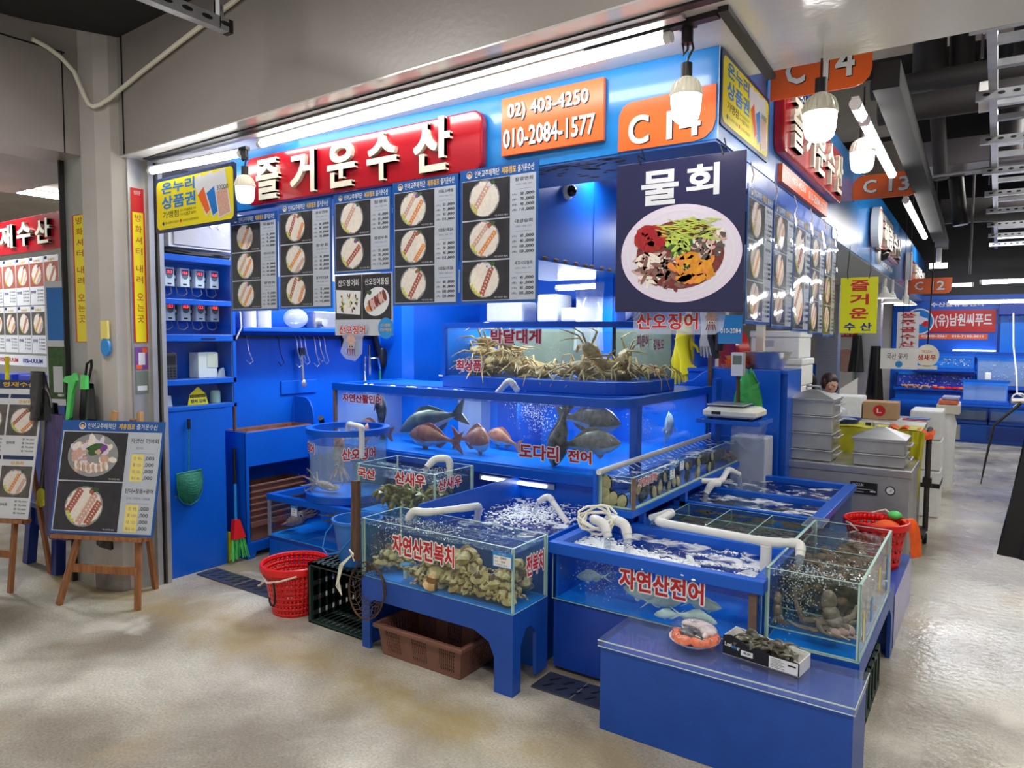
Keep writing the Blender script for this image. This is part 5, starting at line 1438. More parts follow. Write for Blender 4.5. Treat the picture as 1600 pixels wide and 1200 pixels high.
for i in range(150): m.ball((rnd.uniform(-4.1, -3.1), rnd.uniform(3.83, 3.99), 1.20 + rnd.random() * .02), (rnd.uniform(.015, .03), .016, .008), 7, 5)
m.build('froth', t, kind='stuff')
red_text(t, front(BY - .002), [('자연산활민어', -4.094, 1.10, -3.686, 1.165), ('도다리', -2.483, 0.832, -2.196, 0.926), ('전어', -2.132, 0.843, -1.97, 0.918)])
m = MB('steel').box(-2.83, -2.25, 3.80, 3.812, 0.645, 0.68).use('strip_glow').box(-2.81, -2.31, 3.79, 3.80, 0.652, 0.667)
tl = single('strip_lamp', 'bluish LED strip lamp glowing under the front edge of the biggest tank', 'lamp', m)
t = thing('tank_stand', 'dark blue stand panels carrying the biggest tank', 'stand', (-2.8, 4.3, 0))
MB('blue_dark').box(BL + .02, -2.74, 3.92, BB - .02, 0, 0.703).box(-2.74, BR - .02, 3.92, BB - .02, 0, 0.703).box(-2.56, BR - .02, BB - .02, BE - .02, 0, 0.703).build('panels', t)

# --- crab tank on top
t = thing('crab_tank', 'top tank full of snow crabs, blue framed with a rounded corner', 'tank', (-2.6, 4.35, 1.232))
CL, CX, CY, CB = -3.35, -1.863, 4.04, 4.78
CP = corner_path(CL, CX, CY, CB, 0.26)
MB('blue').prism(TOP, CP + [(CL, CB)], 1.232, 1.315).build('bottom_frame', t, bevel=0.005)
m = MB('blue'); strip_wall(m, corner_path(CL - .005, CX + .01, CY - .01, CB, 0.27), 1.66, 1.697, 0.03); m.box(CL - .005, CL + .03, CY + .01, CB, 1.66, 1.697).box(CL, CX, CB - .03, CB, 1.66, 1.697).build('top_frame', t)
MB('blue').box(CL - .005, CL + .035, CY - .01, CY + .02, 1.315, 1.66).build('corner_post', t, bevel=0.003)
m = MB('glass_algae'); strip_wall(m, corner_path(CL + .03, CX - .005, CY + .005, CB - .01, 0.255), 1.315, 1.66, 0.009); m.build('curved_front_glass', t)
MB('screen_green').box(CL + .03, CX - .02, CB - .03, CB - .015, 1.315, 1.66).use('blue_tank').box(CL + .005, CL + .02, CY + .03, CB - .02, 1.315, 1.66).build('back_panel', t)
m = MB('water'); m.grid(lambda i, j: Vector((CL + .04 + (CX - CL - .07) * i, CY + .05 + 0.65 * j, 1.63 + 0.003 * math.sin(30 * i + 9 * j))), 20, 10)
m.build('water', t)
bubbles(t, [(-2.52, 4.24, 1.38), (-2.50, 4.24, 1.62)], 180, (0.04, 0.03, 0.04), 0.005, 15)
bubbles(t, [(-1.99, 4.35, 1.38), (-1.99, 4.40, 1.62)], 160, (0.03, 0.05, 0.03), 0.005, 16)
red_text(t, front(CY + .003), [('박달대게', -2.916, 1.552, -2.508, 1.648), ('최상품', -3.22, 1.353, -2.997, 1.434)])
red_text(t, side(CX - .002), [('피문어', 4.145, 1.541, 4.317, 1.611), ('강원도', 4.40, 1.519, 4.575, 1.589)], 0.02)

# --- long abalone tank along the aisle side
t = thing('abalone_tank', 'long narrow glass tank of abalone with a white pipe along its edge', 'tank', (-1.6, 4.2, 0.70))
MB('blue').box(-1.70, -1.488, 3.28, 5.16, 0.685, 0.722).box(-1.705, -1.685, 3.27, 3.30, 0.685, 0.91).build('bottom_frame', t, bevel=0.003)
glass_tank(t, -1.685, -1.492, 3.30, 5.15, 0.724, 0.89, g='glass')
MB('mastic').box(-1.50, -1.489, 3.298, 3.33, 0.724, 0.888).build('corner_bead', t)
water_body(t, -1.675, -1.502, 3.312, 5.138, 0.726, 0.858, 'water_foam', 'water_side', 0.003, 9)
red_text(t, side(-1.492), [('자연산전복', 3.36, 0.83, 3.60, 0.875)], 0.02)
price_tag(t, side(-1.491), 3.78, 0.80, 0.075, 0.075, '전복'); price_tag(t, side(-1.491), 3.93, 0.83, 0.07, 0.07, '전복')
t = thing('tank_stand', 'pair of blue posts and rail carrying the abalone tank over the open tanks', 'stand', (-1.6, 4.2, 0))
MB('blue').box(-1.70, -1.66, 3.46, 3.50, 0, 0.685).build('leg', t); MB('blue').box(-1.53, -1.50, 3.46, 3.49, 0.60, 0.685).build('leg', t); MB('blue').box(-1.53, -1.495, 4.05, 4.09, 0.60, 0.685).build('leg', t); MB('blue').box(-1.70, -1.60, 4.3, 5.1, 0, 0.685).build('leg', t)

# --- open compartment tanks behind
t = thing('open_tanks', 'row of low open tanks with blue frames, froth and clear sorting trays', 'tank', (-1.1, 4.3, 0))
MB('blue_dark').box(-1.585, -0.745, 3.45, 5.16, 0, 0.30).build('base_cabinet', t)
m = MB('blue').box(-1.585, -1.57, 3.44, 5.17, 0.3, 0.60).box(-1.57, -0.76, 5.15, 5.17, 0.3, 0.60)
m.build('tank_walls', t)
pane_box(MB(), -0.757, -0.747, 3.45, 5.16, 0.3, 0.60, 'glass_algae').build('glass_pane', t)
m = MB('blue').box(-1.59, -0.735, 5.12, 5.18, 0.595, 0.632).box(-0.80, -0.735, 4.06, 5.12, 0.595, 0.632).box(-1.57, -0.80, 4.52, 4.56, 0.595, 0.632).box(-1.57, -0.80, 4.05, 4.09, 0.595, 0.632)
m.build('rim', t, bevel=0.003)
MB('blue_tank').box(-1.57, -0.76, 3.455, 5.15, 0.30, 0.345).build('tank_floor', t)
water_body(t, -1.565, -0.80, 4.565, 5.115, 0.35, 0.598, 'water_foam', 'water_murk', 0.005, 11)
water_body(t, -1.565, -0.80, 4.095, 4.515, 0.35, 0.598, 'water_froth', 'water_murk', 0.005, 12)
water_body(t, -1.565, -0.76, 3.452, 4.045, 0.35, 0.570, 'water', 'water_murk', 0.005, 13)
m = MB()
for x in (-1.47, -1.22, -0.99, -0.78): pane_box(m, x, x + 0.006, 3.47, 4.04, 0.55, 0.625, 'glass_algae')
for y in (3.47, 3.75, 4.03): pane_box(m, -1.47, -0.78, y, y + 0.006, 0.55, 0.625, 'glass_algae')
m.build('sorting_trays', t)
m = MB('fish_flat')
for x0, x1 in ((-1.46, -1.23), (-1.21, -1.0), (-0.98, -0.79)):
 for y0, y1 in ((3.49, 3.74), (3.77, 4.02)): m.box(x0, x1, y0, y1, 0.545, 0.552)
for i in range(120): m.ball((rnd.uniform(-1.45, -0.8), rnd.uniform(3.5, 4.0), 0.556), (.018, .014, .008), 7, 5)
tag(m.build('sea_cucumber_bed'), 'brown bed of small sea creatures in the clear sorting trays', 'seafood', kind='stuff')
pane_box(MB(), -0.80, -0.70, 3.86, 4.06, 0.633, 0.640, 'acrylic').build('clear_lid', t)

def flatfish(x, y, yaw, L, label):
 t = thing('flatfish', label, 'flatfish', (x, y, 0.50), yaw, 'flatfish in the open tanks', world=False)
 MB('fish_flat').grid(lambda i, j: Vector((L * (.5 - i) * .84, L * .36 * math.sin(math.pi * i ** .8) * (2 * j - 1), .016 * math.sin(math.pi * i) * (1 - (2 * j - 1) ** 2) + .012 * math.sin(5 * i + 2 * j))), 18, 10).prism(Fr((0, 0, 0), (1, 0, 0), (0, 1, 0)), [(-.33 * L, .03 * L), (-.5 * L, .12 * L), (-.5 * L, -.12 * L), (-.33 * L, -.03 * L)], -.001, .002).build('body', t)
 MB('eye_black').ball((L * .34, L * .05, .016), .008, 8, 6).ball((L * .34, -L * .04, .016), .008, 8, 6).build('eyes', t)
for i in range(12): flatfish(-1.48 + (i % 4) * .18, (4.18, 4.40, 4.70, 4.95)[i // 4 if i < 8 else 2 + i % 2], 1.3 * i, .24, 'brown flatfish lying under the froth of the open tanks')

# --- PVC pipes that feed the tanks
G = 'white water pipes on the tanks'
def pvc(label, pts, r=0.018, stream=None, ground=None):
 t = thing('water_pipe', label, 'pipe', pts[0], group=G)
 MB('pvc').pipe(pts, r).build('pipe_run', t)
 if stream:
  for a, b in stream:
   a, b = Vector(a), Vector(b); pts2 = [a.lerp(b, k / 5) + Vector((0, 0, 0.012 * (k / 5) * (1 - k / 5))) for k in range(6)]
   MB('stream').tube(pts2, [r * (0.9 - 0.04 * k) for k in range(6)], 10, False).build('water_stream', t)
 return t
pvc('white pipe pouring into the snail tank from the open basin', [(-2.30, 3.06, 0.585), (-2.25, 3.02, 0.70), (-2.23, 2.90, 0.715), (-2.40, 2.75, 0.695), (-2.46, 2.735, 0.70), (-2.50, 2.735, 0.655)], 0.018, [((-2.50, 2.735, 0.655), (-2.505, 2.73, 0.638))])
pvc('short bent white pipe spilling into the open basin', [(-1.94, 3.43, 0.56), (-2.11, 3.50, 0.685), (-2.165, 3.48, 0.645)], 0.017, [((-2.165, 3.48, 0.645), (-2.19, 3.47, 0.57))])
pvc('white pipe bent over the back edge of the shrimp tank', [(-2.655, 3.27, 0.76), (-2.655, 3.27, 0.878), (-2.745, 3.24, 0.872), (-2.765, 3.19, 0.825)], 0.019, [((-2.765, 3.19, 0.825), (-2.77, 3.18, 0.775))])
pvc('white pipe looped over the rim of the squid cylinder', [(-3.64, 3.39, 0.90), (-3.64, 3.39, 1.0), (-3.44, 3.30, 1.005), (-3.42, 3.30, 1.0), (-3.42, 3.30, 0.80)], 0.018)
pvc('short white pipe elbow under the crab tank on the rim of the biggest tank', [(-2.73, 3.86, 1.225), (-2.645, 3.88, 1.318), (-2.58, 3.88, 1.245)], 0.02)
pvc('left one of the twin white spouts foaming into the shad tank', [(-1.60, 3.10, 0.70), (-1.575, 3.03, 0.728), (-1.50, 3.0, 0.722), (-1.472, 2.985, 0.665)], 0.021, [((-1.472, 2.985, 0.665), (-1.475, 2.98, 0.595))])
pvc('right one of the twin white spouts foaming into the shad tank', [(-1.56, 3.16, 0.70), (-1.50, 3.07, 0.735), (-1.40, 3.02, 0.728), (-1.378, 3.0, 0.668)], 0.021, [((-1.378, 3.0, 0.668), (-1.38, 2.995, 0.595))])
pvc('long white pipe across the back of the shad tank, pouring into the octopus tank', [(-1.45, 3.43, 0.665), (-1.33, 3.43, 0.715), (-1.32, 3.20, 0.715), (-0.775, 3.12, 0.725), (-0.652, 3.15, 0.735), (-0.645, 3.10, 0.69)], 0.019, [((-0.645, 3.10, 0.69), (-0.645, 3.10, 0.647))])
pvc('white standpipe holding the long pipe at the right rim of the shad tank', [(-0.785, 3.11, 0.60), (-0.785, 3.11, 0.712)], 0.024)
pvc('white spout pouring onto the froth of the open tanks, nearer one', [(-1.36, 4.27, 0.715), (-1.40, 4.235, 0.718), (-1.425, 4.21, 0.66)], 0.019, [((-1.425, 4.21, 0.66), (-1.43, 4.20, 0.60))])
pvc('white spout pouring into the farthest open tank', [(-1.52, 4.30, 0.71), (-1.40, 4.42, 0.70), (-1.42, 4.62, 0.745), (-1.38, 4.72, 0.70)], 0.018, [((-1.38, 4.72, 0.70), (-1.37, 4.73, 0.60))])
t = thing('spray_bar', 'long white spray pipe with small nozzles along the top of the abalone tank', 'pipe', (-1.66, 4.0, 0.91), group=G)
MB('pvc').tube([(-1.672, 3.27, 0.905), (-1.672, 5.03, 0.905)], 0.016, 12).tube([(-1.672, 5.0, 0.905), (-1.672, 5.03, 0.905), (-1.672, 5.05, 0.885)], 0.019, 12).build('pipe_run', t)
for i in range(22):
 y = 3.45 + i * 0.073
 MB('white').bar((-1.665, y, 0.898), (-1.625, y + 0.012, 0.876), 0.005, 0.003).build('water_jet', t)
# rope coil on the spouts
m = MB('ivory'); pts = []
for i in range(60):
 a = i * 0.52; q = 0.085 + 0.02 * math.sin(i * 1.3)
 pts.append((-1.56 + q * math.cos(a) * 1.0, 3.04 + q * 0.5 * math.sin(a), 0.725 + 0.045 * math.sin(a) + 0.02 * math.sin(i * .7)))
m.tube(pts, 0.006, 6)
single('hose_coil', 'loose coil of thin cream hose around the twin spouts', 'hose', m)
# ------------------------------------------------------------------ sea creatures (local axes: nose +X, back +Z)
def interp(tab, s):
 for (a, va), (b, vb) in zip(tab, tab[1:]):
  if s <= b:
   k = (s - a) / max(1e-9, b - a); k = k * k * (3 - 2 * k) * 0.5 + k * 0.5
   return va + (vb - va) * k
 return tab[-1][1]
DEEP = [(0, 0.03), (0.06, 0.42), (0.14, 0.74), (0.27, 1.0), (0.42, 0.97), (0.62, 0.66), (0.80, 0.30), (0.90, 0.2), (1, 0.24)]
SLIM = [(0, 0.04), (0.08, 0.45), (0.2, 0.82), (0.36, 1.0), (0.55, 0.88), (0.75, 0.52), (0.90, 0.27), (1, 0.3)]
def fish(name, label, loc, yaw, L, H, Wd, body, belly='fish_pale', pitch=0.0, roll=0.0, bend=0.0, prof=DEEP, tail=0.5, fork=0.35, spiny=True, fin=None, group=None, cat='fish', eye=0.05):
 t = thing(name, label, cat, loc, Euler((roll, -pitch, yaw), 'XYZ')[:] if False else (roll, -pitch, yaw), group, world=False)
 fin = fin or body
 m = MB(body); n, k = 18, 14
 bl = 0.82 * L
 yb = lambda s: bend * L * (s ** 2) - bend * L * 0.15
 rings = []
 for i in range(n + 1):
  s = i / n; x = L / 2 - s * bl
  h = H / 2 * interp(prof, s); w = Wd / 2 * interp([(0, .05), (.1, .55), (.28, 1), (.5, .92), (.8, .38), (1, .12)], s)
  c = Vector((x, yb(s), H * 0.05 * math.sin(s * 3.1)))
  rings.append([c + Vector((0, w * math.cos(a), h * math.sin(a) * (1.0 if math.sin(a) > 0 else 0.92))) for a in (2 * math.pi * j / k for j in range(k))])
 vs = [p for r in rings for p in r]
 for mt, sel in ((body, lambda j: not (8 <= j <= 12)), (belly, lambda j: 8 <= j <= 12)):
  m.use(mt).add(vs, [(i * k + j, i * k + (j + 1) % k, (i + 1) * k + (j + 1) % k, (i + 1) * k + j) for i in range(n) for j in range(k) if sel(j)], True)
 m.use(body).add(rings[0], [tuple(range(k - 1, -1, -1))])
 F = Fr((0, 0, 0), (1, 0, 0), (0, 0, 1)); tx = L / 2 - bl
 ty = yb(1.0)
 FT = Fr((tx, ty, 0), (1, -2 * bend * 1.1, 0), (0, 0, 1))
 hb = H / 2 * interp(prof, 1.0); th = H * tail
 m.use(fin).prism(FT, [(0.03 * L, hb * .9), (-0.06 * L, th * .62), (-0.18 * L, th), (-0.18 * L + fork * 0.16 * L, th * .35), (-0.18 * L + fork * 0.24 * L, 0), (-0.18 * L + fork * 0.16 * L, -th * .35), (-0.18 * L, -th), (-0.06 * L, -th * .62), (0.03 * L, -hb * .9)], -0.002 * L / .3, 0.002 * L / .3)
 def ridge(s0, s1, hgt, sgn, nn=8):
  top, bot = [], []
  for i in range(nn + 1):
   s = s0 + (s1 - s0) * i / nn; x = L / 2 - s * bl; z = H / 2 * interp(prof, s) + H * .05 * math.sin(s * 3.1) * sgn
   e = math.sin(math.pi * min(1, (i + .6) / (nn + .8)) ** .8) * hgt * (1.0 if (i % 2 == 0 or not spiny) else 0.86)
   bot.append((x, sgn * (z * .92), yb(s))); top.append((x - 0.02 * L, sgn * (z * .92 + e), yb(s)))
  for i in range(nn):
   q = [bot[i], bot[i + 1], top[i + 1], top[i]]
   w = 0.0018 * L / .3
   m.add([(x, y + d, z) for d in (-w, w) for x, z, y in q], [(0, 1, 2, 3), (7, 6, 5, 4), (0, 4, 5, 1), (1, 5, 6, 2), (2, 6, 7, 3), (3, 7, 4, 0)])
 ridge(0.27, 0.80, H * 0.20, 1); ridge(0.60, 0.82, H * 0.16, -1, 5); ridge(0.30, 0.42, H * 0.16, -1, 4)
 for sd in (-1, 1):
  x0 = L / 2 - 0.27 * bl; w = Wd / 2 * 0.98
  m.add([(x0, sd * w + yb(.27), -H * .04), (x0 - 0.02 * L, sd * w + yb(.27), -H * .14), (x0 - 0.16 * L, sd * (w + 0.05 * L) + yb(.27), -H * .19), (x0 - 0.15 * L, sd * (w + 0.05 * L) + yb(.27), -H * .05)], [(0, 1, 2, 3), (3, 2, 1, 0)])
 m.build('body', t, )
 for sd in (-1, 1):
  s = 0.135; h = H / 2 * interp(prof, s); w = Wd / 2 * interp([(0, .05), (.1, .55), (.28, 1)], s)
  e = MB('paper').ball((L / 2 - s * bl, sd * w * 0.80 + yb(s), h * .42), (eye * H, eye * H * .5, eye * H), 12, 8)
  e.use('eye_black').ball((L / 2 - s * bl, sd * (w * 0.80 + eye * H * .22) + yb(s), h * .42), (eye * H * .62, eye * H * .4, eye * H * .62), 12, 8)
  e.build('eye', t)
 return t
PI = math.pi
GF = 'fish swimming in the biggest tank'
fish('sea_bass', 'long grey green sea bass in the biggest tank, left of its middle', (-3.501, 4.146, 0.956), PI, 0.79, 0.204, 0.107, 'fish_bass', pitch=-0.28, bend=0.10, prof=SLIM, group=GF)
fish('sea_bream', 'reddish sea bream in the biggest tank, lying left below the bass', (-3.329, 3.952, 0.859), PI, 0.54, 0.166, 0.086, 'fish_red', pitch=0.02, bend=0.05, group=GF, fin='fish_red')
fish('sea_bream', 'reddish sea bream turning its face outwards, low in the middle of the biggest tank', (-3.050, 4.038, 0.864), PI / 2 * 0 - 0.55, 0.47, 0.183, 0.091, 'fish_red', pitch=0.05, bend=-0.16, group=GF, fin='fish_red')
fish('sea_bream', 'reddish fish tail down behind the turning bream in the biggest tank', (-2.921, 4.242, 0.848), PI * 0.97, 0.37, 0.129, 0.064, 'fish_red', pitch=0.18, bend=0.08, group=GF)
fish('rockfish', 'dark mottled rockfish hanging head down in the biggest tank', (-2.255, 3.888, 0.988), PI, 0.45, 0.166, 0.107, 'fish_dark', 'fish_dark', pitch=-1.28, roll=0.35, bend=0.04, tail=0.42, fork=0.05, group=GF)
fish('grey_bream', 'upper grey bream facing the rounded corner of the biggest tank', (-2.169, 4.060, 1.068), 0.0, 0.49, 0.177, 0.086, 'fish_grey', pitch=-0.04, prof=SLIM, group=GF)
fish('grey_bream', 'lower grey bream facing the rounded corner of the biggest tank', (-2.105, 3.931, 0.929), 0.0, 0.49, 0.161, 0.086, 'fish_grey', pitch=0.12, prof=SLIM, group=GF)
fish('file_fish', 'pale deep bodied fish alone in the aisle side part of the biggest tank', (-1.933, 4.854, 0.934), PI / 2 + 0.25, 0.37, 0.183, 0.064, 'fish_pale', pitch=0.25, group=GF)
fish('rockfish', 'dark mottled fish hanging upright at the left end of the biggest tank', (-3.866, 3.931, 0.988), PI, 0.37, 0.097, 0.075, 'fish_dark', 'fish_dark', pitch=1.45, tail=0.4, fork=0.05, group=GF)
fish('sea_bream', 'reddish fish half hidden by the pipe loop at the left end of the biggest tank', (-4.081, 4.081, 0.848), PI, 0.43, 0.140, 0.075, 'fish_red', pitch=0.1, group=GF)
GS = 'silver shad in the blue rimmed tank'
SH = [((-1.585, 3.06, 0.43), PI, 0.19, -0.15, 'silver shad at the left end of the shad tank, below the bubbles'),
      ((-1.27, 2.99, 0.425), PI, 0.25, 0.12, 'longest silver shad in the middle of the shad tank, under the red lettering'),
      ((-1.02, 2.97, 0.445), 0.05, 0.19, 0.05, 'silver shad facing right, uppermost of the right hand cluster in the shad tank'),
      ((-1.20, 2.96, 0.42), 0.1, 0.20, 0.18, 'silver shad crossing over the longest one in the shad tank'),
      ((-1.035, 2.93, 0.398), 0.0, 0.21, -0.02, 'pale silver shad lying lowest on the right of the shad tank'),
      ((-1.14, 2.93, 0.385), PI, 0.15, -0.2, 'blue looking shad lying behind the salmon plate in the shad tank'),
      ((-1.33, 3.08, 0.43), PI, 0.18, 0.0, 'silver shad at the back of the shad tank, left of the cluster'),
      ((-1.10, 3.02, 0.44), 0.15, 0.15, 0.1, 'silver shad turned tail up at the heart of the cluster in the shad tank'),
      ((-1.09, 3.07, 0.588), PI * 0.8, 0.13, 0.3, 'shad breaking the surface of the shad tank')]
for loc, yw, L, pt, lb in SH:
 fish('shad', lb, loc, yw, L, L * 0.29, L * 0.13, 'fish_silver', 'fish_silver', pitch=pt, bend=rnd.uniform(-.08, .08), prof=SLIM, group=GS, spiny=False, fork=0.8)

# crabs
def crab_proto(seed, label):
 rg = random.Random(seed)
 t = thing('snow_crab', label, 'crab', (0, 0, 0), 0, 'snow crabs in the top tank', world=False)
 m = MB('crab_shell')
 def shell(i, j):
  a = 2 * PI * i; b = (j - 0.5) * PI
  r = 1 + 0.10 * math.cos(a) + 0.06 * math.sin(7 * a) * math.cos(b) + 0.03 * math.sin(13 * a + 5 * b)
  return Vector((0.068 * r * math.cos(a) * math.cos(b), 0.066 * r * math.sin(a) * math.cos(b), 0.034 * r * math.sin(b) + 0.05))
 m.grid(shell, 26, 12); m.build('carapace', t)
 m = MB('eye_black')
 for sd in (-1, 1): m.ball((0.072, sd * 0.018, 0.062), 0.006, 8, 6)
 m.build('eyes', t)
 for sd in (-1, 1):
  for k in range(4):
   a = sd * R(38 + k * 32 + rg.uniform(-8, 8)); d = Vector((math.cos(a), math.sin(a), 0)); up = rg.uniform(.01, .06)
   p0 = d * 0.055 + Vector((0, 0, .045)); p1 = d * 0.12 + Vector((0, 0, .05 + up)); p2 = d * 0.185 + Vector((0, 0, .03 + up * .6)) + Vector((rg.uniform(-.02, .02), 0, 0)); p3 = d * 0.225 + Vector((0, 0, -.01 + rg.uniform(0, .03)))
   MB('crab_leg').tube([p0, p0.lerp(p1, .5), p1, p1.lerp(p2, .1), p2, p3], [.006, .0085, .0065, .006, .0048, .0012], 7, flat=.7).build('leg', t)
  a = sd * R(22); d = Vector((math.cos(a), math.sin(a), 0))
  p0 = d * .06 + Vector((0, 0, .045)); p1 = p0 + d * .05 + Vector((0, sd * .015, .02)); p2 = p1 + Vector((.035, -sd * .02, -.005))
  m = MB('crab_leg').tube([p0, p1, p1.lerp(p2, .3), p2], [.006, .0075, .011, .010], 8)
  m.tube([p2, p2 + Vector((.022, -sd * .004, .004)), p2 + Vector((.036, -sd * .016, 0))], [.007, .005, .001], 6).tube([p2 + Vector((0, -sd * .006, 0)), p2 + Vector((.02, -sd * .016, 0)), p2 + Vector((.034, -sd * .018, 0))], [.005, .004, .001], 6)
  m.build('claw', t)
 return t
protos = [crab_proto(s, '') for s in (1, 2, 3)]
CR = [(-3.19, 4.24, 1.49, .5, .3, .2), (-3.12, 4.32, 1.43, 2.1, .5, -.4), (-3.04, 4.22, 1.48, -.6, -.5, .5), (-3.17, 4.22, 1.34, 1.2, .2, .1), (-3.02, 4.24, 1.35, 3.0, 0, .3), (-2.92, 4.35, 1.41, -1.8, .6, .2), (-2.83, 4.22, 1.34, .2, -.2, 0), (-2.71, 4.29, 1.34, 2.5, .2, .1), (-2.60, 4.24, 1.33, -2.4, 0, .2), (-2.46, 4.26, 1.35, 1.0, .2, -.1), (-2.33, 4.29, 1.34, -.4, -.1, .3), (-2.27, 4.24, 1.51, 2.6, .9, .2), (-2.18, 4.29, 1.42, .6, -.7, .5), (-2.10, 4.32, 1.34, 1.9, 0, 0), (-2.02, 4.37, 1.47, -.9, 1.0, .4), (-2.02, 4.40, 1.34, -2.2, .2, 0), (-2.02, 4.56, 1.36, .9, .3, .2), (-3.14, 4.51, 1.39, .3, .1, .3), (-2.87, 4.56, 1.36, 2.0, .3, 0), (-2.02, 4.70, 1.34, 1.4, 0, .2), (-3.08, 4.40, 1.54, 1.2, .4, .5), (-3.18, 4.26, 1.4, 0.4, 0.3, 0.2), (-3.1, 4.24, 1.36, 2.2, 0.1, 0), (-3.0, 4.24, 1.42, -0.8, 0.5, 0.2), (-2.88, 4.23, 1.41, 1.7, 0.4, 0.1), (-3.15, 4.3, 1.55, 2.9, 0.5, 0.3), (-2.6, 4.3, 1.36, 1.1, 0.1, 0), (-2.35, 4.28, 1.38, 0.3, 0.3, 0.2), (-2.1, 4.3, 1.4, 1.9, 0.2, 0.3), (-2.98, 4.25, 1.57, 0.9, 0.7, 0.3)]
def relation(x, y, z):
 a = 'at the left end' if x < -3.0 else ('left of the middle' if x < -2.4 else ('right of the middle' if x < -2.0 else 'by the rounded corner'))
 return a
for i, (x, y, z, yw, rl, pt) in enumerate(CR):
 lb = 'snow crab heaped on the floor of the top tank, legs tangled among the others' if z < 1.395 else ['snow crab perched upper left in the top tank heap', 'snow crab on the second layer of the left heap in the top tank', 'snow crab on the heap just left of the red lettering in the top tank', '', '', 'snow crab climbing the right slope of the left heap in the top tank', '', '', '', '', '', 'snow crab clinging highest, right of the middle of the top tank', 'snow crab climbing under the highest one in the top tank', '', 'snow crab spread against the glass near the rounded corner of the top tank', '', '', '', '', '', 'snow crab topmost at the back of the left heap in the top tank', 'snow crab on the left heap against the left wall of the top tank', '', 'snow crab in the middle layer of the left heap in the top tank', 'snow crab low on the right slope of the left heap in the top tank', 'snow crab highest at the left wall of the top tank', '', '', 'snow crab in the second layer by the rounded corner of the top tank', 'snow crab highest on the left heap, legs against the glass'][i]
 p = protos[i % 3]
 if i < 3:
  p.location = (x, y, z - .04); p.rotation_euler = (rl, pt, yw); p['label'] = lb; p.scale = (.95,) * 3
 else: copy_thing(p, (x, y, z - .04), (rl, pt, yw), lb, 1.02 + (i % 4) * .05)

# squid
def squid(label, loc, rot, L=0.30, spread=0.02, seed=0, cat='squid'):
 rg = random.Random(seed)
 t = thing('squid', label, cat, loc, rot, 'live squid in the two left tanks', world=False)
 m = MB('squid_skin')
 r = L * 0.115
 prof = [(0.002, 0.5), (r * .35, .45), (r * .72, .34), (r, .15), (r * 1.02, .0), (r * .9, -.09), (r * .62, -.115), (r * .7, -.15), (r * .72, -.19), (r * .4, -.225), (0.0, -.23)]
 m.lathe([(a, b * L) for a, b in prof], (0, 0, 0), 18, 'x')
 F = Fr((0, 0, 0), (1, 0, 0), (0, 1, 0))
 m.prism(F, [(.5 * L, 0), (.40 * L, .17 * L), (.30 * L, .19 * L), (.22 * L, r * .8), (.22 * L, -r * .8), (.30 * L, -.19 * L), (.40 * L, -.17 * L)], -.003, .003)
 m.build('body', t)
 for k in range(8):
  a = 2 * PI * k / 8; d = Vector((0, math.cos(a), math.sin(a)))
  q = Vector((-.21 * L, 0, 0)) + d * r * .4; e = rg.uniform(.8, 1.25)
  MB('squid_skin').tube([q, q + Vector((-.1 * L * e, 0, 0)) + d * spread, q + Vector((-.2 * L * e, 0, 0)) + d * spread * 2.2, q + Vector((-.28 * L * e, 0, 0)) + d * spread * (1.2 + rg.random() * 2)], [r * .26, r * .22, r * .14, r * .04], 6).build('arm', t)
 m = MB('paper')
 for sd in (-1, 1): m.use('paper').ball((-.17 * L, sd * r * .66, 0), r * .26, 10, 7).use('eye_black').ball((-.17 * L, sd * r * .76, 0), r * .2, 10, 7)
 m.build('eyes', t)
 return t
squid('squid hanging upright in the middle of the squid cylinder', (-3.70, 3.36, 0.775), (0, -PI / 2, 0.3), 0.36, .022, 1)
squid('squid sunk on the floor of the squid cylinder, facing the glass', (-3.83, 3.33, 0.565), (0.2, 0.15, 0.2), 0.26, .03, 2)
squid('squid floating at the surface at the back of the squid cylinder', (-3.72, 3.6, 0.85), (0, -1.3, 1.0), 0.26, .02, 3)
squid('slender squid slanting down at the left end of the low tank', (-4.08, 3.33, 0.30), (0, -0.45 + PI, 0.0), 0.36, .008, 4)
squid('squid gliding along the middle of the low tank with trailing arms', (-3.70, 3.42, 0.33), (0, 0.15, 0.1), 0.34, .03, 5)

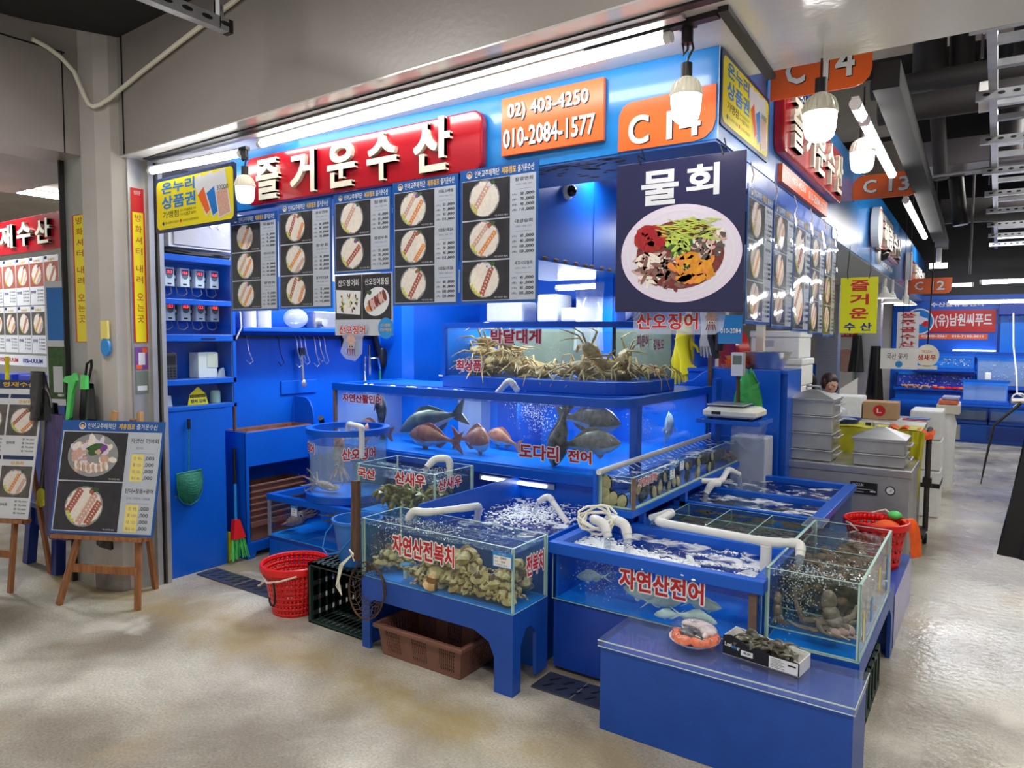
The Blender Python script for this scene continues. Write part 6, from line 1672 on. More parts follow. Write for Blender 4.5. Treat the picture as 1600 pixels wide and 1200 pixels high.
# octopus
t = thing('octopus', 'grey brown octopus raising its head against the front glass of the octopus tank', 'octopus', (-0.52, 3.04, 0.435))
m = MB('octopus_skin'); m.ball((-0.515, 3.03, 0.555), (.030, .030, .042), 16, 12); m.ball((-0.505, 3.02, 0.505), (.034, .032, .036), 14, 10); m.ball((-0.49, 3.02, 0.475), (.045, .04, .03), 14, 10)
m.build('head', t)
for k, pts in enumerate([[(-.53, 3.0, .47), (-.60, 2.985, .47), (-.625, 2.975, .53), (-.635, 2.97, .60)], [(-.5, 3.0, .46), (-.55, 2.98, .44), (-.62, 2.97, .445), (-.66, 2.975, .46)], [(-.48, 3.0, .47), (-.44, 2.98, .48), (-.42, 2.975, .45), (-.45, 2.968, .437)], [(-.5, 3.0, .46), (-.5, 2.975, .44), (-.46, 2.966, .44), (-.43, 2.966, .455)], [(-.5, 3.05, .46), (-.56, 3.08, .45), (-.6, 3.1, .46)], [(-.47, 3.04, .47), (-.43, 3.06, .5), (-.42, 3.08, .54)], [(-.5, 3.02, .47), (-.545, 2.972, .475), (-.52, 2.962, .445), (-.49, 2.965, .437)], [(-.48, 3.05, .46), (-.45, 3.1, .45), (-.42, 3.13, .46)]]):
 P_ = [Vector(p) for p in pts]; Q = []
 for i in range(len(P_) - 1):
  for j in range(4): Q.append(P_[i].lerp(P_[i + 1], j / 4))
 Q.append(P_[-1]); n = len(Q)
 MB('octopus_skin').tube(Q, [.014 * (1 - i / n) + .003 for i in range(n)], 8).build('arm', t)
m = MB('eye_black').ball((-.535, 3.005, .515), .006, 8, 6).ball((-.495, 3.0, .515), .006, 8, 6); m.build('eyes', t)
t = thing('octopus', 'second octopus crouching low at the right of the front glass, curled arms', 'octopus', (-0.44, 2.99, 0.435))
m = MB('octo_pink').ball((-0.44, 2.99, .462), (.032, .026, .026), 14, 10).ball((-.475, 2.985, .450), (.028, .022, .016), 12, 8); m.build('head', t)
for k in range(6):
 a = k * 1.05; pts = [Vector((-.45 + .02 * math.cos(a), 2.985 + .01 * math.sin(a), .445))]
 for j in range(1, 8): pts.append(Vector((-.45 + (.02 + j * .007) * math.cos(a + j * .28), 2.985 + (.008 + j * .0032) * math.sin(a + j * .28), .443 + .006 * math.sin(j + k))))
 MB('octo_pink').tube(pts, [.009 - j * .001 for j in range(8)], 7).build('arm', t)
t = thing('octopus', 'octopus pressed upright in the left corner of the octopus tank', 'octopus', (-0.70, 3.0, 0.435))
MB('octopus_skin').ball((-.70, 2.985, .535), (.016, .02, .03), 12, 9).ball((-.70, 2.98, .49), (.02, .02, .03), 12, 9).build('head', t)
for k in range(6): MB('octopus_skin').tube([(-.70, 2.985, .48), (-.705 + k * .006, 2.968, .46), (-.715 + k * .013, 2.964, .44)], [.009, .007, .003], 7).build('arm', t)

# frilled sea snails
def snail_mesh(seed):
 rg = random.Random(seed); m = MB('snail_shell')
 turns, seg, wid = 3.6, 46, 12
 rings = []
 for i in range(seg + 1):
  s = i / seg; th = s * turns * 2 * PI
  R0 = 0.022 * (0.10 + 0.90 * s ** 1.4); r = 0.025 * (0.14 + 0.86 * s ** 1.2)
  frill = 1 + (0.55 if (i % 4 == 0 and i > 8) else 0)
  x = 0.075 - 0.125 * s ** 1.05
  ring = []
  for j in range(wid):
   a = 2 * PI * j / wid
   k = frill if math.cos(a) > 0 else 1.0
   k *= 1 + rg.uniform(-.10, .10)
   rr = R0 + r * k * math.cos(a)
   ring.append(Vector((x + r * k * 1.0 * math.sin(a), rr * math.cos(th), rr * math.sin(th))))
  rings.append(ring)
 m.use('snail_band'); band = m.cur; m.use('snail_shell'); f0 = len(m.f)
 m.loft(rings, True, True)
 for q in range(seg * wid):
  if (q // wid) % 4 == 2 or ((q // wid) * 7 + q % wid) % 13 == 3: m.mi[f0 + q] = band
 lip = rings[-1]; c = sum(lip, Vector()) / len(lip)
 m.use('sash_pink').add([c] + [c.lerp(p, .92) for p in lip], [(0, 1 + (j + 1) % wid, 1 + j) for j in range(wid)])
 return m
SN = []
for s in range(3):
 t = thing('sea_snail', '', 'sea snail', (0, 0, 0), 0, 'frilled sea snails in the front glass tank', world=False)
 snail_mesh(s + 1).build('shell', t); SN.append(t)
 MB('octo_brown').ball((-0.035, 0.03, 0.0), (.012, .022, .018), 10, 7).build('foot', t)
pos = []
rg = random.Random(12)
for row, (n, y, z) in enumerate([(7, 2.612, 0.428), (6, 2.70, 0.432), (5, 2.78, 0.435), (5, 2.635, 0.485), (3, 2.73, 0.505)]):
 for i in range(n):
  x0 = -2.37 if z < .47 else -2.30; x1 = -1.77
  pos.append((x0 + (x1 - x0) * (i + .5 + rg.uniform(-.2, .2)) / n, y + rg.uniform(-.012, .012), z + rg.uniform(-.008, .012)))
pos += [(-2.56, 2.66, 0.44), (-2.50, 2.72, 0.43), (-2.59, 2.76, 0.45), (-2.46, 2.80, 0.45), (-2.12, 2.66, 0.515), (-2.20, 2.74, 0.51)]
SLAB = 'frilled brown sea snail heaped on the floor of the glass snail tank'
for i, (x, y, z) in enumerate(pos):
 rot = (rg.uniform(0, 6.28), rg.uniform(-.4, .4), rg.choice((0, PI)) + rg.uniform(-.7, .7)); sc = rg.uniform(1.05, 1.32)
 if i < 3: SN[i].location, SN[i].rotation_euler, SN[i].scale, SN[i]['label'] = (x, y, z), rot, (sc,) * 3, SLAB
 else: copy_thing(SN[i % 3], (x, y, z), rot, SLAB, sc)

# abalone stuck to the glass of the long tank
def abalone():
 t = thing('abalone', '', 'abalone', (0, 0, 0), 0, 'abalone in the long narrow tank', world=False)
 f = lambda i, j: Vector((-.004 - .022 * math.sin(PI * j / 2) * 1.0, .044 * math.cos(2 * PI * i) * math.cos(PI * j / 2) * (1 + .08 * math.sin(6 * PI * i)), .032 * math.sin(2 * PI * i) * math.cos(PI * j / 2)))
 MB('abalone_shell').grid(f, 22, 8).build('shell', t)
 m = MB('abalone_foot').grid(lambda i, j: Vector((-.001 + .007 * math.sin(PI * j / 2), .038 * math.cos(2 * PI * i) * math.cos(PI * j / 2), .026 * math.sin(2 * PI * i) * math.cos(PI * j / 2))), 22, 5)
 m.build('foot', t); return t
AB = abalone(); first = True; rg = random.Random(3)
AL = 'abalone stuck to the aisle side glass of the long narrow tank'
for i in range(46):
 y = 3.36 + (i % 23) * 0.068 + rg.uniform(-.012, .012); z = 0.765 + (0.055 if i >= 23 else 0) + rg.uniform(-.008, .008)
 if rg.random() < .12: continue
 dk = rg.random() < (.35 if y < 3.9 else .65)
 o = AB if first else copy_thing(AB, label=AL)
 first = False; AB['label'] = AL
 o.location = (-1.513 if not dk else -1.545, y, z); o.rotation_euler = (rg.uniform(-.9, .9) + PI / 2, 0, PI if dk else 0)
 o.scale = (rg.uniform(.8, 1.05),) * 3
for k, (x, z) in enumerate([(-1.655, .845), (-1.66, .79), (-1.615, .765), (-1.565, .755), (-1.65, .752)]):
 o = copy_thing(AB, (x, 3.325, z), (rg.uniform(1.0, 2.2), 0, -PI / 2), 'abalone stuck to the short front glass of the long narrow tank', 1.0)
m = MB('cockle')
for i in range(60): m.ball((rg.uniform(-1.66, -1.51), rg.uniform(4.95, 5.12), .74 + rg.random() * .045), (.014, .016, .011), 8, 6)
tag(m.build('cockle_heap'), 'small heap of pinkish cockles at the far end of the abalone tank', 'shellfish', kind='stuff')

# shrimp
def shrimp_proto(mt, grp, L=0.11):
 t = thing('shrimp', '', 'shrimp', (0, 0, 0), 0, grp, world=False)
 pts, rs = [], []
 for i in range(12):
  s = i / 11; a = -0.3 + s * 2.0
  pts.append(Vector((L * .42 * math.cos(a) - L * .1, 0, L * .34 * math.sin(a)))); rs.append(L * .085 * (0.25 + math.sin(PI * min(1, s * .82 + .16))) * (1.0 if i % 2 else .93))
 m = MB(mt).tube(pts[::-1], rs[::-1], 9)
 e = pts[-1]
 F = Fr(e, (-1, 0, -.35), (0, 1, 0)); m.prism(F, [(0, -.004), (.024, -.016), (.022, 0), (.024, .016), (0, .004)], -.001, .001)
 m.build('body', t)
 m = MB(mt); h = pts[0]
 for sd in (-1, 1):
  m.tube([h, h + Vector((.01, sd * .012, -.015)), h + Vector((-.04, sd * .028, -.03))], [.0012, .001, .0006], 4)
  for k in range(4): q = pts[3 + k]; m.tube([q, q + Vector((-.010, sd * .006, -.014))], [.0016, .0006], 4)
 m.build('legs', t); return t
GL = 'live shrimp in the two-celled glass tank'
S0 = shrimp_proto('shrimp_live', GL); rg = random.Random(5)
LL = 'live brown shrimp on the floor of the two-celled glass tank'
for i in range(100):
 o = S0 if i == 0 else copy_thing(S0, label=LL)
 S0['label'] = LL
 o.location = (rg.uniform(-3.02, -2.585), rg.uniform(3.035, 3.31), 0.585 + rg.random() ** 1.3 * .095); o.rotation_euler = (rg.uniform(-.8, .8), rg.uniform(-.6, .6), rg.uniform(0, 6.28)); o.scale = (rg.uniform(.9, 1.3),) * 3
# ------------------------------------------------------------------ blue bench with the salmon plate and the shrimp box
t = thing('display_bench', 'low blue bench with a thick clear acrylic top, nearest of all', 'bench', (-0.81, 2.69, 0))
MB('blue_bench').box(-1.285, -0.345, 2.55, 2.84, 0, 0.348).build('body', t, bevel=0.003)
m = MB('acrylic').box(-1.292, -0.338, 2.54, 2.848, 0.349, 0.377)
m.use('silicone').box(-1.292, -0.338, 2.539, 2.541, 0.372, 0.377).box(-1.292, -0.338, 2.539, 2.541, 0.349, 0.352).box(-0.339, -0.337, 2.54, 2.848, 0.372, 0.377)
m.build('acrylic_top', t)
cx, cy, z0 = -0.955, 2.725, 0.378
t = thing('salmon_plate', 'plate of salmon head and slices wrapped in clear film on the blue bench', 'plate', (cx, cy, z0))
MB('white').lathe([(0.0, z0 + .001), (.062, z0 + .002), (.085, z0 + .014), (.098, z0 + .022), (.100, z0 + .026), (.088, z0 + .020), (.06, z0 + .007), (0, z0 + .006)], (cx, cy, 0), 36).build('dish', t)
m = MB('salmon_skin')
hr = []
for i in range(12):
 s = i / 11; x = cx - .045 + .105 * s; r = .040 * (1 - .55 * s ** 2) * (0.75 + .25 * math.sin(3 * s))
 hr.append([Vector((x, cy - .01 + r * 1.1 * math.cos(a), z0 + .045 - .018 * s + r * .8 * math.sin(a))) for a in (2 * PI * j / 14 for j in range(14))])
m.loft(hr); m.use('salmon_belly').ball((cx + .052, cy - .022, z0 + .052), (.012, .022, .012), 12, 8); m.use('eye_black').ball((cx + .018, cy - .050, z0 + .062), (.007, .005, .007), 10, 7); m.use('squid_red').tube([(cx + .06, cy - .03, z0 + .036), (cx + .035, cy - .05, z0 + .034), (cx + .0, cy - .056, z0 + .036)], .004, 6); m.build('salmon_head', t)
m = MB('salmon_belly').ball((cx + .0, cy + .05, z0 + .05), (.075, .03, .028), 16, 10).ball((cx + .05, cy + .02, z0 + .055), (.035, .04, .02), 14, 9); m.build('salmon_belly', t)
for k, (dx, dy, sx, sy, rz) in enumerate([(-.068, -.01, .022, .046, .2), (-.05, -.045, .02, .04, .7), (-.02, -.062, .035, .016, .1), (.03, -.058, .032, .018, -.2), (.068, -.025, .022, .035, -.5), (.078, .02, .018, .035, .2)]):
 m = MB('salmon'); m.M = Matrix.Translation((cx + dx, cy + dy, z0 + .026)) @ Matrix.Rotation(rz, 4, 'Z');
 def sl(i, j):
  a, b = 6.283 * i, PI * (j - .5); q = 1 + .10 * math.sin(5 * a + k) * math.cos(b)
  return Vector((sx * q * math.cos(a) * math.cos(b), sy * q * math.sin(a) * math.cos(b), .019 * math.sin(b) + .006 * math.sin(60 * sy * math.sin(a) * 2 + k)))
 m.grid(sl, 24, 10); m.use('sash_white')
 for q in (-.5, 0, .5): m.tube([(sx * .9 * s, sy * (q + .12 * s), .0195 - .012 * s * s - .008 * q * q) for s in (-.7, -.35, 0, .35, .7)], .0016, 5)
 m.build('salmon_slice', t)
def wrap(i, j):
 a = 2 * PI * i; b = PI / 2 * j
 k = 1 + .035 * math.sin(9 * a + 3 * b) * math.cos(b) + .02 * math.sin(17 * a)
 return Vector((cx + .106 * k * math.cos(a) * math.cos(b) ** .55, cy + .106 * k * math.sin(a) * math.cos(b) ** .55, z0 + .010 + .078 * k * math.sin(b)))
MB('film').grid(wrap, 44, 10).build('film_wrap', t)

O = (-0.833, 2.700, 0.378)
F = Fr(O, (0.291, -0.042, 0), (0, 0, 1)); L_, D_, H_ = 0.294, 0.110, 0.056
t = thing('shrimp_box', 'torn open black and white carton of raw shrimp on the blue bench', 'box', F.p(L_ / 2, 0, -D_ / 2))
m = MB('black').prism(F, [(0, 0), (L_, 0), (L_, .050), (L_ * .8, .054), (L_ * .62, .050), (L_ * .5, .062), (L_ * .36, .056), (L_ * .2, .075), (L_ * .1, .082), (0, .074)], -.003, 0)
m.use('white').prism(F, [(0, 0), (L_, 0), (L_, .055), (0, .075)], -D_, -D_ + .003)
m.boxf(F, 0, L_, 0, .003, -D_, 0); m.boxf(F, 0, .003, 0, .072, -D_, -.003).boxf(F, L_ - .003, L_, 0, .052, -D_, -.0005)
m.build('carton', t)
MB('white').boxf(F, L_ * .25, L_ * .41, .016, .036, 0, .0008).use('text_black').text(F, '40-50', L_ * .285, .023, L_ * .38, .032, .0012, .03).build('size_label', t)
m = MB('white').rect(F, L_ * .62, .004, L_ * .985, .048, .0006).use('text_black')
for k in range(6): m.rect(F, L_ * .645, .040 - k * .006, L_ * (.82 if k % 2 else .78), .0415 - k * .006, .0012)
m.rect(F, L_ * .86, .030, L_ * .96, .036, .0012)
m.build('printed_label', t)
m = MB('white').text(F, 'Lesi', L_ * .03, .036, L_ * .125, .052, .0012, .02).text(F, 'ar', L_ * .20, .030, L_ * .235, .042, .0012, .02)
m.use('tag_blue').text(F, 'm', L_ * .13, .033, L_ * .19, .043, .0012, .02)
m.build('brand_print', t)
S1 = shrimp_proto('shrimp', 'raw grey shrimp in the torn carton'); rg = random.Random(9); LS = 'raw grey shrimp piled in the torn carton on the blue bench'
for i in range(34):
 o = S1 if i == 0 else copy_thing(S1, label=LS)
 S1['label'] = LS
 p = F.p(rg.uniform(.045, L_ - .045), .030 + rg.random() * .032, -rg.uniform(.03, D_ - .03))
 o.location = p; o.rotation_euler = (rg.uniform(-1.4, 1.4), rg.uniform(-.4, .4), rg.uniform(-.8, .8) + (PI if rg.random() < .5 else 0)); o.scale = (rg.uniform(.75, .95),) * 3

# ------------------------------------------------------------------ baskets, crate, bucket, wire net
def round_basket(name, label, c, r0, r1, h, mt, rows, cols, hole=0.5, group=None, solid=0.5):
 x, y, z = c
 t = thing(name, label, 'basket', c, group=group)
 m = MB(mt)
 def ringpt(a, k): r = r0 + (r1 - r0) * k; return Vector((x + r * math.cos(a), y + r * math.sin(a), z + h * k))
 seg = cols * 2
 for b in range(rows * 2 + 1):
  K = lambda q: ((q // 2) + (solid if q % 2 else 0)) / (rows + solid)
  k0, k1 = K(b), K(b + 1)
  for j in range(seg):
   if b % 2 == 1 and j % 2 == 1: continue
   a0, a1 = 4 * PI * (j // 2 + (hole if j % 2 else 0)) / seg, 4 * PI * (j // 2 + (1 if j % 2 else hole)) / seg
   m.add([ringpt(a0, k0), ringpt(a1, k0), ringpt(a1, k1), ringpt(a0, k1)], [(0, 1, 2, 3)], True)
 m.add([ringpt(2 * PI * j / seg, 0) for j in range(seg)], [tuple(range(seg))])
 o = m.build('basket_wall', t)
 md = o.modifiers.new('thickness', 'SOLIDIFY'); md.thickness = 0.004; md.offset = -1
 MB(mt).tube([(x + (r1 + .004) * math.cos(2 * PI * j / 40), y + (r1 + .004) * math.sin(2 * PI * j / 40), z + h) for j in range(40)], 0.009, 8, closed=True).lathe([(r1 + .012, z + h - .03), (r1 + .012, z + h)], (x, y, 0), 40).build('rim', t)
 return t
t = round_basket('red_basket', 'round red basket with a rope handle, on the floor beside the green crate', (-3.33, 2.68, 0), .130, .185, .285, 'basket_red', 8, 40, .68, solid=.62, group='round red plastic baskets')
m = MB('rope').tube([(-3.512, 2.64, .275), (-3.49, 2.585, .262), (-3.42, 2.52, .235), (-3.33, 2.483, .215), (-3.24, 2.50, .235), (-3.17, 2.56, .26)], .006, 6).tube([(-3.36, 2.49, .22), (-3.40, 2.488, .185), (-3.43, 2.50, .175)], .006, 6)
m.build('rope_handle', t)
MB('black').tube([(-3.275, 2.485, .225), (-3.262, 2.482, .17), (-3.262, 2.482, .115), (-3.275, 2.482, .095), (-3.295, 2.482, .095), (-3.308, 2.482, .115), (-3.31, 2.484, .135)], .006, 8).build('black_hook', t)
t = thing('plastic_crate', 'dark green slatted crate lying on its side, beside the red basket', 'crate', (-2.86, 2.80, 0))
m = MB('crate_green'); x0, x1, y0, y1, h = -3.125, -2.665, 2.60, 2.96, .338
F = front(y1 - .006)
m.lattice(F, x0, x1, 0.0, h, 20, 14, .58, 0, .006); m.build('bottom_grid', t)
m = MB('crate_green'); F = Fr((x0, y0, 0), (0, 1, 0)); m.lattice(F, 0, .36, .0, h, 7, 4, .35, 0, .006); m.boxf(F, 0, .02, 0, h, 0, .02); m.build('end_wall', t)
m = MB('crate_green'); F = Fr((x1, y0, 0), (0, 1, 0)); m.lattice(F, 0, .36, .0, h, 7, 4, .35, -.006, 0); m.build('end_wall', t)
m = MB('crate_green').box(x0, x1, y0, y0 + .02, 0, .014).lattice(Fr((x0, y0, 0), (1, 0, 0), (0, 1, 0)), 0, x1 - x0, 0, .36, 12, 3, .4, 0, .006); m.build('long_wall', t)
m = MB('crate_green').box(x0, x1, y0, y0 + .02, h - .014, h).lattice(Fr((x0, y0, h - .006), (1, 0, 0), (0, 1, 0)), 0, x1 - x0, 0, .36, 12, 3, .4, 0, .006); m.build('long_wall', t)
bx_, by_, bz_ = -2.90, 2.76, .340
t = thing('blue_bucket', 'light blue bucket standing on the green crate', 'bucket', (bx_, by_, bz_))
MB('bucket_blue').lathe([(0, bz_), (.092, bz_), (.096, bz_ + .01), (.130, bz_ + .235), (.140, bz_ + .238), (.140, bz_ + .252), (.127, bz_ + .252), (.090, bz_ + .012), (0, bz_ + .008)], (bx_, by_, 0), 40).build('bucket_body', t)
MB('bucket_blue').tube([(bx_ - .125, by_ - .05, bz_ + .22), (bx_ - .155, by_ - .09, bz_ + .16), (bx_ - .13, by_ - .135, bz_ + .09), (bx_ - .06, by_ - .165, bz_ + .075), (bx_ + .03, by_ - .160, bz_ + .10), (bx_ + .105, by_ - .10, bz_ + .21)], .005, 8).build('handle', t)
t = thing('wire_net', 'rusty wire hand net with a weathered wooden handle, leaning on the snail tank corner', 'hand net', (-2.60, 2.50, .19))
MB('wood_old').bar((-2.655, 2.515, .46), (-2.665, 2.53, .865), .040, .030, (0, 1, 0)).build('handle', t)
m = MB('wire_brown'); c = Vector((-2.565, 2.50, .325)); rr = .135
U, V, N_ = Vector((.94, -.10, 0)).normalized(), Vector((0.05, .1, 1)).normalized(), Vector((-.2, -1, .1)).normalized()
ringp = lambda a, k, d: c + U * rr * k * math.cos(a) * 1.0 + V * rr * k * math.sin(a) * 1.04 + N_ * d
for k in range(3): m.tube([ringp(2 * PI * j / 40, 1 + .008 * k, .002 * k) for j in range(40)], .0028, 6, closed=True)
for q in range(1, 8):
 k = 1 - q / 8; d = -.085 * (1 - k * k)
 n = 26
 m.tube([ringp(2 * PI * (j + .5 * (j % 2) * 0 + .5 * (q % 2)) / n, k + (.018 if j % 2 else -.018), d + .004 * (j % 2)) for j in range(n)], .0019, 4, closed=True)
for j in range(26):
 a = 2 * PI * j / 26
 m.tube([ringp(a + .12 * math.sin(q * 1.6), 1 - q / 9, -.085 * (1 - (1 - q / 9) ** 2)) for q in range(9)], .0019, 4)
m.build('net_basket', t)
m = MB('ivory')
for k in range(4): m.tube([(-2.655, 2.50, .50), (-2.69 - k * .008, 2.46, .44), (-2.71 - k * .007, 2.45, .36 - k * .01), (-2.69, 2.45, .29)], .0025, 5)
m.tube([(-2.66, 2.50, .47), (-2.64, 2.485, .50), (-2.675, 2.49, .52), (-2.65, 2.50, .46)], .003, 5)
m.build('loose_wires', t)
def open_basket(name, label, x0, x1, y0, y1, z0, h, mt, group=None, taper=.02, cols=4):
 t = thing(name, label, 'basket', ((x0 + x1) / 2, (y0 + y1) / 2, z0), group=group)
 def wall(p0, p1, q0, q1, nm):
  m = MB(mt); p0, p1, q0, q1 = map(Vector, (p0, p1, q0, q1)); W_ = (p1 - p0).length; n = max(1, int(W_ / .14))
  def pt(a, b): return (p0.lerp(p1, a)).lerp(q0.lerp(q1, a), b)
  nrm = (p1 - p0).cross(q0 - p0).normalized() * .004
  def quad(a0, a1, b0, b1):
   c = [pt(a0, b0), pt(a1, b0), pt(a1, b1), pt(a0, b1)]
   m.add(c + [v - nrm for v in c], [(0, 1, 2, 3), (7, 6, 5, 4), (0, 4, 5, 1), (1, 5, 6, 2), (2, 6, 7, 3), (3, 7, 4, 0)])
  quad(0, 1, 0, .16); quad(0, 1, .84, 1)
  for i in range(n):
   a0, a1 = i / n, (i + 1) / n; g = .22 / n
   quad(a0, a0 + g, .16, .84); quad(a1 - g, a1, .16, .84)
   k = 8; w = (a1 - a0 - 2 * g) / k
   for j in range(k): quad(a0 + g + j * w, a0 + g + j * w + w * .55, .16, .84)
   for b in range(6): quad(a0 + g, a1 - g, .16 + b * .68 / 6 - .012, .16 + b * .68 / 6 + .018)
  m.build(nm, t)
 e = taper
 b = [(x0 + e, y0 + e, z0), (x1 - e, y0 + e, z0), (x1 - e, y1 - e, z0), (x0 + e, y1 - e, z0)]; u = [(x0, y0, z0 + h), (x1, y0, z0 + h), (x1, y1, z0 + h), (x0, y1, z0 + h)]
 wall(b[0], b[1], u[0], u[1], 'long_wall'); wall(b[1], b[2], u[1], u[2], 'end_wall'); wall(b[2], b[3], u[2], u[3], 'long_wall'); wall(b[3], b[0], u[3], u[0], 'end_wall')
 MB(mt).box(x0 + e, x1 - e, y0 + e, y1 - e, z0, z0 + .005).build('basket_floor', t)
 MB(mt).box(x0 - .018, x1 + .018, y0 - .018, y0, z0 + h - .022, z0 + h).box(x0 - .018, x1 + .018, y1, y1 + .018, z0 + h - .022, z0 + h).box(x0 - .018, x0, y0, y1, z0 + h - .022, z0 + h).box(x1, x1 + .018, y0, y1, z0 + h - .022, z0 + h).build('rim', t, bevel=.005)
 return t
open_basket('brown_basket', 'big brown slotted basket pushed under the snail tank table', -2.515, -1.985, 2.525, 2.83, 0.001, .165, 'brown_plastic')
t = thing('plastic_crate', 'black plastic crate on the floor under the octopus tank table', 'crate', (-0.47, 3.25, 0))
m = MB('crate_green').lattice(side(-.388), 3.02, 3.62, 0, .20, 6, 1, .75, -.012, 0).box(-.56, -.40, 3.02, 3.62, 0, .02).box(-.56, -.40, 3.02, 3.035, 0, .2).box(-.56, -.40, 3.605, 3.62, 0, .2).box(-.405, -.396, 3.03, 3.61, 0.01, .19).box(-.56, -.384, 3.015, 3.03, .18, .2)
m.build('crate_walls', t)

# ------------------------------------------------------------------ easels with menu boards
EU, EV = Vector((.90, .435, 0)).normalized(), Vector((-.014, .104, .661)).normalized()
def easel(label, o, W_, feet, tops, back, ledge):
 t = thing('easel', label, 'easel', ((feet[0][0] + feet[1][0]) / 2, (feet[0][1] + feet[1][1]) / 2, 0), group='wooden easels with menu boards')
 F = Fr(o, EU, EV)
 for f, tp in zip(feet, tops):
  MB('wood').bar(f, Vector(f).lerp(Vector(tp), .93), .042, .022, (0, 1, 0)).build('leg', t)
  MB('wood_light').bar(Vector(f).lerp(Vector(tp), .93), tp, .042, .022, (0, 1, 0)).build('leg_tip', t)
 mid = (Vector(tops[0]) + Vector(tops[1])) / 2
 MB('wood').bar(back, mid + Vector((0, .03, -.05)), .042, .022, (0, 1, 0)).build('rear_leg', t)
 MB('wood').boxf(F, ledge[0], ledge[1], -.028, -.004, -.05, .028).build('ledge', t, bevel=.002)
 f0, f1 = Vector(feet[0]), Vector(feet[1])
 MB('wood').bar(f0.lerp(Vector(tops[0]), .19), f1.lerp(Vector(tops[1]), .19), .022, .045).build('cross_rail', t)
 return F
F = easel('wooden easel in front of the pillar, carrying the big board with two platters', (-4.617, 1.925, .421), .66, [(-4.531, 1.926, 0), (-4.075, 2.149, 0)], [(-4.385, 2.215, 1.135), (-4.24, 2.285, 1.135)], (-4.33, 2.40, 0), (.03, .62))
t = thing('menu_board', 'big blue-headed menu board with two platters of sliced fish on the wooden easel', 'menu board', F.p(.33, 0, 0))
W_, H_ = .668, .672
MB('header_blue').boxf(F, 0, W_, 0, H_, -.006, 0).build('board', t, bevel=.001)
MB('paper_grey').rect(F, .012, .014, W_ - .012, H_ * .905, .0005).build('price_sheet', t)
m = MB('header_blue'); hy = H_ * .952; hh = .017
face_badge(m, F, .135, hy, .022)
m.use('paper').text(F, '인어교주해적단', .172, hy - hh, .355, hy + hh, .0014, .012); m.use('text_gold').text(F, '제휴점포', .375, hy - hh, .478, hy + hh, .0014, .02); m.use('paper').text(F, '즐거운수산', .49, hy - hh, .625, hy + hh, .0014, .012)
m.build('header_band', t)
for i, (nm, sub, ps) in enumerate([('자연산 민어회', '민어', ['소 90-', '중 120-', '대 150-', '특대 180-']), ('민어+참돔+광어', '민어 / 대광어 / 대참돔', ['소 95', '중 105', '대 125', '특대 155'])]):
 v0 = .315 if i == 0 else .02; v1 = .602 if i == 0 else .308
 m = MB('photo_dark').rect(F, .02, v0, .44, v1, .001)
 if i == 0:
  cu, cv = .225, v0 + .15
  m.use('plate_clear').disc(F, cu, cv, .165, .128, .0014, 30)
  for j in range(46):
   a = rnd.uniform(0, 6.28); k = rnd.uniform(.45, 1)
   m.use(['sash_white', 'bowl_white', 'sash_pink'][j % 3]).disc(F, cu + .145 * k * math.cos(a), cv + .108 * k * math.sin(a), .030, .018, .0017 + .0001 * (j % 8), 9, rnd.uniform(0, 3), .2, j)
  for j in range(13): m.use('sash_pink' if j % 2 else 'sash_white').disc(F, cu - .10 + j * .0165, cv - .058 - .02 * math.sin(j * .25), .012, .028, .0027, 10, .25)
  m.use('leaf').disc(F, cu + .02, cv + .035, .065, .03, .0029, 12, .2, .25, 5); m.use('purple').disc(F, cu + .065, cv + .045, .025, .022, .0032, 9, 0, .3, 6); m.use('sash_pink').disc(F, cu + .035, cv + .02, .024, .018, .0032, 9, 0, .3, 7)
 else: dish_art(m, F, .205, v0 + .142, .122, 77, ['sash_red', 'sash_pink', 'sash_white', 'sash_red'])
 m.use('paper').text(F, '*대 사이즈 예시', .345, v0 + .008, .42, v0 + .019, .0034)
 m.build('dish_photo', t)
 m = MB('text_black').text(F, nm, .462, v1 - .058, .640, v1 - .03, .0012, .012); m.use('text_faint').text(F, sub, .50 if i == 0 else .475, v1 - .095, .545 if i == 0 else .625, v1 - .08, .0012)
 m.rect(F, .48, v1 - .118, .62, v1 - .1165, .0012)
 for k in range(4): m.use('text_black').text(F, ',000', .565, v1 - .16 - k * .038, .625, v1 - .135 - k * .038, .0012, .008)
 m.build('price_list', t)
 m = MB('note_yellow').rect(F, .478, v1 - .282, .558, v1 - .125, .0016)
 m.use('text_faint')
 for k in range(4): m.text(F, ps[k], .492, v1 - .157 - k * .039, .548, v1 - .137 - k * .039, .002)
 m.build('paper_note', t)
F = easel('wooden easel at the edge of the photo, carrying the tall four-platter poster', (-5.30, 1.755, .452), .40, [(-5.38, 1.69, 0), (-4.991, 1.849, 0)], [(-5.27, 1.98, 1.2), (-5.15, 2.03, 1.2)], (-5.18, 2.16, 0), (.03, .40))
t = thing('menu_board', 'tall menu board with four small platters on the easel at the photo edge', 'menu board', F.p(.2, 0, 0))
MB('paper').boxf(F, -.06, .415, 0, .865, -.006, 0).build('board', t)
MB('navy_sign').rect(F, -.06, .81, .415, .865, .001).use('text_gold').text(F, '영재수산', .12, .822, .36, .852, .0016, .02).build('header_band', t)
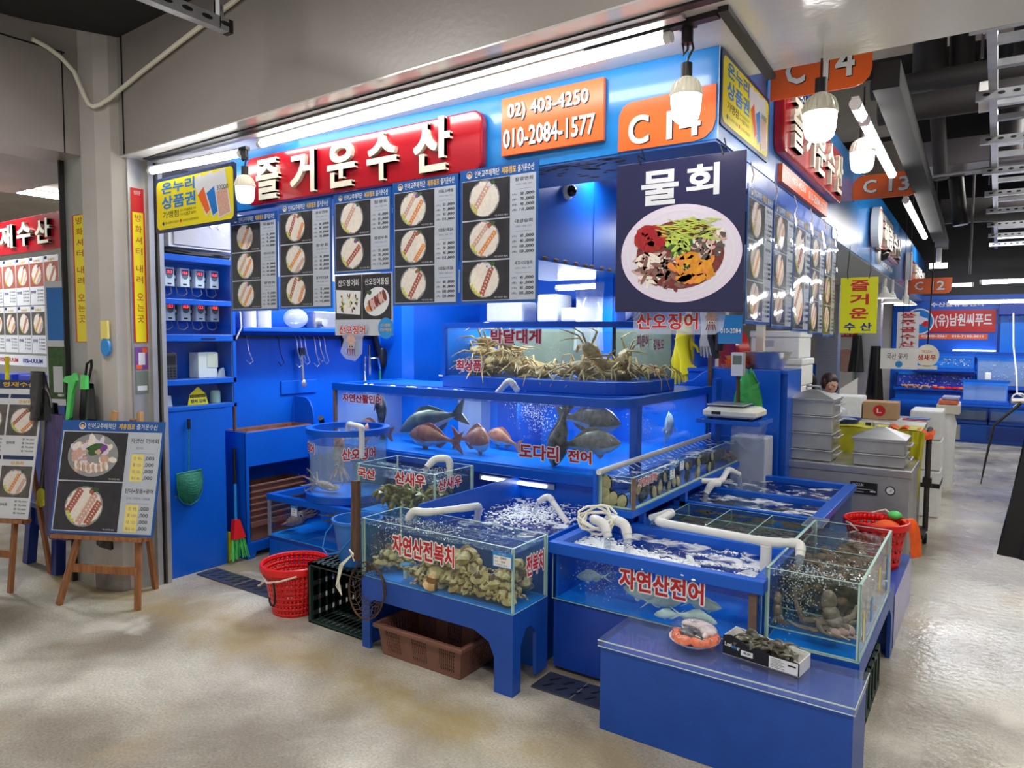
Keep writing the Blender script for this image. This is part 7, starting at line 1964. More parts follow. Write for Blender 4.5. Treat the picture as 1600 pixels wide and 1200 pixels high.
for r in range(2):
 for c in range(2):
  u0, v0 = -.04 + c * .228, .40 - r * .385
  m = MB('navy_sign').rect(F, u0, v0 + .35, u0 + .215, v0 + .375, .001); m.use('text_gold').text(F, '모둠회', u0 + .06, v0 + .318, u0 + .15, v0 + .34, .0014, .02)
  m.use('photo_slate').rect(F, u0, v0 + .115, u0 + .215, v0 + .31, .001); dish_art(m, F, u0 + .105, v0 + .21, .082, 90 + r * 2 + c)
  m.use('text_black').text(F, '민어회', u0 + .01, v0 + .06, u0 + .07, v0 + .08, .0014, .01)
  for k in range(4): m.text(F, '중 70,000', u0 + .12, v0 + .085 - k * .024, u0 + .205, v0 + .098 - k * .024, .0014)
  m.build('dish_photo', t)

# ------------------------------------------------------------------ things round the pillar
def gown(name, label, cat, cx, cy, zt, zb, wt, wb, mt, d=.05, seed=0, extra=None):
 """A cloth or bag hanging in folds."""
 rg = random.Random(seed); ph = rg.uniform(0, 6); t = thing(name, label, cat, (cx, cy, zb))
 def f(i, j):
  k = j; w = wt + (wb - wt) * k; a = 2 * PI * i
  fold = 1 + .16 * math.sin(5 * a + ph + 3 * k) * (.3 + .7 * k)
  return Vector((cx + w / 2 * math.cos(a) * fold, cy + (d * (.35 + .65 * k)) * math.sin(a) * fold, zt + (zb - zt) * k))
 m = MB(mt).grid(f, 36, 14); m.build('cloth', t)
 return t
t = gown('black_apron', 'black rubber apron hanging on the pillar with a green band', 'apron', -4.57, 2.145, 1.30, .80, .15, .25, 'black_gloss', .035, 1)
MB('black_gloss').tube([(-4.60, 2.14, 1.28), (-4.575, 2.15, 1.42), (-4.54, 2.16, 1.44), (-4.50, 2.14, 1.40), (-4.52, 2.12, 1.28)], .008, 6).build('strap', t)
m = MB('green_bag').prism(Fr((-4.68, 2.075, 1.22), (1, .2, 0)), [(-.01, -.17), (.03, -.13), (.06, .02), (.10, .10), (.085, .145), (.06, .13), (.0, .12), (-.02, .09), (.03, .08), (.02, .0)], -.01, .01).prism(Fr((-4.60, 2.085, 1.27), (1, .2, 0)), [(.06, .0), (.11, .0), (.115, .08), (.07, .085)], -.01, .01); m.build('green_band', t)
t = gown('black_apron', 'folded black sheet hanging behind the big easel board', 'apron', -4.46, 2.165, .62, .30, .14, .18, 'black', .015, 3)
t = gown('striped_apron', 'purple pinstriped apron hanging between the two easels', 'apron', -4.86, 2.08, 1.10, .32, .26, .24, 'apron_purple', .05, 2)
t = gown('black_bag', 'bunched black plastic bag hanging above the striped apron', 'bag', -5.02, 2.06, 1.36, 1.06, .16, .30, 'black_gloss', .07, 5)
t = gown('black_bag', 'long black plastic bag hanging behind the tall poster', 'bag', -5.10, 2.16, 1.15, .55, .20, .28, 'black_gloss', .06, 7)
t = thing('rubber_glove', 'yellow rubber glove hanging below the tall poster', 'glove', (-5.08, 2.08, .5))
m = MB('yellow_cloth').ball((-5.08, 2.08, .555), (.05, .02, .05), 12, 8)
for k in range(5): m.tube([(-5.08 + (k - 2) * .018, 2.08, .53), (-5.08 + (k - 2) * .028, 2.075, .48 + .008 * abs(k - 2))], [.011, .009], 8)
m.build('glove_body', t)
t = thing('stool', 'dark blue plastic stool behind the easels', 'stool', (-5.3, 2.35, 0))
MB('stool_blue').prism(Fr((0, 0, 0), (1, 0, 0), (0, 1, 0)), rounded(-5.55, -5.12, 2.18, 2.56, .06), .40, .44).build('seat', t, bevel=.006)
for sx in (0, 1):
 for sy in (0, 1):
  x, y = (-5.52 + .37 * sx), (2.21 + .32 * sy); dx, dy = (.03 if sx else -.03), (.03 if sy else -.03)
  MB('stool_blue').bar((x + dx, y + dy, 0), (x, y, .40), .07, .06, (0, 1, 0)).build('leg', t)
MB('stool_blue').box(-5.50, -5.17, 2.20, 2.215, .28, .40).box(-5.14, -5.125, 2.22, 2.52, .28, .40).build('apron_panel', t)
t = thing('stool', 'yellow plastic stool behind the striped apron', 'stool', (-5.3, 2.75, 0))
MB('yellow_sign').box(-5.45, -5.1, 2.65, 2.95, .36, .40).build('seat', t, bevel=.01)
for x in (-5.43, -5.13):
 for y in (2.67, 2.92): MB('yellow_sign').bar((x, y, 0), (x, y, .36), .05, .05).build('leg', t)
single('low_wall', 'grey concrete upstand behind the easel legs', 'upstand', MB('plaster').box(-4.98, -4.66, 2.26, 2.36, 0, .22))

# ------------------------------------------------------------------ tall blue cabinet on the left wall with controllers
X = -4.40
t = thing('wall_cabinet', 'tall blue cabinet with controllers, glazed boxes and a plain door, beside the shutter rail', 'cabinet', (-4.5, 2.8, 0))
MB('blue').box(-4.61, -4.405, 2.535, 2.965, 0, 1.10).build('door', t, bevel=.003)
m = MB('blue').box(-4.61, -4.59, 2.53, 3.06, 1.10, 2.11)
for z0, z1 in ((1.10, 1.128), (1.268, 1.305), (1.555, 1.60), (1.795, 1.83), (2.075, 2.115)): m.box(-4.59, X, 2.525, 3.06, z0, z1)
for y0, y1 in ((2.525, 2.548), (3.035, 3.06)): m.box(-4.59, X, y0, y1, 1.10, 2.115)
m.build('carcass', t, bevel=.003)
for i, (z0, z1) in enumerate(((1.128, 1.268), (1.305, 1.555), (1.60, 1.795), (1.83, 2.075))):
 pane_box(MB(), X - .012, X - .008, 2.55, 3.033, z0 + .004, z1 - .004, 'glass', 'silicone').build('glazed_front', t)
F = side(X - .008)
MB('black').boxf(F, 2.80, 2.90, 1.571, 1.578, .008, .014).build('latch', t)
MB('steel').tube([(-4.407, 2.595, .54), (-4.400, 2.595, .54)], .006, 10).build('lock', t)
G = 'white temperature controllers in the blue cabinet'
RN = ['upper', 'lower']; CN = ['first', 'second', 'third', 'last']
for r in range(2):
 for c in range(4):
  y, z = 2.645 + c * .108, 1.915 - r * .225
  t = thing('controller', f'white controller with red digits, {CN[c]} from the pillar in the cabinet {RN[r]} row', 'controller', (-4.53, y, z), group=G)
  MB('white').box(-4.59, -4.50, y - .034, y + .034, z, z + .125).build('case', t, bevel=.004)
  F = side(-4.499)
  m = MB('text_black').rect(F, y - .024, z + .078, y + .024, z + .112, .0005); m.use('led_red').text(F, '10.8' if c % 2 else '13.2', y - .018, z + .084, y + .018, z + .104, .001, .02); m.build('display', t)
  m = MB('screen_green').disc(F, y, z + .072, .022, .022, .0003, 20); m.use('text_faint')
  for k in range(3): m.disc(F, y - .013 + k * .013, z + .06, .004, None, .0008, 10)
  m.use('text_black').rect(F, y - .016, z + .012, y + .012, z + .022, .0006); m.build('keypad', t)
  m = MB('text_black').box(-4.59, -4.535, y - .068, y - .042, z + .04, z + .11); m.use('white').box(-4.535, -4.53, y - .062, y - .048, z + .055, z + .075); m.build('switch', t)
  m = MB('duct_grey').tube([(-4.53, y + .02, z), (-4.52, y + .025, z - .04), (-4.51, y - .01, z - .06), (-4.51, y - .05, z - .05), (-4.53, y - .055, z + .04)], .004, 6); m.build('cable', t)
t = thing('card_terminal', 'dark grey card terminal behind the glazed front of the blue cabinet', 'card terminal', (-4.50, 2.62, 1.306))
MB('photo_slate').box(-4.54, -4.47, 2.575, 2.665, 1.306, 1.48).build('case', t, bevel=.008)
F = side(-4.469); m = MB('black').rect(F, 2.585, 1.40, 2.655, 1.46, .0005); m.build('screen', t)
m = MB('black')
for r in range(4):
 for c in range(3): m.rect(F, 2.588 + c * .024, 1.318 + r * .018, 2.606 + c * .024, 1.330 + r * .018, .0006)
m.build('keys', t)
t = thing('paper_box', 'white box with a sticky note inside the glazed part of the blue cabinet', 'box', (-4.50, 2.88, 1.306))
MB('white').box(-4.57, -4.46, 2.81, 2.95, 1.306, 1.48).build('body', t, bevel=.004); MB('ivory').box(-4.459, -4.457, 2.875, 2.955, 1.375, 1.475).build('note', t)
single('paper_slip', 'crumpled white paper beside the sticky note box in the blue cabinet', 'paper', MB('paper').prism(side(-4.47), [(2.96, 1.306), (3.02, 1.306), (3.01, 1.37), (2.985, 1.36)], -.02, 0))
t = thing('yellow_card', 'yellow house shaped card behind the lowest pane of the blue cabinet', 'card', (-4.45, 2.80, 1.129))
F = side(-4.44)
MB('yellow_sign').prism(F, [(2.715, 1.13), (2.865, 1.13), (2.845, 1.20), (2.79, 1.25), (2.73, 1.20)], -.002, 0).build('card', t)
m = MB('text_black').rect(F, 2.73, 1.178, 2.845, 1.198, .0005); m.use('text_gold').text(F, '거래신고포상', 2.738, 1.182, 2.838, 1.194, .001); m.use('text_navy').text(F, '협력 업체', 2.735, 1.142, 2.845, 1.166, .001, .02); m.build('lettering', t)
single('paper_slip', 'small white paper behind the lowest pane of the blue cabinet', 'paper', MB('paper').prism(side(-4.46), [(2.555, 1.13), (2.62, 1.13), (2.61, 1.20), (2.575, 1.205)], -.002, 0))
single('glass_jar', 'grey glass jar at the right of the yellow card in the blue cabinet', 'jar', MB('glass_edge').lathe([(0, 1.13), (.035, 1.13), (.035, 1.20), (.028, 1.215), (0, 1.215)], (-4.49, 2.95, 0), 18))
t = thing('hand_net', 'green mesh hand net hanging on the blue cabinet door', 'hand net', (-4.38, 2.68, .48))
m = MB('black').tube([(-4.385, 2.685, 1.045), (-4.385, 2.685, .98)], .011, 8); m.build('grip', t)
MB('net_green').tube([(-4.385, 2.683, .98), (-4.385, 2.675, .70)], .0045, 6).build('shaft', t)
m = MB('net_green'); F = side(-4.375)
ol = [(2.585, .695), (2.76, .70), (2.768, .64), (2.758, .545), (2.73, .495), (2.68, .475), (2.63, .495), (2.60, .535), (2.59, .60)]
m.tube([F.p(a, b, 0) for a, b in ol], .005, 6, closed=True)
m.build('frame', t)
m = MB('net_green')
def ncurve(i, j):
 a = 2.59 + .172 * i; b = .695 - .21 * j * (1 - (2 * i - 1) ** 2 * .45)
 return Vector((-4.372 + .05 * math.sin(PI * j) * math.sin(PI * i), a, b))
for q in range(15): m.tube([ncurve(q / 14, j / 10) for j in range(11)], .0011, 4)
for q in range(13): m.tube([ncurve(i / 10, q / 12) for i in range(11)], .0011, 4)
m.use('net_green').grid(lambda i, j: ncurve(i, j) + Vector((-.004, 0, 0)), 8, 8)
m.build('mesh_bag', t)
# electric box above
t = thing('fuse_box', 'white metal electric box above the blue cabinet', 'electric box', (-4.52, 2.85, 2.17))
MB('white').box(-4.61, -4.46, 2.62, 3.20, 2.17, 2.56).build('body', t, bevel=.004)
MB('panel_white').boxf(side(-4.459), 2.65, 3.18, 2.185, 2.54, 0, .012).build('door', t, bevel=.004); MB('steel').boxf(side(-4.459), 2.60, 2.65, 2.27, 2.30, 0, .018).build('hinge', t); MB('chrome').tube([(-4.447, 2.92, 2.33), (-4.44, 2.92, 2.33)], .014, 12).tube([(-4.447, 2.98, 2.33), (-4.44, 2.98, 2.33)], .014, 12).build('knob', t)
single('cable_bundle', 'black cables lying on top of the blue cabinet', 'cables', MB('black').tube([(-4.5, 2.56, 2.13), (-4.47, 2.68, 2.15), (-4.45, 2.80, 2.135), (-4.43, 2.95, 2.14), (-4.46, 3.05, 2.135)], .018, 8).tube([(-4.48, 2.6, 2.14), (-4.44, 2.75, 2.125), (-4.43, 2.9, 2.13), (-4.44, 3.04, 2.128)], .012, 8))
single('white_cable', 'white cable looping beside the blue cabinet', 'cable', MB('white').tube([(-4.42, 3.07, 1.86), (-4.40, 3.10, 1.75), (-4.40, 3.105, 1.65), (-4.42, 3.075, 1.57)], .006, 6))
single('black_tube', 'black pipe lagging beside the blue cabinet', 'pipe', MB('black').tube([(-4.56, 3.12, 1.35), (-4.56, 3.12, 1.9)], .022, 10))

# ------------------------------------------------------------------ counter, crates, brooms
t = thing('counter', 'blue counter along the left wall with an open shelf below', 'counter', (-4.45, 3.4, 0))
MB('blue').box(-4.60, -4.36, 3.09, 3.105, 0, .91).build('end_panel', t)
m = MB('blue').prism(side(-4.356), [(3.09, 0), (3.15, 0), (3.165, .045), (3.95, .045), (3.95, .11), (3.09, .11)], -.012, 0); m.build('kick_board', t)
MB('blue').box(-4.368, -4.356, 3.09, 4.35, .665, .91).build('front_panel', t, bevel=.002)
MB('blue').box(-4.61, -4.36, 3.105, 4.35, .10, .115).build('shelf', t); MB('blue').box(-4.61, -4.368, 3.105, 4.35, .80, .815).build('trough', t); MB('blue').box(-4.368, -4.356, 3.09, 3.115, .11, .67).build('post', t)
t = thing('splash_board', 'blue splash board with a rounded corner standing on the far end of the counter', 'board', (-4.5, 3.72, .91))
MB('blue').prism(front(3.72), [(-4.61, .90), (-4.38, .90), (-4.385, .97), (-4.40, 1.04), (-4.43, 1.09), (-4.47, 1.115), (-4.61, 1.12)], -.012, 0).build('board', t, bevel=.002)
open_basket('brown_basket', 'shallow brown basket sunk into the top of the blue counter', -4.59, -4.39, 3.13, 3.68, .83, .085, 'brown_plastic', taper=.01)
for k in range(7):
 z = .117 + k * (.045 if k else 0) + (.09 if k else 0)
 m = MB('brown_plastic'); x0, x1, y0, y1 = -4.585, -4.38, 3.13 + .002 * k, 3.62
 h = .14 if k == 0 else .048
 m.box(x1 - .006, x1, y0, y1, z, z + h * .8).box(x0, x1, y0, y0 + .006, z, z + h * .8).box(x0, x0 + .006, y0, y1, z, z + h * .8).box(x0, x1, y1 - .006, y1, z, z + h * .8).box(x1 - .004, x1 + .014, y0 - .01, y1 + .01, z + h * .72, z + h).box(x0, x1 + .014, y0 - .012, y0, z + h * .72, z + h)
 single('brown_basket', 'nested brown basket in the stack on the shelf under the blue counter' if k else 'lowest brown basket in the stack on the shelf under the blue counter', 'basket', m, 'nested brown baskets under the counter', bevel=.002)
t = thing('broom', 'broom with a red head and green bristles leaning beside the blue cabinet', 'broom', (-4.38, 3.02, 0))
MB('black').tube([(-4.44, 3.055, .80), (-4.42, 3.045, .55)], .012, 8).build('grip', t); MB('tag_blue').tube([(-4.42, 3.045, .55), (-4.40, 3.03, .30)], .010, 8).build('shaft', t)
MB('red').loft([[Vector((-4.40 + a * .02, 3.03 + b * .02, .30)) for a, b in ((-1, -1), (1, -1), (1, 1), (-1, 1))], [Vector((-4.375 + a * .02, 3.03 + b * .05, .17)) for a, b in ((-1, -1), (1, -1), (1, 1), (-1, 1))]]).build('head', t)
m = MB('green_bag')
for k in range(40): q = rnd.uniform(-1, 1); m.tube([(-4.375 + rnd.uniform(-.015, .015), 3.03 + q * .045, .175), (-4.36 + rnd.uniform(-.03, .03), 3.03 + q * .075, .02 + rnd.random() * .02)], .0025, 4)
m.build('bristles', t)
t = thing('dustpan', 'yellow green dustpan standing behind the broom', 'dustpan', (-4.42, 3.0, 0))
MB('lime_sign').prism(side(-4.42), [(2.985, .0), (3.03, .03), (3.02, .20), (2.985, .22)], -.03, .0).build('pan', t)
single('long_pole', 'dark pole leaning in the gap above the broom', 'pole', MB('wood_old').tube([(-4.47, 3.085, .915), (-4.46, 3.075, 1.12)], .012, 8))
single('black_pestle', 'black knob sticking up behind the squid cylinder', 'handle', MB('black').tube([(-4.45, 3.90, .80), (-4.30, 3.72, .965)], .022, 10))
t = thing('hook_rail', 'black rail with steel hooks on the left blue wall', 'rail', (-4.58, 3.9, 1.55))
MB('black').bar((-4.595, 3.12, 1.585), (-4.595, 4.62, 1.575), .01, .022).build('rail', t)
for k, y in enumerate((3.27, 3.55, 3.72, 3.76, 3.80, 3.90, 3.95, 4.0)):
 d = .055 + .02 * (k % 3)
 MB('steel' if k != 1 else 'black').tube([(-4.585, y, 1.59), (-4.57, y, 1.57), (-4.565, y + .01, 1.50 - d * .4), (-4.56, y + .04, 1.46 - d), (-4.555, y + .01, 1.44 - d), (-4.555, y - .02, 1.47 - d)], .004, 6).build('hook', t)
MB('black').box(-4.59, -4.57, 4.2, 4.22, 1.50, 1.60).box(-4.59, -4.57, 4.36, 4.38, 1.42, 1.56).build('clip', t)
t = thing('ladle', 'steel spatula hanging from the hook rail over a blue plate on the wall', 'utensil', (-4.56, 3.76, 1.19))
MB('steel').tube([(-4.565, 3.765, 1.46), (-4.56, 3.768, 1.26), (-4.555, 3.77, 1.22)], [.010, .012, .016], 8).ball((-4.55, 3.772, 1.215), (.012, .024, .035), 12, 8).build('blade', t)
MB('black').box(-4.575, -4.555, 3.74, 3.79, 1.44, 1.50).build('clip', t)
single('wall_plate', 'small blue plate screwed to the left blue wall', 'plate', MB('blue').boxf(side(-4.619), 3.60, 3.95, 1.135, 1.24, 0, .012), bevel=.003)
t = thing('wall_shelf', 'blue wall shelf above the hook rail', 'shelf', (-4.5, 3.8, 1.64))
MB('blue').box(-4.615, -4.40, 3.12, 4.62, 1.625, 1.655).build('board', t, bevel=.003)
for y, l in ((3.24, 'white round tin'), (3.37, 'second white round tin')): single('white_tin', l + ' on the wall shelf behind the front posters', 'tin', MB('white').lathe([(0, 1.656), (.05, 1.656), (.05, 1.84), (0, 1.84)], (-4.50, y, 0), 20), 'white tins on the wall shelf')
single('plastic_bag', 'clear plastic bag of light blue stuff on the wall shelf', 'bag', MB('plastic_bag').ball((-4.5, 3.66, 1.73), (.06, .11, .075), 14, 10))
t = thing('steel_canister', 'steel canister lying beside a clear box on the wall shelf', 'canister', (-4.46, 3.82, 1.656)); MB('steel').box(-4.55, -4.45, 3.80, 4.02, 1.656, 1.79).build('box', t, bevel=.008); MB('steel_dull').tube([(-4.45, 3.86, 1.70), (-4.40, 3.86, 1.70)], .03, 14).build('end_cap', t)
single('flyer', 'white and orange flyer leaning on the wall shelf', 'flyer', MB('white').box(-4.47, -4.465, 4.15, 4.27, 1.66, 1.85).use('orange').box(-4.464, -4.462, 4.16, 4.24, 1.67, 1.71))
t = thing('wall_tap', 'steel hose tap with a lever on the wall at the end of the hook rail', 'tap', (-4.55, 4.55, 1.2))
m = MB('chrome').tube([(-4.56, 4.50, 1.52), (-4.56, 4.50, 1.25)], .012, 10).tube([(-4.55, 4.44, 1.42), (-4.54, 4.42, 1.27), (-4.53, 4.41, 1.19)], [.012, .012, .026], 12).tube([(-4.56, 4.50, 1.40), (-4.54, 4.58, 1.40), (-4.53, 4.60, 1.30)], .014, 10); m.build('pipe_run', t)
MB('net_green').tube([(-4.53, 4.60, 1.30), (-4.53, 4.60, 1.12)], .010, 8).build('green_hose', t); MB('black').tube([(-4.58, 4.58, 1.62), (-4.57, 4.62, 1.45), (-4.56, 4.66, 1.38)], .03, 10).ball((-4.56, 4.66, 1.40), (.03, .06, .10), 12, 8).build('black_hose', t)
# ------------------------------------------------------------------ behind the tanks: shelf goods, scale corner
t = thing('back_shelf', 'blue shelf high on the back wall, behind the posters', 'shelf', (-3.2, 6.0, 1.75))
MB('blue').box(-4.3, -2.3, 5.75, 6.19, 1.70, 1.74).box(-4.3, -2.3, 5.75, 5.77, 1.64, 1.70).build('board', t)
for k, (x, w, h, l) in enumerate([(-4.05, .42, .20, 'clear sack of white trays on the back shelf, under the front posters'), (-3.55, .22, .26, 'upright white foam box on the back shelf'), (-3.28, .24, .13, 'low white foam tray stack on the back shelf')]):
 single('foam_box', l, 'box', MB('foam_white').box(x - w / 2, x + w / 2, 5.82, 6.12, 1.741, 1.741 + h), 'white foam goods on the back shelf', bevel=.02)
single('plastic_bag', 'crumpled white plastic bag on the back shelf beside the foam trays', 'bag', MB('foam_white').grid(lambda i, j: Vector((-2.88 + .20 * math.cos(6.283 * i) * math.cos(PI * (j - .5)) * (1 + .12 * math.sin(31 * i)), 5.98 + .12 * math.sin(6.283 * i) * math.cos(PI * (j - .5)), 1.84 + .10 * math.sin(PI * (j - .5)) * (1 + .1 * math.sin(23 * i)))), 30, 10))
single('plastic_bag', 'grey clear plastic bag hanging left of the inner blue post', 'bag', MB('plastic_bag').grid(lambda i, j: Vector((-2.62 + .24 * i, 4.70 + .02 * math.sin(9 * i + 4 * j), 2.0 - .50 * j)), 8, 8), None)
t = thing('back_counter', 'blue back counter with small things, left of the crab tank', 'counter', (-3.7, 5.4, 0))
MB('blue').box(-4.35, -2.7, 5.2, 5.7, 0, 1.22).build('body', t, bevel=.004)
MB('white').box(-4.35, -2.7, 5.19, 5.72, 1.221, 1.235).build('worktop', t)
single('white_box', 'white box on the back counter', 'box', MB('white').box(-4.12, -3.9, 5.3, 5.5, 1.236, 1.32), bevel=.01)
single('paper_cup', 'blue and white striped cup on the back counter', 'cup', MB('white').lathe([(0, 1.236), (.05, 1.236), (.06, 1.36), (.05, 1.36)], (-3.78, 5.35, 0), 18).use('tag_blue').lathe([(.0605, 1.30), (.061, 1.345)], (-3.78, 5.35, 0), 18))
t = thing('desk_mirror', 'small round white mirror on the back counter', 'mirror', (-3.62, 5.35, 1.236))
F = Fr((-3.60, 5.33, 1.36), (.9, .3, 0)); MB('white').ring(F, 0, 0, .055, .072, 1.2, .002, 28).build('frame', t); MB('chrome').disc(F, 0, 0, .056, .068, .001, 28).build('glass_disc', t); MB('black').tube([F.p(0, -.08, -.01), F.p(0, -.125, -.02)], .012, 8).build('foot', t)
single('black_headset', 'black thing hanging beside the small round mirror', 'object', MB('black').tube([(-3.50, 5.36, 1.45), (-3.46, 5.37, 1.48), (-3.42, 5.38, 1.42), (-3.43, 5.38, 1.30), (-3.48, 5.37, 1.26)], .03, 10))
tube_lamp('white tube lamp inside the stall below the blue hood', (-2.9, 4.9, 1.98), (-2.50, 4.9, 1.99), 'tube lamps inside the stall')

t = thing('scale_shelf', 'blue shelf bracket holding the weighing scale beside the biggest tank', 'shelf', (-1.45, 4.8, 1.0))
MB('blue').box(-1.66, -1.24, 4.66, 5.0, 1.03, 1.058).build('board', t, bevel=.003); MB('blue').box(-1.66, -1.63, 4.98, 5.1, .80, 1.31).build('bracket', t)
t = thing('weighing_scale', 'cream weighing scale with a steel tray and a display on a rusty post', 'scale', (-1.44, 4.8, 1.059))
MB('ivory').loft([[Vector((x, y, z)) for x, y in ((-1.62 + e, 4.68 + e), (-1.27 - e, 4.68 + e), (-1.27 - e, 4.95 - e), (-1.62 + e, 4.95 - e))] for e, z in ((.02, 1.072), (0, 1.085), (0, 1.115), (.03, 1.14))], True, False).build('base', t, bevel=.004)
MB('steel').box(-1.60, -1.36, 4.70, 4.94, 1.15, 1.158).build('tray', t, bevel=.003); MB('black').box(-1.56, -1.50, 4.678, 4.681, 1.092, 1.112).build('display', t)
for x in (-1.58, -1.31):
 for y in (4.71, 4.92): MB('black').lathe([(0, 1.059), (.018, 1.059), (.018, 1.073)], (x, y, 0), 10).build('foot', t)
MB('wood_old').tube([(-1.46, 4.93, 1.14), (-1.465, 4.93, 1.36)], .013, 10).build('post', t)
MB('white').box(-1.505, -1.425, 4.90, 4.96, 1.34, 1.50).use('screen_green').box(-1.495, -1.435, 4.897, 4.899, 1.42, 1.48).build('display_head', t, bevel=.008)
t = thing('green_bag', 'bright green plastic bag hanging behind the weighing scale', 'bag', (-1.42, 5.08, 1.12))
MB('green_bag').grid(lambda i, j: Vector((-1.435 + (.012 + .085 * j ** .7) * math.cos(6.283 * i) * (1 + .2 * math.sin(12.57 * i + 3 * j)), 5.075 + .03 * math.sin(6.283 * i), 1.37 - .23 * j + .02 * math.sin(12 * i))), 24, 10).prism(Fr((-1.47, 5.04, 1.20), (1, .15, .55)), [(0, 0), (.12, 0), (.14, .03), (.02, .035)], 0, .006).build('bag_body', t)
single('plastic_bag', 'clear plastic bag drooping below the scale shelf', 'bag', MB('plastic_bag').grid(lambda i, j: Vector((-1.50 + .22 * i, 4.98 - .05 * math.sin(5 * i + 2 * j), 1.03 - (.10 + .12 * math.sin(PI * i)) * j)), 10, 8))
t = thing('side_panel', 'tall blue panel with a sloped shoulder behind the weighing scale', 'panel', (-1.6, 5.36, 0))
MB('blue').prism(front(5.36), [(-2.02, 0), (-1.29, 0), (-1.29, 1.364), (-1.78, 1.37), (-1.865, 1.335), (-1.94, 1.273), (-2.02, 1.253)], -.02, 0).build('panel', t, bevel=.003); MB('wood_old').bar((-1.80, 5.34, 1.235), (-1.80, 5.34, 1.465), .028, .02).build('rusty_post', t)
single('white_bin', 'white bin standing in the shade below the scale shelf', 'bin', MB('paper_grey').box(-1.56, -1.31, 5.10, 5.30, .0, .90), bevel=.01)
single('white_rack', 'pale tall rack with hanging gloves behind the scale corner', 'rack', MB('ivory').box(-1.98, -1.90, 6.0, 6.1, 0, 1.9).box(-2.25, -2.2, 6.0, 6.1, 0, 1.9).box(-1.66, -1.60, 6.05, 6.12, 0, 1.75))
def glove(label, x, y, z, mt, s=1.0, rot=0.0):
 t = thing('rubber_glove', label, 'glove', (x, y, z), (0, rot, 0), 'rubber gloves hanging behind the scale', world=False)
 m = MB(mt).loft([[Vector((s * w * math.cos(a), s * d * math.sin(a), s * h)) for a in (6.283 * k / 14 for k in range(14))] for w, d, h in ((.055, .03, .30), (.045, .025, .20), (.042, .022, .12), (.055, .024, .05), (.052, .02, .0))])
 for k in range(4): m.tube([(s * (-.039 + .026 * k), 0, s * .01), (s * (-.042 + .029 * k), s * .01, -s * .05), (s * (-.042 + .029 * k), s * .025, -s * (.085 + .01 * (k in (1, 2))))], [.013 * s, .012 * s, .009 * s], 8)
 m.tube([(s * .045, 0, s * .06), (s * .085, s * .01, s * .02), (s * .095, s * .02, -s * .02)], [.015 * s, .013 * s, .010 * s], 8).build('glove_body', t)
glove('upper yellow rubber glove hanging behind the crab tank corner', -2.06, 5.55, 1.50, 'yellow_sign', .9)
glove('lower yellow rubber glove hanging behind the crab tank corner', -2.14, 5.5, 1.33, 'yellow_sign', 1.1, .2)
glove('third yellow rubber glove hanging lowest behind the crab tank corner', -2.03, 5.48, 1.31, 'yellow_sign', 1.0, -.2)
glove('cream rubber glove hanging beside the yellow gloves', -1.93, 5.6, 1.53, 'ivory', .9)
gown('white_cloth', 'white cloth hanging left of the cream glove', 'cloth', -2.12, 5.61, 1.70, 1.50, .06, .10, 'white', .03, 13)
single('glove_rail', 'steel rail carrying the rubber gloves behind the scale', 'rail', MB('steel').tube([(-2.24, 5.6, 1.70), (-1.62, 5.6, 1.70)], .008, 8).tube([(-2.22, 5.6, 1.70), (-2.22, 6.02, 1.70)], .008, 8))
single('red_tub', 'big red tub standing on edge behind the scale', 'tub', MB('red').tube([(-1.86, 5.95, 1.47), (-1.78, 6.02, 1.47)], .19, 30).use('sign_red').tube([(-1.88, 5.93, 1.47), (-1.86, 5.95, 1.47)], .2, 30))
single('black_hose', 'black hose bundle hanging behind the scale', 'hose', MB('black').tube([(-1.86, 5.5, 1.85), (-1.85, 5.5, 1.6), (-1.80, 5.5, 1.44)], .03, 10).tube([(-1.78, 5.5, 1.8), (-1.79, 5.5, 1.5)], .035, 10))
for k, (mt, z, r) in enumerate([('salmon', 1.367, .125), ('orange', 1.399, .105), ('sash_orange', 1.431, .095)]):
 single('plastic_tray', ['lowest pink plastic bowl in the stack behind the scale', 'orange plastic bowl in the stack behind the scale', 'topmost orange plastic bowl in the stack behind the scale'][k], 'bowl', MB(mt).lathe([(0, z), (r * .8, z), (r, z + .03), (r * .96, z + .03), (r * .76, z + .005)], (-1.66, 5.56, 0), 26), 'plastic bowls behind the scale')
single('steel_basin', 'steel basin with blue water behind the scale post', 'basin', MB('steel').lathe([(0, 1.366), (.11, 1.366), (.17, 1.49), (.175, 1.495), (.165, 1.49), (.105, 1.376), (0, 1.374)], (-1.45, 5.62, 0), 32))
single('bowl_ledge', 'blue ledge carrying the bowls and the steel basin behind the scale', 'shelf', MB('blue').box(-2.0, -1.25, 5.40, 5.85, 1.34, 1.364))
single('bowl_ledge', 'blue cabinet under the ledge behind the scale', 'cabinet', MB('blue').box(-2.0, -1.25, 5.42, 5.85, 0, 1.339))
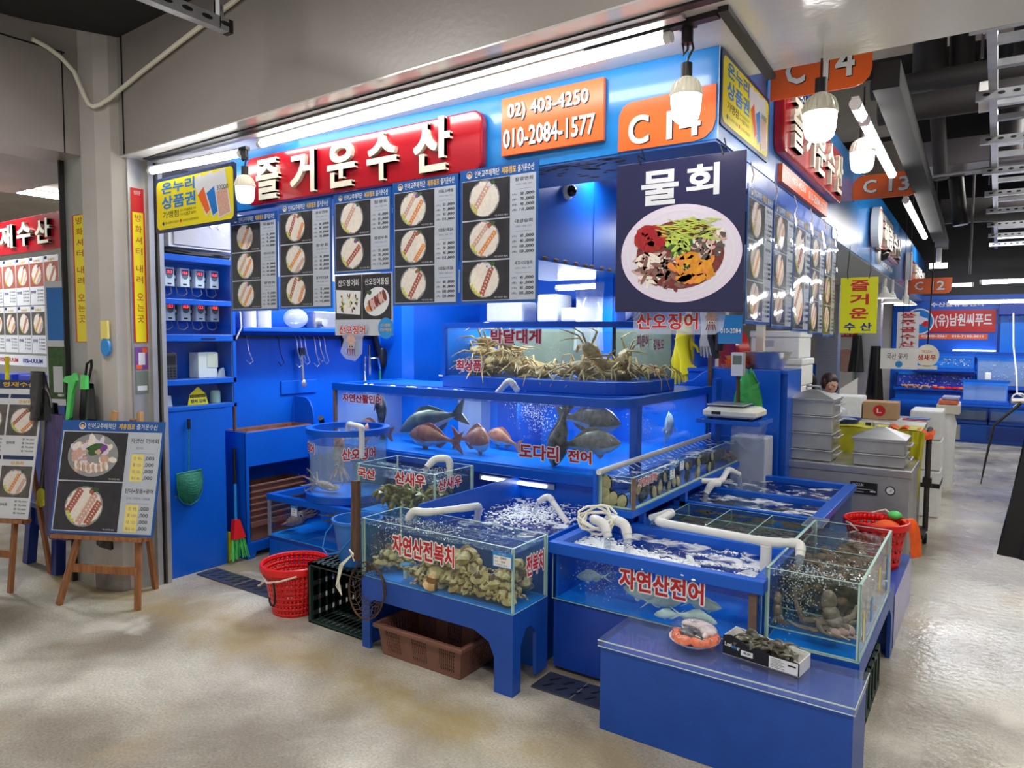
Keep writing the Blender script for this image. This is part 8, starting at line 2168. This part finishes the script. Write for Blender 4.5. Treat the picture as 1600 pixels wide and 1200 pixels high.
# foam boxes stack
z = 0.0
for k in range(7):
 h = .235; x0, x1 = -1.80 + .01 * (k % 2), -1.39 + .012 * (k % 3)
 z = .02 + k * h
 t = thing('foam_box', f'white foam box, {["lowest", "second", "third", "fourth", "fifth", "sixth", "topmost"][k]} in the tall stack behind the steamers', 'box', ((x0 + x1) / 2, 6.6, z), group='white foam boxes in the tall stack')
 MB('foam_white').box(x0, x1, 6.4, 6.85, z, z + h - .06).build('body', t, bevel=.01); MB('foam_white').box(x0 - .008, x1 + .008, 6.39, 6.86, z + h - .06, z + h - .002).build('lid', t, bevel=.012); MB('paper_grey').boxf(front(6.395), x0 + .12, x0 + .2, z + .10, z + .15, -.003, .001).build('hand_hold', t)
for k, (x0, x1, z0, l) in enumerate([(-1.30, -1.10, .70, 'lower white foam box at the left of the tall steamer stack'), (-1.30, -1.10, .88, 'upper white foam box at the left of the tall steamer stack')]):
 single('foam_box', l, 'box', MB('foam_white').box(-1.62, -1.36, 6.25, 6.38, z0, z0 + .178), 'white foam boxes beside the steamer', bevel=.012)
single('paper_stack', 'stack of flat cardboard behind the tall steamer', 'cardboard', MB('cardboard').box(-1.62, -1.20, 6.25, 6.6, 1.065, 1.14).use('wood_old').box(-1.60, -1.22, 6.245, 6.25, 1.09, 1.10))
single('box_stand', 'dark stand under the foam boxes beside the steamer', 'stand', MB('black').box(-1.64, -1.10, 6.24, 6.39, 0, .695))
single('hose_reel', 'black hose coil hanging by the foam box stack', 'hose', MB('black').tube([(-1.44 + .08 * math.cos(a * .4), 6.9, 1.20 + .09 * math.sin(a * .4)) for a in range(17)], .022, 8))

# ------------------------------------------------------------------ stainless machine, steamers, cart
t = thing('vacuum_machine', 'stainless steel packing machine with a gauge, carrying the steamers', 'machine', (-.92, 5.9, 0))
MB('steel_dull').box(-1.40, -.455, 5.55, 6.15, .08, .64).build('body', t, bevel=.006); MB('steel').box(-1.41, -.445, 5.54, 6.16, .64, .695).build('top_plate', t, bevel=.006)
F = front(5.549)
m = MB('text_black').boxf(F, -.83, -.655, .50, .585, 0, .003); m.use('paper').text(F, 'VACUUM', -.82, .555, -.745, .575, .0036, .01); m.rect(F, -.82, .535, -.68, .538, .0036).rect(F, -.82, .515, -.74, .518, .0036).rect(F, -.70, .52, -.665, .53, .0036); m.build('name_plate', t)
m = MB('black').disc(F, -.575, .545, .032, None, .001, 24).use('white').disc(F, -.575, .545, .025, None, .002, 24).use('text_black').poly(F, [(-.577, .54), (-.572, .54), (-.560, .565)], .003); m.build('pressure_gauge', t)
MB('paper').boxf(F, -1.0, -.90, .515, .545, 0, .001).use('lime_sign').rect(F, -1.0, .517, -.965, .543, .0015).build('warning_label', t)
for x in (-1.36, -.5): MB('black').tube([(x, 5.6, 0), (x, 5.6, .08)], .025, 10).build('foot', t)
def steamer(label, x0, x1, y0, y1, zs, lid):
 t = thing('steamer', label, 'steamer', ((x0 + x1) / 2, (y0 + y1) / 2, zs[0]), group='square aluminium steamers on the machine')
 for a, b in zip(zs, zs[1:]):
  m = MB('steel_dull').box(x0, x1, y0, y1, a + .002, b - .006); m.box(x0 - .012, x1 + .012, y0 - .012, y1 + .012, b - .012, b - .001)
  tr = m.build('tier', t, bevel=.004)
  if b - a > .07:
   MB('steel').tube([(x1 + .002, y0 + .06, b - .035), (x1 + .035, y0 + .06, b - .035), (x1 + .035, y1 - .06, b - .035), (x1 + .002, y1 - .06, b - .035)], .008, 8).build('handle', tr)
 z = zs[-1]; cx, cy = (x0 + x1) / 2, (y0 + y1) / 2
 q = [[Vector((cx + sx * (x1 - x0 + .03) / 2 * k, cy + sy * (y1 - y0 + .03) / 2 * k, zz)) for sx, sy in ((-1, -1), (1, -1), (1, 1), (-1, 1))] for k, zz in ((1, z), (1, z + .012), (.2, z + lid), (.14, z + lid + .004))]
 l = MB('steel').loft(q, True, False).build('lid', t, bevel=.002)
 MB('steel').tube([(cx - .05, cy, z + lid), (cx - .05, cy, z + lid + .03), (cx + .05, cy, z + lid + .03), (cx + .05, cy, z + lid)], .008, 8).build('knob', l)
steamer('tall stack of aluminium steamer tiers with a pyramid lid', -1.305, -.975, 5.60, 5.93, [.698, .78, .905, 1.03, 1.145], .065)
steamer('low aluminium steamer with a pyramid lid, next to the tall stack', -.825, -.505, 5.60, 5.90, [.698, .785, .885], .075)
t = thing('yellow_cloth', 'yellow green cloth draped over the frame behind the low steamer', 'cloth', (-.75, 6.2, .4))
MB('yellow_cloth').grid(lambda i, j: Vector((-1.05 + .60 * i, 6.20 + .015 * math.sin(14 * i + 2 * j), .90 - (.30 + .22 * (1 if i > .82 else 0)) * j)), 30, 10).grid(lambda i, j: Vector((-1.05 + .60 * i, 6.2 + .35 * j, .90 + .006 * math.sin(9 * i))), 20, 6).build('drape', t)
MB('yellow_cloth').grid(lambda i, j: Vector((-.55 + .13 * i * (1 - .3 * j), 6.17 + .02 * math.sin(12 * i + 3 * j), .90 - .52 * j)), 12, 14).build('corner_fold', t)
single('yellow_cloth', 'yellow cloth peeking out at the left of the tall steamer', 'cloth', MB('yellow_cloth').grid(lambda i, j: Vector((-1.46 + .09 * i, 6.0 + .02 * math.sin(6 * j + i), .72 + .16 * (1 - j) * (1 - .4 * i))), 8, 8))
t = thing('work_table', 'stainless work table behind the steamers', 'table', (-.9, 6.7, 0))
MB('steel_dull').box(-1.35, -.47, 6.24, 7.05, .855, .885).build('table_top', t)
for x in (-1.3, -.52):
 for y in (6.3, 7.0): MB('steel_dull').bar((x, y, 0), (x, y, .855), .04, .04).build('leg', t)
t = thing('blue_basin', 'round blue plastic basin with a clear bag, behind the low steamer', 'basin', (-1.01, 6.4, .886))
MB('basin_blue').lathe([(0, .888), (.07, .888), (.115, .94), (.12, .945), (.112, .943), (.066, .896), (0, .895)], (-1.01, 6.42, 0), 30).build('basin_body', t); MB('plastic_bag').ball((-1.01, 6.42, .93), (.09, .08, .02), 14, 8).build('clear_bag', t)
single('tape_roll', 'black tape roll on the table behind the low steamer', 'tape', MB('black').tube([(-.86, 6.4, .905), (-.82, 6.4, .905)], .018, 14))
single('cream_jar', 'small cream jar beside the tape roll', 'jar', MB('ivory').lathe([(0, .887), (.022, .887), (.022, .93), (0, .93)], (-.79, 6.42, 0), 14))
t = thing('orange_apron', 'crumpled orange cloth lying at the end of the work table by the cart post', 'cloth', (-.52, 6.3, .89))
MB('orange_cloth').grid(lambda i, j: Vector((-.68 + .31 * i, 6.22 + .22 * j, .905 - .035 * i * i + .012 * math.sin(16 * j + 5 * i) + .010 * math.sin(21 * i))), 26, 14).grid(lambda i, j: Vector((-.68 + .31 * i, 6.22 - .01 * j, .905 - .035 * i * i + .010 * math.sin(21 * i) - .035 * j)), 26, 3).build('cloth', t)
t = thing('hand_cart', 'folding cart with black posts and castors behind the machine', 'cart', (-.42, 6.6, 0))
MB('duct_dark').tube([(-.41, 6.4, .88), (-.41, 6.4, .10)], .02, 10).tube([(-.41, 6.4, .86), (-.41, 6.45, .89), (-.41, 6.5, .89)], .02, 10).build('post', t); MB('black').box(-.44, -.38, 6.37, 6.43, .45, .52).build('bracket', t)
for x, y in ((-.41, 6.4), (-.50, 6.15)): MB('black').tube([(x - .015, y, .04), (x + .015, y, .04)], .04, 16).build('castor', t)
MB('black').box(-.50, -.40, 6.1, 6.42, .10, .13).build('deck', t)
t = thing('white_counter', 'white counter with boxes on it, behind the work table', 'counter', (-.9, 7.3, 0))
MB('white').box(-1.5, -.62, 7.06, 7.6, .0, .86).build('body', t, bevel=.004); MB('steel').box(-1.52, -.60, 7.05, 7.62, .862, .876).build('worktop', t); MB('panel_white').box(-.9, -.64, 7.052, 7.059, .10, .80).build('door', t)
single('foam_box', 'white foam box with a lid on the white counter, beside the brown carton', 'box', MB('foam_white').box(-1.24, -1.0, 7.15, 7.45, .877, 1.07), bevel=.012)
t = thing('carton', 'brown cardboard carton with a red round mark on the white counter', 'carton', (-.85, 7.3, .877))
MB('cardboard').box(-.99, -.715, 7.15, 7.42, .877, 1.03).build('box', t, bevel=.004); F = front(7.149); MB('red').disc(F, -.855, .955, .05, None, .001, 24).use('paper').text(F, 'L', -.875, .935, -.835, .975, .0015, .02).build('round_mark', t)
for k, (mt, z) in enumerate((('paper', .878), ('red', .886), ('tag_blue', .894))): single('paper_sheets', ['white papers', 'red folder', 'blue folder'][k] + ' on the white counter, right of the brown carton', 'papers', MB(mt).box(-.70 + .03 * k, -.50 + .02 * k, 7.1 + .04 * k, 7.3, z, z + .007))
single('plastic_bag', 'white plastic bag on the work table beside the blue basin', 'bag', MB('plastic_bag').ball((-1.12, 6.75, .95), (.07, .07, .06), 12, 8))
for k, (z0, h, l) in enumerate([(0.0, .42, 'lowest big white foam box of the aisle stack, with a dark strap'), (.425, .27, 'middle big white foam box of the aisle stack'), (.70, .26, 'topmost big white foam box of the aisle stack')]):
 t = thing('foam_box', l, 'box', (-.5, 7.6, z0), group='big white foam boxes at the aisle')
 MB('foam_white').box(-.63, -.375, 7.35, 7.75, z0 + .001, z0 + h).build('body', t, bevel=.014)
 if k == 0: MB('text_black').box(-.632, -.373, 7.348, 7.752, .27, .31).build('strap', t)
for k, (x0, x1, z0, z1, mt, l) in enumerate([(-.52, -.30, .80, .90, 'ivory', 'cream tray behind the aisle foam boxes'), (-.50, -.32, .905, .95, 'salmon', 'pink box on the cream tray behind the aisle foam boxes'), (-.47, -.31, .955, .985, 'lilac', 'lilac box on top behind the aisle foam boxes')]):
 single('tray_box', l, 'box', MB(mt).box(x0, x1, 8.9, 9.2, z0, z1), 'boxes behind the aisle foam stack', bevel=.008)
single('white_sack', 'white sack standing under the cream tray at the aisle', 'sack', MB('foam_white').lathe([(0, 0), (.07, 0), (.085, .2), (.075, .45), (.085, .7), (.06, .795), (0, .8)], (-.41, 9.0, 0), 18))
t = round_basket('red_basket', 'red slotted basket with orange mop cloth, standing at the end of the open tanks', (-.545, 4.62, .28), .125, .165, .26, 'basket_red', 4, 22, .6, solid=.7, group='round red plastic baskets')
MB('rope').tube([(-.69, 4.52, .53), (-.66, 4.45, .54), (-.62, 4.47, .50), (-.66, 4.455, .485)], .006, 6).tube([(-.60, 4.78, .54), (-.52, 4.80, .57), (-.46, 4.76, .54)], .006, 6).build('rope_handle', t)
single('basket_stand', 'lilac blue block under the red slotted basket', 'stand', MB('blue_bench').box(-.735, -.385, 4.10, 4.95, 0, .275).use('lilac').box(-.384, -.382, 4.10, 4.95, 0, .275))
t = thing('mop_cloth', 'orange knitted mop cloth hanging over the rim of the red slotted basket', 'cloth', (-.40, 4.72, .30))
MB('orange_cloth').grid(lambda i, j: Vector((-.44 + .05 * i + .075 * math.sin(1.5 * j), 4.66 + .08 * i, .545 + .03 * math.sin(2.6 * j) - .23 * j * j)), 14, 14).build('cloth', t); MB('green_bag').ball((-.46, 4.72, .56), (.04, .04, .025), 12, 8).build('green_wrapper', t); MB('orange_cloth').ball((-.49, 4.66, .46), (.09, .08, .08), 14, 9).build('bundle', t)

# hanging black raincoat at the right edge
gown('black_raincoat', 'black raincoat hanging at the right edge of the photo', 'raincoat', .155, 3.2, 1.37, .80, .10, .22, 'black_gloss', .05, 21)
single('raincoat_strap', 'thin black strap hanging beside the raincoat', 'strap', MB('black').tube([(.08, 3.19, 1.37), (.0, 3.18, 1.28), (-.02, 3.18, 1.14), (-.03, 3.18, 1.06)], [.006, .005, .004, .002], 6))
single('coat_rail', 'steel post carrying the black raincoat', 'post', MB('steel_dull').tube([(.42, 3.28, 0), (.42, 3.28, 1.40)], .02, 10).tube([(.05, 3.2, 1.375), (.42, 3.28, 1.39)], .010, 8))

# ------------------------------------------------------------------ far stalls behind
m = MB('steel').box(-1.86, -1.62, 9.5, 9.7, 0, 2.25)
structure('pillar_steel', m)
m = MB('steel').box(-1.40, -1.16, 9.5, 9.7, 0, 2.25)
structure('pillar_steel_right', m)
m = MB('plaster').box(-3.2, -1.86, 10.5, 10.6, 1.25, 2.25); m.use('blue').box(-3.2, -1.86, 10.5, 10.6, 0, 1.25)
structure('wall_aisle_back', m)
m = MB('silicone').box(-1.62, -1.40, 10.6, 10.62, 0, 2.0); m.use('screen_green').box(-1.58, -1.44, 10.58, 10.6, .4, 1.9)
structure('door_1', m)
single('exit_sign', 'green lit running figure sign near the far ceiling', 'sign', MB('exit_green').box(-2.05, -1.93, 11.0, 11.03, 1.93, 2.12).use('white').box(-2.0, -1.98, 11.01, 11.02, 2.12, 2.252))
t = thing('wall_notice', 'red plate with white lettering above the far glass door', 'sign', (-1.65, 10.4, 1.62)); MB('red').boxf(front(10.4), -1.78, -1.50, 1.62, 1.71, -.01, 0).build('plate', t); MB('paper').text(front(10.4), '출입구', -1.74, 1.64, -1.58, 1.69, .001, .02).build('lettering', t)
single('pink_disc', 'round pink notice on the far glass door', 'notice', MB('sash_pink').prism(front(10.575), [(-1.70 + .12 * math.cos(i * .3), 1.30 + .16 * math.sin(i * .3)) for i in range(21)], -.01, 0))
gown('dark_coat', 'dark coat hanging at the far steel column', 'coat', -1.40, 9.44, 1.64, 1.2, .10, .16, 'black', .05, 31)
gown('black_bag', 'tall black bag hanging beside the white handwritten board', 'bag', -1.10, 8.7, 1.52, .0, .10, .30, 'black_gloss', .08, 32)
# person sitting in the far aisle
t = thing('person', 'dark-haired person in a pale top bending over papers in the far aisle', 'person', (-1.50, 8.4, 0))
m = MB('bowl_white')
rings = []
for z, rx, ry in ((.42, .19, .14), (.62, .18, .13), (.80, .20, .13), (.92, .21, .12), (.985, .15, .09), (1.015, .06, .055)):
 rings.append([Vector((-1.50 + rx * math.cos(a), 8.42 - (z - .42) * .12 + ry * math.sin(a), z)) for a in (2 * PI * k / 16 for k in range(16))])
m.loft(rings)
m.use('eye_black').ball((-1.495, 8.236, 1.105), (.008, .006, .006), 8, 6).ball((-1.445, 8.236, 1.105), (.008, .006, .006), 8, 6)
m.use('red').ball((-1.465, 8.238, 1.055), (.016, .006, .005), 8, 6)
m.use('skin').ball((-1.467, 8.222, 1.083), (.011, .014, .016), 8, 6).lathe([(.05, 1.0), (.048, 1.05)], (-1.49, 8.34, 0), 14).ball((-1.475, 8.31, 1.11), (.072, .085, .10), 16, 12).ball((-1.42, 8.24, 1.095), (.012, .02, .016), 8, 6)
for sd in (-1, 1):
 m.use('bowl_white').tube([(-1.50 + sd * .19, 8.36, .93), (-1.48 + sd * .22, 8.26, .76), (-1.42 + sd * .14, 8.08, .82)], [.055, .048, .036], 10)
 m.use('skin').tube([(-1.42 + sd * .14, 8.08, .82), (-1.38 + sd * .10, 7.98, .86)], [.03, .026], 10).ball((-1.36 + sd * .09, 7.95, .87), (.03, .035, .018), 10, 7)
 for k in range(4): m.tube([(-1.37 + sd * .09 + (k - 1.5) * .014, 7.93, .87), (-1.37 + sd * .09 + (k - 1.5) * .015, 7.89, .872), (-1.37 + sd * .09 + (k - 1.5) * .015, 7.87, .862)], [.008, .008, .006], 6)
 m.tube([(-1.36 + sd * .09 - sd * .028, 7.955, .868), (-1.36 + sd * .09 - sd * .045, 7.93, .872)], [.009, .007], 6)
 m.use('text_navy').tube([(-1.50 + sd * .09, 8.40, .44), (-1.48 + sd * .11, 8.02, .46), (-1.48 + sd * .11, 8.02, .06)], [.085, .065, .05], 12)
 m.use('black').ball((-1.48 + sd * .11, 7.97, .04), (.045, .11, .04), 10, 7)
m.build('body', t)
MB('hair').ball((-1.49, 8.325, 1.14), (.090, .102, .092), 16, 10).ball((-1.525, 8.29, 1.125), (.05, .075, .075), 12, 8).ball((-1.48, 8.37, 1.07), (.075, .06, .07), 14, 8).build('hair', t)
single('paper_sheets', 'white paper held up in front of the person in the far aisle', 'papers', MB('white').prism(Fr((-1.33, 7.9, .88), (.7, .3, .3)), [(0, 0), (.2, .02), (.2, .25), (.02, .2)], 0, .002))
single('small_stool', 'low stool under the person in the far aisle', 'stool', MB('stool_blue').box(-1.66, -1.34, 8.28, 8.55, 0, .39), bevel=.01)
# far stall
t = thing('stall_sign', 'blue sign wall of the far stall with red name board and orange phone strip', 'sign', (-.6, 14.2, 1.5))
F = front(14.25)
MB('navy_sign').boxf(F, -1.55, .0, 1.36, 2.26, -.02, 0).use('blue').rect(F, -1.54, 1.37, -.01, 2.25, .001).build('board', t)
MB('red').boxf(F, -1.15, -.04, 1.72, 2.09, 0, .02).build('name_board', t)
MB('white').text(F, '(유)남원씨푸드', -.90, 1.79, -.09, 2.03, .022, .025).text(F, '수산물유통센타', -.98, 2.15, -.20, 2.225, .003, .03).build('lettering', t)
m = MB('orange').boxf(F, -1.15, -.14, 1.60, 1.69, 0, .01); m.use('white').text(F, '02)400-2261   010-7182-3011', -1.10, 1.62, -.20, 1.67, .012, .03); m.build('phone_strip', t)
m = MB('sky_blue').disc(F, -1.14, 1.90, .225, None, .022, 36); m.use('white').ring(F, -1.14, 1.90, .205, .225, 1, .024); m.use('sash_pink').disc(F, -1.22, 1.92, .08, .06, .025, 14, 0, .2, 1).use('bowl_white').disc(F, -1.10, 1.92, .08, .07, .025, 14, 0, .2, 2).use('red').disc(F, -1.04, 1.86, .06, .05, .026, 14, 0, .2, 3); m.build('round_emblem', t)
t = thing('frame_board', 'bright blue frame panel at the right of the far stall with a second round emblem', 'panel', (.3, 14.2, 1.5))
MB('blue_tank').boxf(F, .03, .42, 1.36, 2.02, -.02, .06).build('post_panel', t); MB('navy').boxf(F, .42, 2.6, 1.45, 1.95, -.02, .03).build('board', t); MB('blue_dark').boxf(F, 0, 2.6, 2.0, 2.2, 0, .3).build('top_beam', t)
m = MB('sky_blue').disc(F, .72, 1.75, .2, None, .034, 30); m.use('sash_pink').disc(F, .70, 1.77, .1, .08, .036, 14, 0, .2, 4); m.build('round_emblem', t)
def far_tank(label, x0, x1, y, z0, z1, mt='hazy_water', rim='blue', lit=None):
 t = thing('fish_tank', label, 'tank', ((x0 + x1) / 2, y, z0), group='tanks of the far stall')
 MB('blue_tank').box(x0, x1, y + .38, y + .4, z0, z1).build('back_panel', t)
 pane_box(MB(), x0, x1, y, y + .01, z0, z1, 'glass', 'glass_edge').build('glass_pane', t)
 MB(mt).box(x0 + .02, x1 - .02, y + .03, y + .05, z0 + .02, z1 - .05).build('water', t)
 MB(rim).box(x0 - .02, x1 + .02, y - .02, y + .42, z0 - .04, z0).box(x0 - .02, x1 + .02, y - .02, y + .02, z1 - .01, z1 + .03).build('rim', t)
 if lit:
  rg = random.Random(lit); m = MB('bubble')
  for i in range(90): m.ball((rg.uniform(x0 + .04, x1 - .04), y + .02, rg.uniform(z0 + .06, z1 - .06)), rg.uniform(.004, .012), 6, 5)
  m.build('bubbles', t, kind='stuff')
 return t
far_tank('upper left blue lit tank of the far stall, behind the round hanging sign', -1.1, -.30, 13.5, 1.12, 1.34, 'blue_tank', lit=1)
far_tank('wide dim tank of the far stall behind the snacks', -1.40, -.28, 13.6, .80, 1.06, 'basin_blue', lit=2)
far_tank('tall right tank of the far stall with bubbles', -.26, .9, 13.5, .86, 1.32, 'hazy_water', lit=3)
far_tank('pale small tank with a blue rim sticking out at the middle of the far stall', -.42, .16, 12.9, .66, .96, 'hazy_water')
far_tank('lower left tank of the far stall', -.85, -.08, 13.2, .33, .54, 'hazy_water')
far_tank('lower right tank of the far stall', -.06, .52, 13.2, .33, .54, 'hazy_water')
t = thing('cabinet_row', 'blue cabinets carrying the tanks of the far stall', 'cabinet', (-.3, 13.4, 0))
MB('blue').box(-1.4, 1.6, 13.17, 14.2, .0, .28).use('blue_dark').boxf(front(13.169), -.08, .42, .05, .25, 0, .004).build('cabinets', t); MB('blue').box(-1.4, 1.6, 12.85, 13.42, .585, .615).build('ledge', t); MB('steel_dull').box(-.83, -.43, 13.165, 13.17, .03, .26).build('steel_door', t); MB('blue').box(-1.4, 1.6, 13.64, 14.2, .28, .755).build('upper_ledge', t); MB('blue').box(-1.4, 1.6, 14.02, 14.22, 1.06, 1.10).build('tank_ledge', t)
MB('strip_glow').box(-.62, -.02, 14.15, 14.17, 1.405, 1.42).build('strip_light', t); MB('blue').box(-1.4, 1.6, 14.1, 14.22, 1.34, 1.39).build('top_ledge', t)
m = MB('cockle')
for i in range(70): m.ball((rnd.uniform(-1.28, -.78), 13.3 + rnd.random() * .1, .80 + rnd.random() * .05), (.022, .02, .016), 7, 5)
tag(m.build('shellfish_heap'), 'heap of brown shellfish on the ledge of the far stall', 'shellfish', kind='stuff')
for k in range(5): single('snack_bag', ['red', 'orange'][k % 3 == 1] + ' packet lying on the ledge of the far stall', 'packet', MB('red' if k % 3 != 1 else 'orange').ball((-.80 + k * .09, 13.32, .82), (.055, .05, .03), 12, 7), 'red packets on the far stall ledge')
for k, (x, l) in enumerate(((-.55, 'white bent pipe in front of the far stall ledge'), (.36, 'white bent pipe at the right of the far stall ledge'))): pvc(l, [(x - .12, 12.84, .60), (x, 12.82, .72), (x + .12, 12.84, .62)], .02)
single('white_hose', 'white hose hanging down the right part of the far stall', 'hose', MB('white').tube([(.18, 13.3, 2.0), (.20, 13.2, 1.5), (.25, 13.0, 1.1), (.27, 12.9, .8)] + [(.30 + .09 * math.cos(a * .6), 12.85, .74 + .07 * math.sin(a * .6)) for a in range(24)], .012, 6))
single('white_jug', 'small white jug on the far stall tank', 'jug', MB('white').box(-.14, -.06, 13.0, 13.08, .985, 1.10), bevel=.015)

# ------------------------------------------------------------------ neighbour stall at the far left
t = thing('shop_sign', 'red neighbouring shop sign at the left edge with raised white letters', 'sign', (-7.3, 3.0, 2.35))
F = front(3.0)
MB('sign_red').boxf(F, -8.6, -6.75, 2.345, 2.665, -.04, 0).build('panel', t, bevel=.008)
for i, ch in enumerate('영재수산'): MB('ivory').text(F, ch, -8.30 + i * .37, 2.40, -8.02 + i * .37, 2.615, 0, .028, .03, res=4).build('raised_letter', t)
for r in range(2):
 for c in range(5):
  x0 = -8.20 + c * .285
  if r == 0 or True:
   F2 = front(2.98, x0, 1.86 - r * .44)
   t = thing('menu_poster', f'neighbour stall menu card, {["first", "second", "third", "fourth", "fifth"][c]} from the left in the {["upper", "lower"][r]} row', 'poster', F2.p(.13, 0, 0), group='menu cards of the neighbour stall')
   MB('paper').boxf(F2, 0, .275, 0, .43, -.003, 0).build('card', t)
   m = MB('navy_sign').rect(F2, .01, .40, .06, .425, .001); m.use('text_gold').text(F2, '모둠회', .08, .385, .2, .405, .0012, .02); m.use('photo_slate' if r else 'sash_red').rect(F2, .008, .165, .267, .375, .001); dish_art(m, F2, .137, .27, .095, 200 + r * 7 + c); m.build('dish_photo', t)
   m = MB('text_navy').text(F2, '민어회', .02, .10, .11, .13, .001, .02); m.use('text_black')
   for k in range(4): m.text(F2, '중 70,000', .14, .12 - k * .03, .255, .138 - k * .03, .001)
   m.build('price_list', t)
single('price_banner', 'white banner with red and blue price figures under the neighbour menu cards', 'banner', MB('paper').boxf(front(2.96), -8.3, -6.85, 1.30, 1.40, -.003, 0).use('text_red').text(front(2.96), '10%~UUUM', -8.0, 1.33, -7.6, 1.37, .001, .03).use('text_navy').text(front(2.96), '10%~UUUM', -7.5, 1.33, -7.1, 1.37, .001, .03))
single('phone_board', 'vertical green and white leaflet board at the neighbour stall corner', 'board', MB('paper').boxf(Fr((-6.05, 2.55, 1.05), (.9, .3, 0)), 0, .20, 0, .95, -.003, 0).use('leaf').rect(Fr((-6.05, 2.55, 1.05), (.9, .3, 0)), .015, .05, .185, .45, .001).use('text_blue').rect(Fr((-6.05, 2.55, 1.05), (.9, .3, 0)), .02, .5, .18, .9, .001).use('paper').rect(Fr((-6.05, 2.55, 1.05), (.9, .3, 0)), .06, .1, .15, .3, .0015))
t = thing('neighbour_counter', 'counter of the neighbour stall with small things on it', 'counter', (-7.2, 2.8, 0))
MB('blue_dark').box(-8.4, -5.9, 2.6, 3.2, 0, 1.12).build('body', t); MB('white').box(-8.4, -5.9, 2.58, 3.2, 1.12, 1.14).build('worktop', t)
for k, (x, mt) in enumerate([(-7.35, 'basin_blue'), (-6.95, 'basin_blue')]): single('blue_tray', ['left', 'right'][k] + ' blue tray on the counter of the neighbour stall', 'tray', MB(mt).box(x - .13, x + .13, 2.75, 2.95, 1.141, 1.24), bevel=.01)
for k, (x, mt) in enumerate([(-7.6, 'green_bag'), (-7.48, 'red'), (-7.4, 'lime_sign'), (-7.7, 'tag_blue')]): single('bottle', ['green', 'red', 'yellow', 'blue'][k] + ' capped bottle on the counter of the neighbour stall', 'bottle', MB(mt).lathe([(0, 1.141), (.03, 1.141), (.03, 1.22), (.012, 1.25), (.012, 1.28), (0, 1.28)], (x, 2.66, 0), 14), 'bottles on the neighbour counter')
single('yellow_stick', 'thin yellow stick standing between the blue trays of the neighbour stall', 'stick', MB('yellow_sign').tube([(-7.17, 2.7, 1.14), (-7.15, 2.7, 1.40)], .018, 8))
gown('folded_bag', 'dark purple trimmed bag lying at the neighbour stall corner', 'bag', -6.10, 2.75, 1.38, 1.142, .20, .36, 'black', .09, 41)
t = thing('flood_lamp', 'bright hanging flood lamp in the neighbour stall', 'lamp', (-7.0, 2.7, 2.9)); MB('black').box(-7.12, -6.82, 2.62, 2.78, 2.93, 2.97).tube([(-6.97, 2.7, 2.97), (-6.97, 2.7, 3.15)], .012, 8).build('lamp_body', t); MB('lamp_face').box(-7.10, -6.84, 2.625, 2.775, 2.925, 2.929).build('lamp_face', t)
single('light_track', 'black light track in the neighbour stall above the flood lamp', 'track', MB('black').bar((-8.2, 2.75, 3.12), (-6.2, 2.65, 3.12), .03, .03))
single('tube_lamp', 'white vertical looking tube lamp in the neighbour stall', 'lamp', MB('tube_glow').tube([(-8.6, 3.4, 3.1), (-8.6, 5.0, 3.1)], .03, 10))
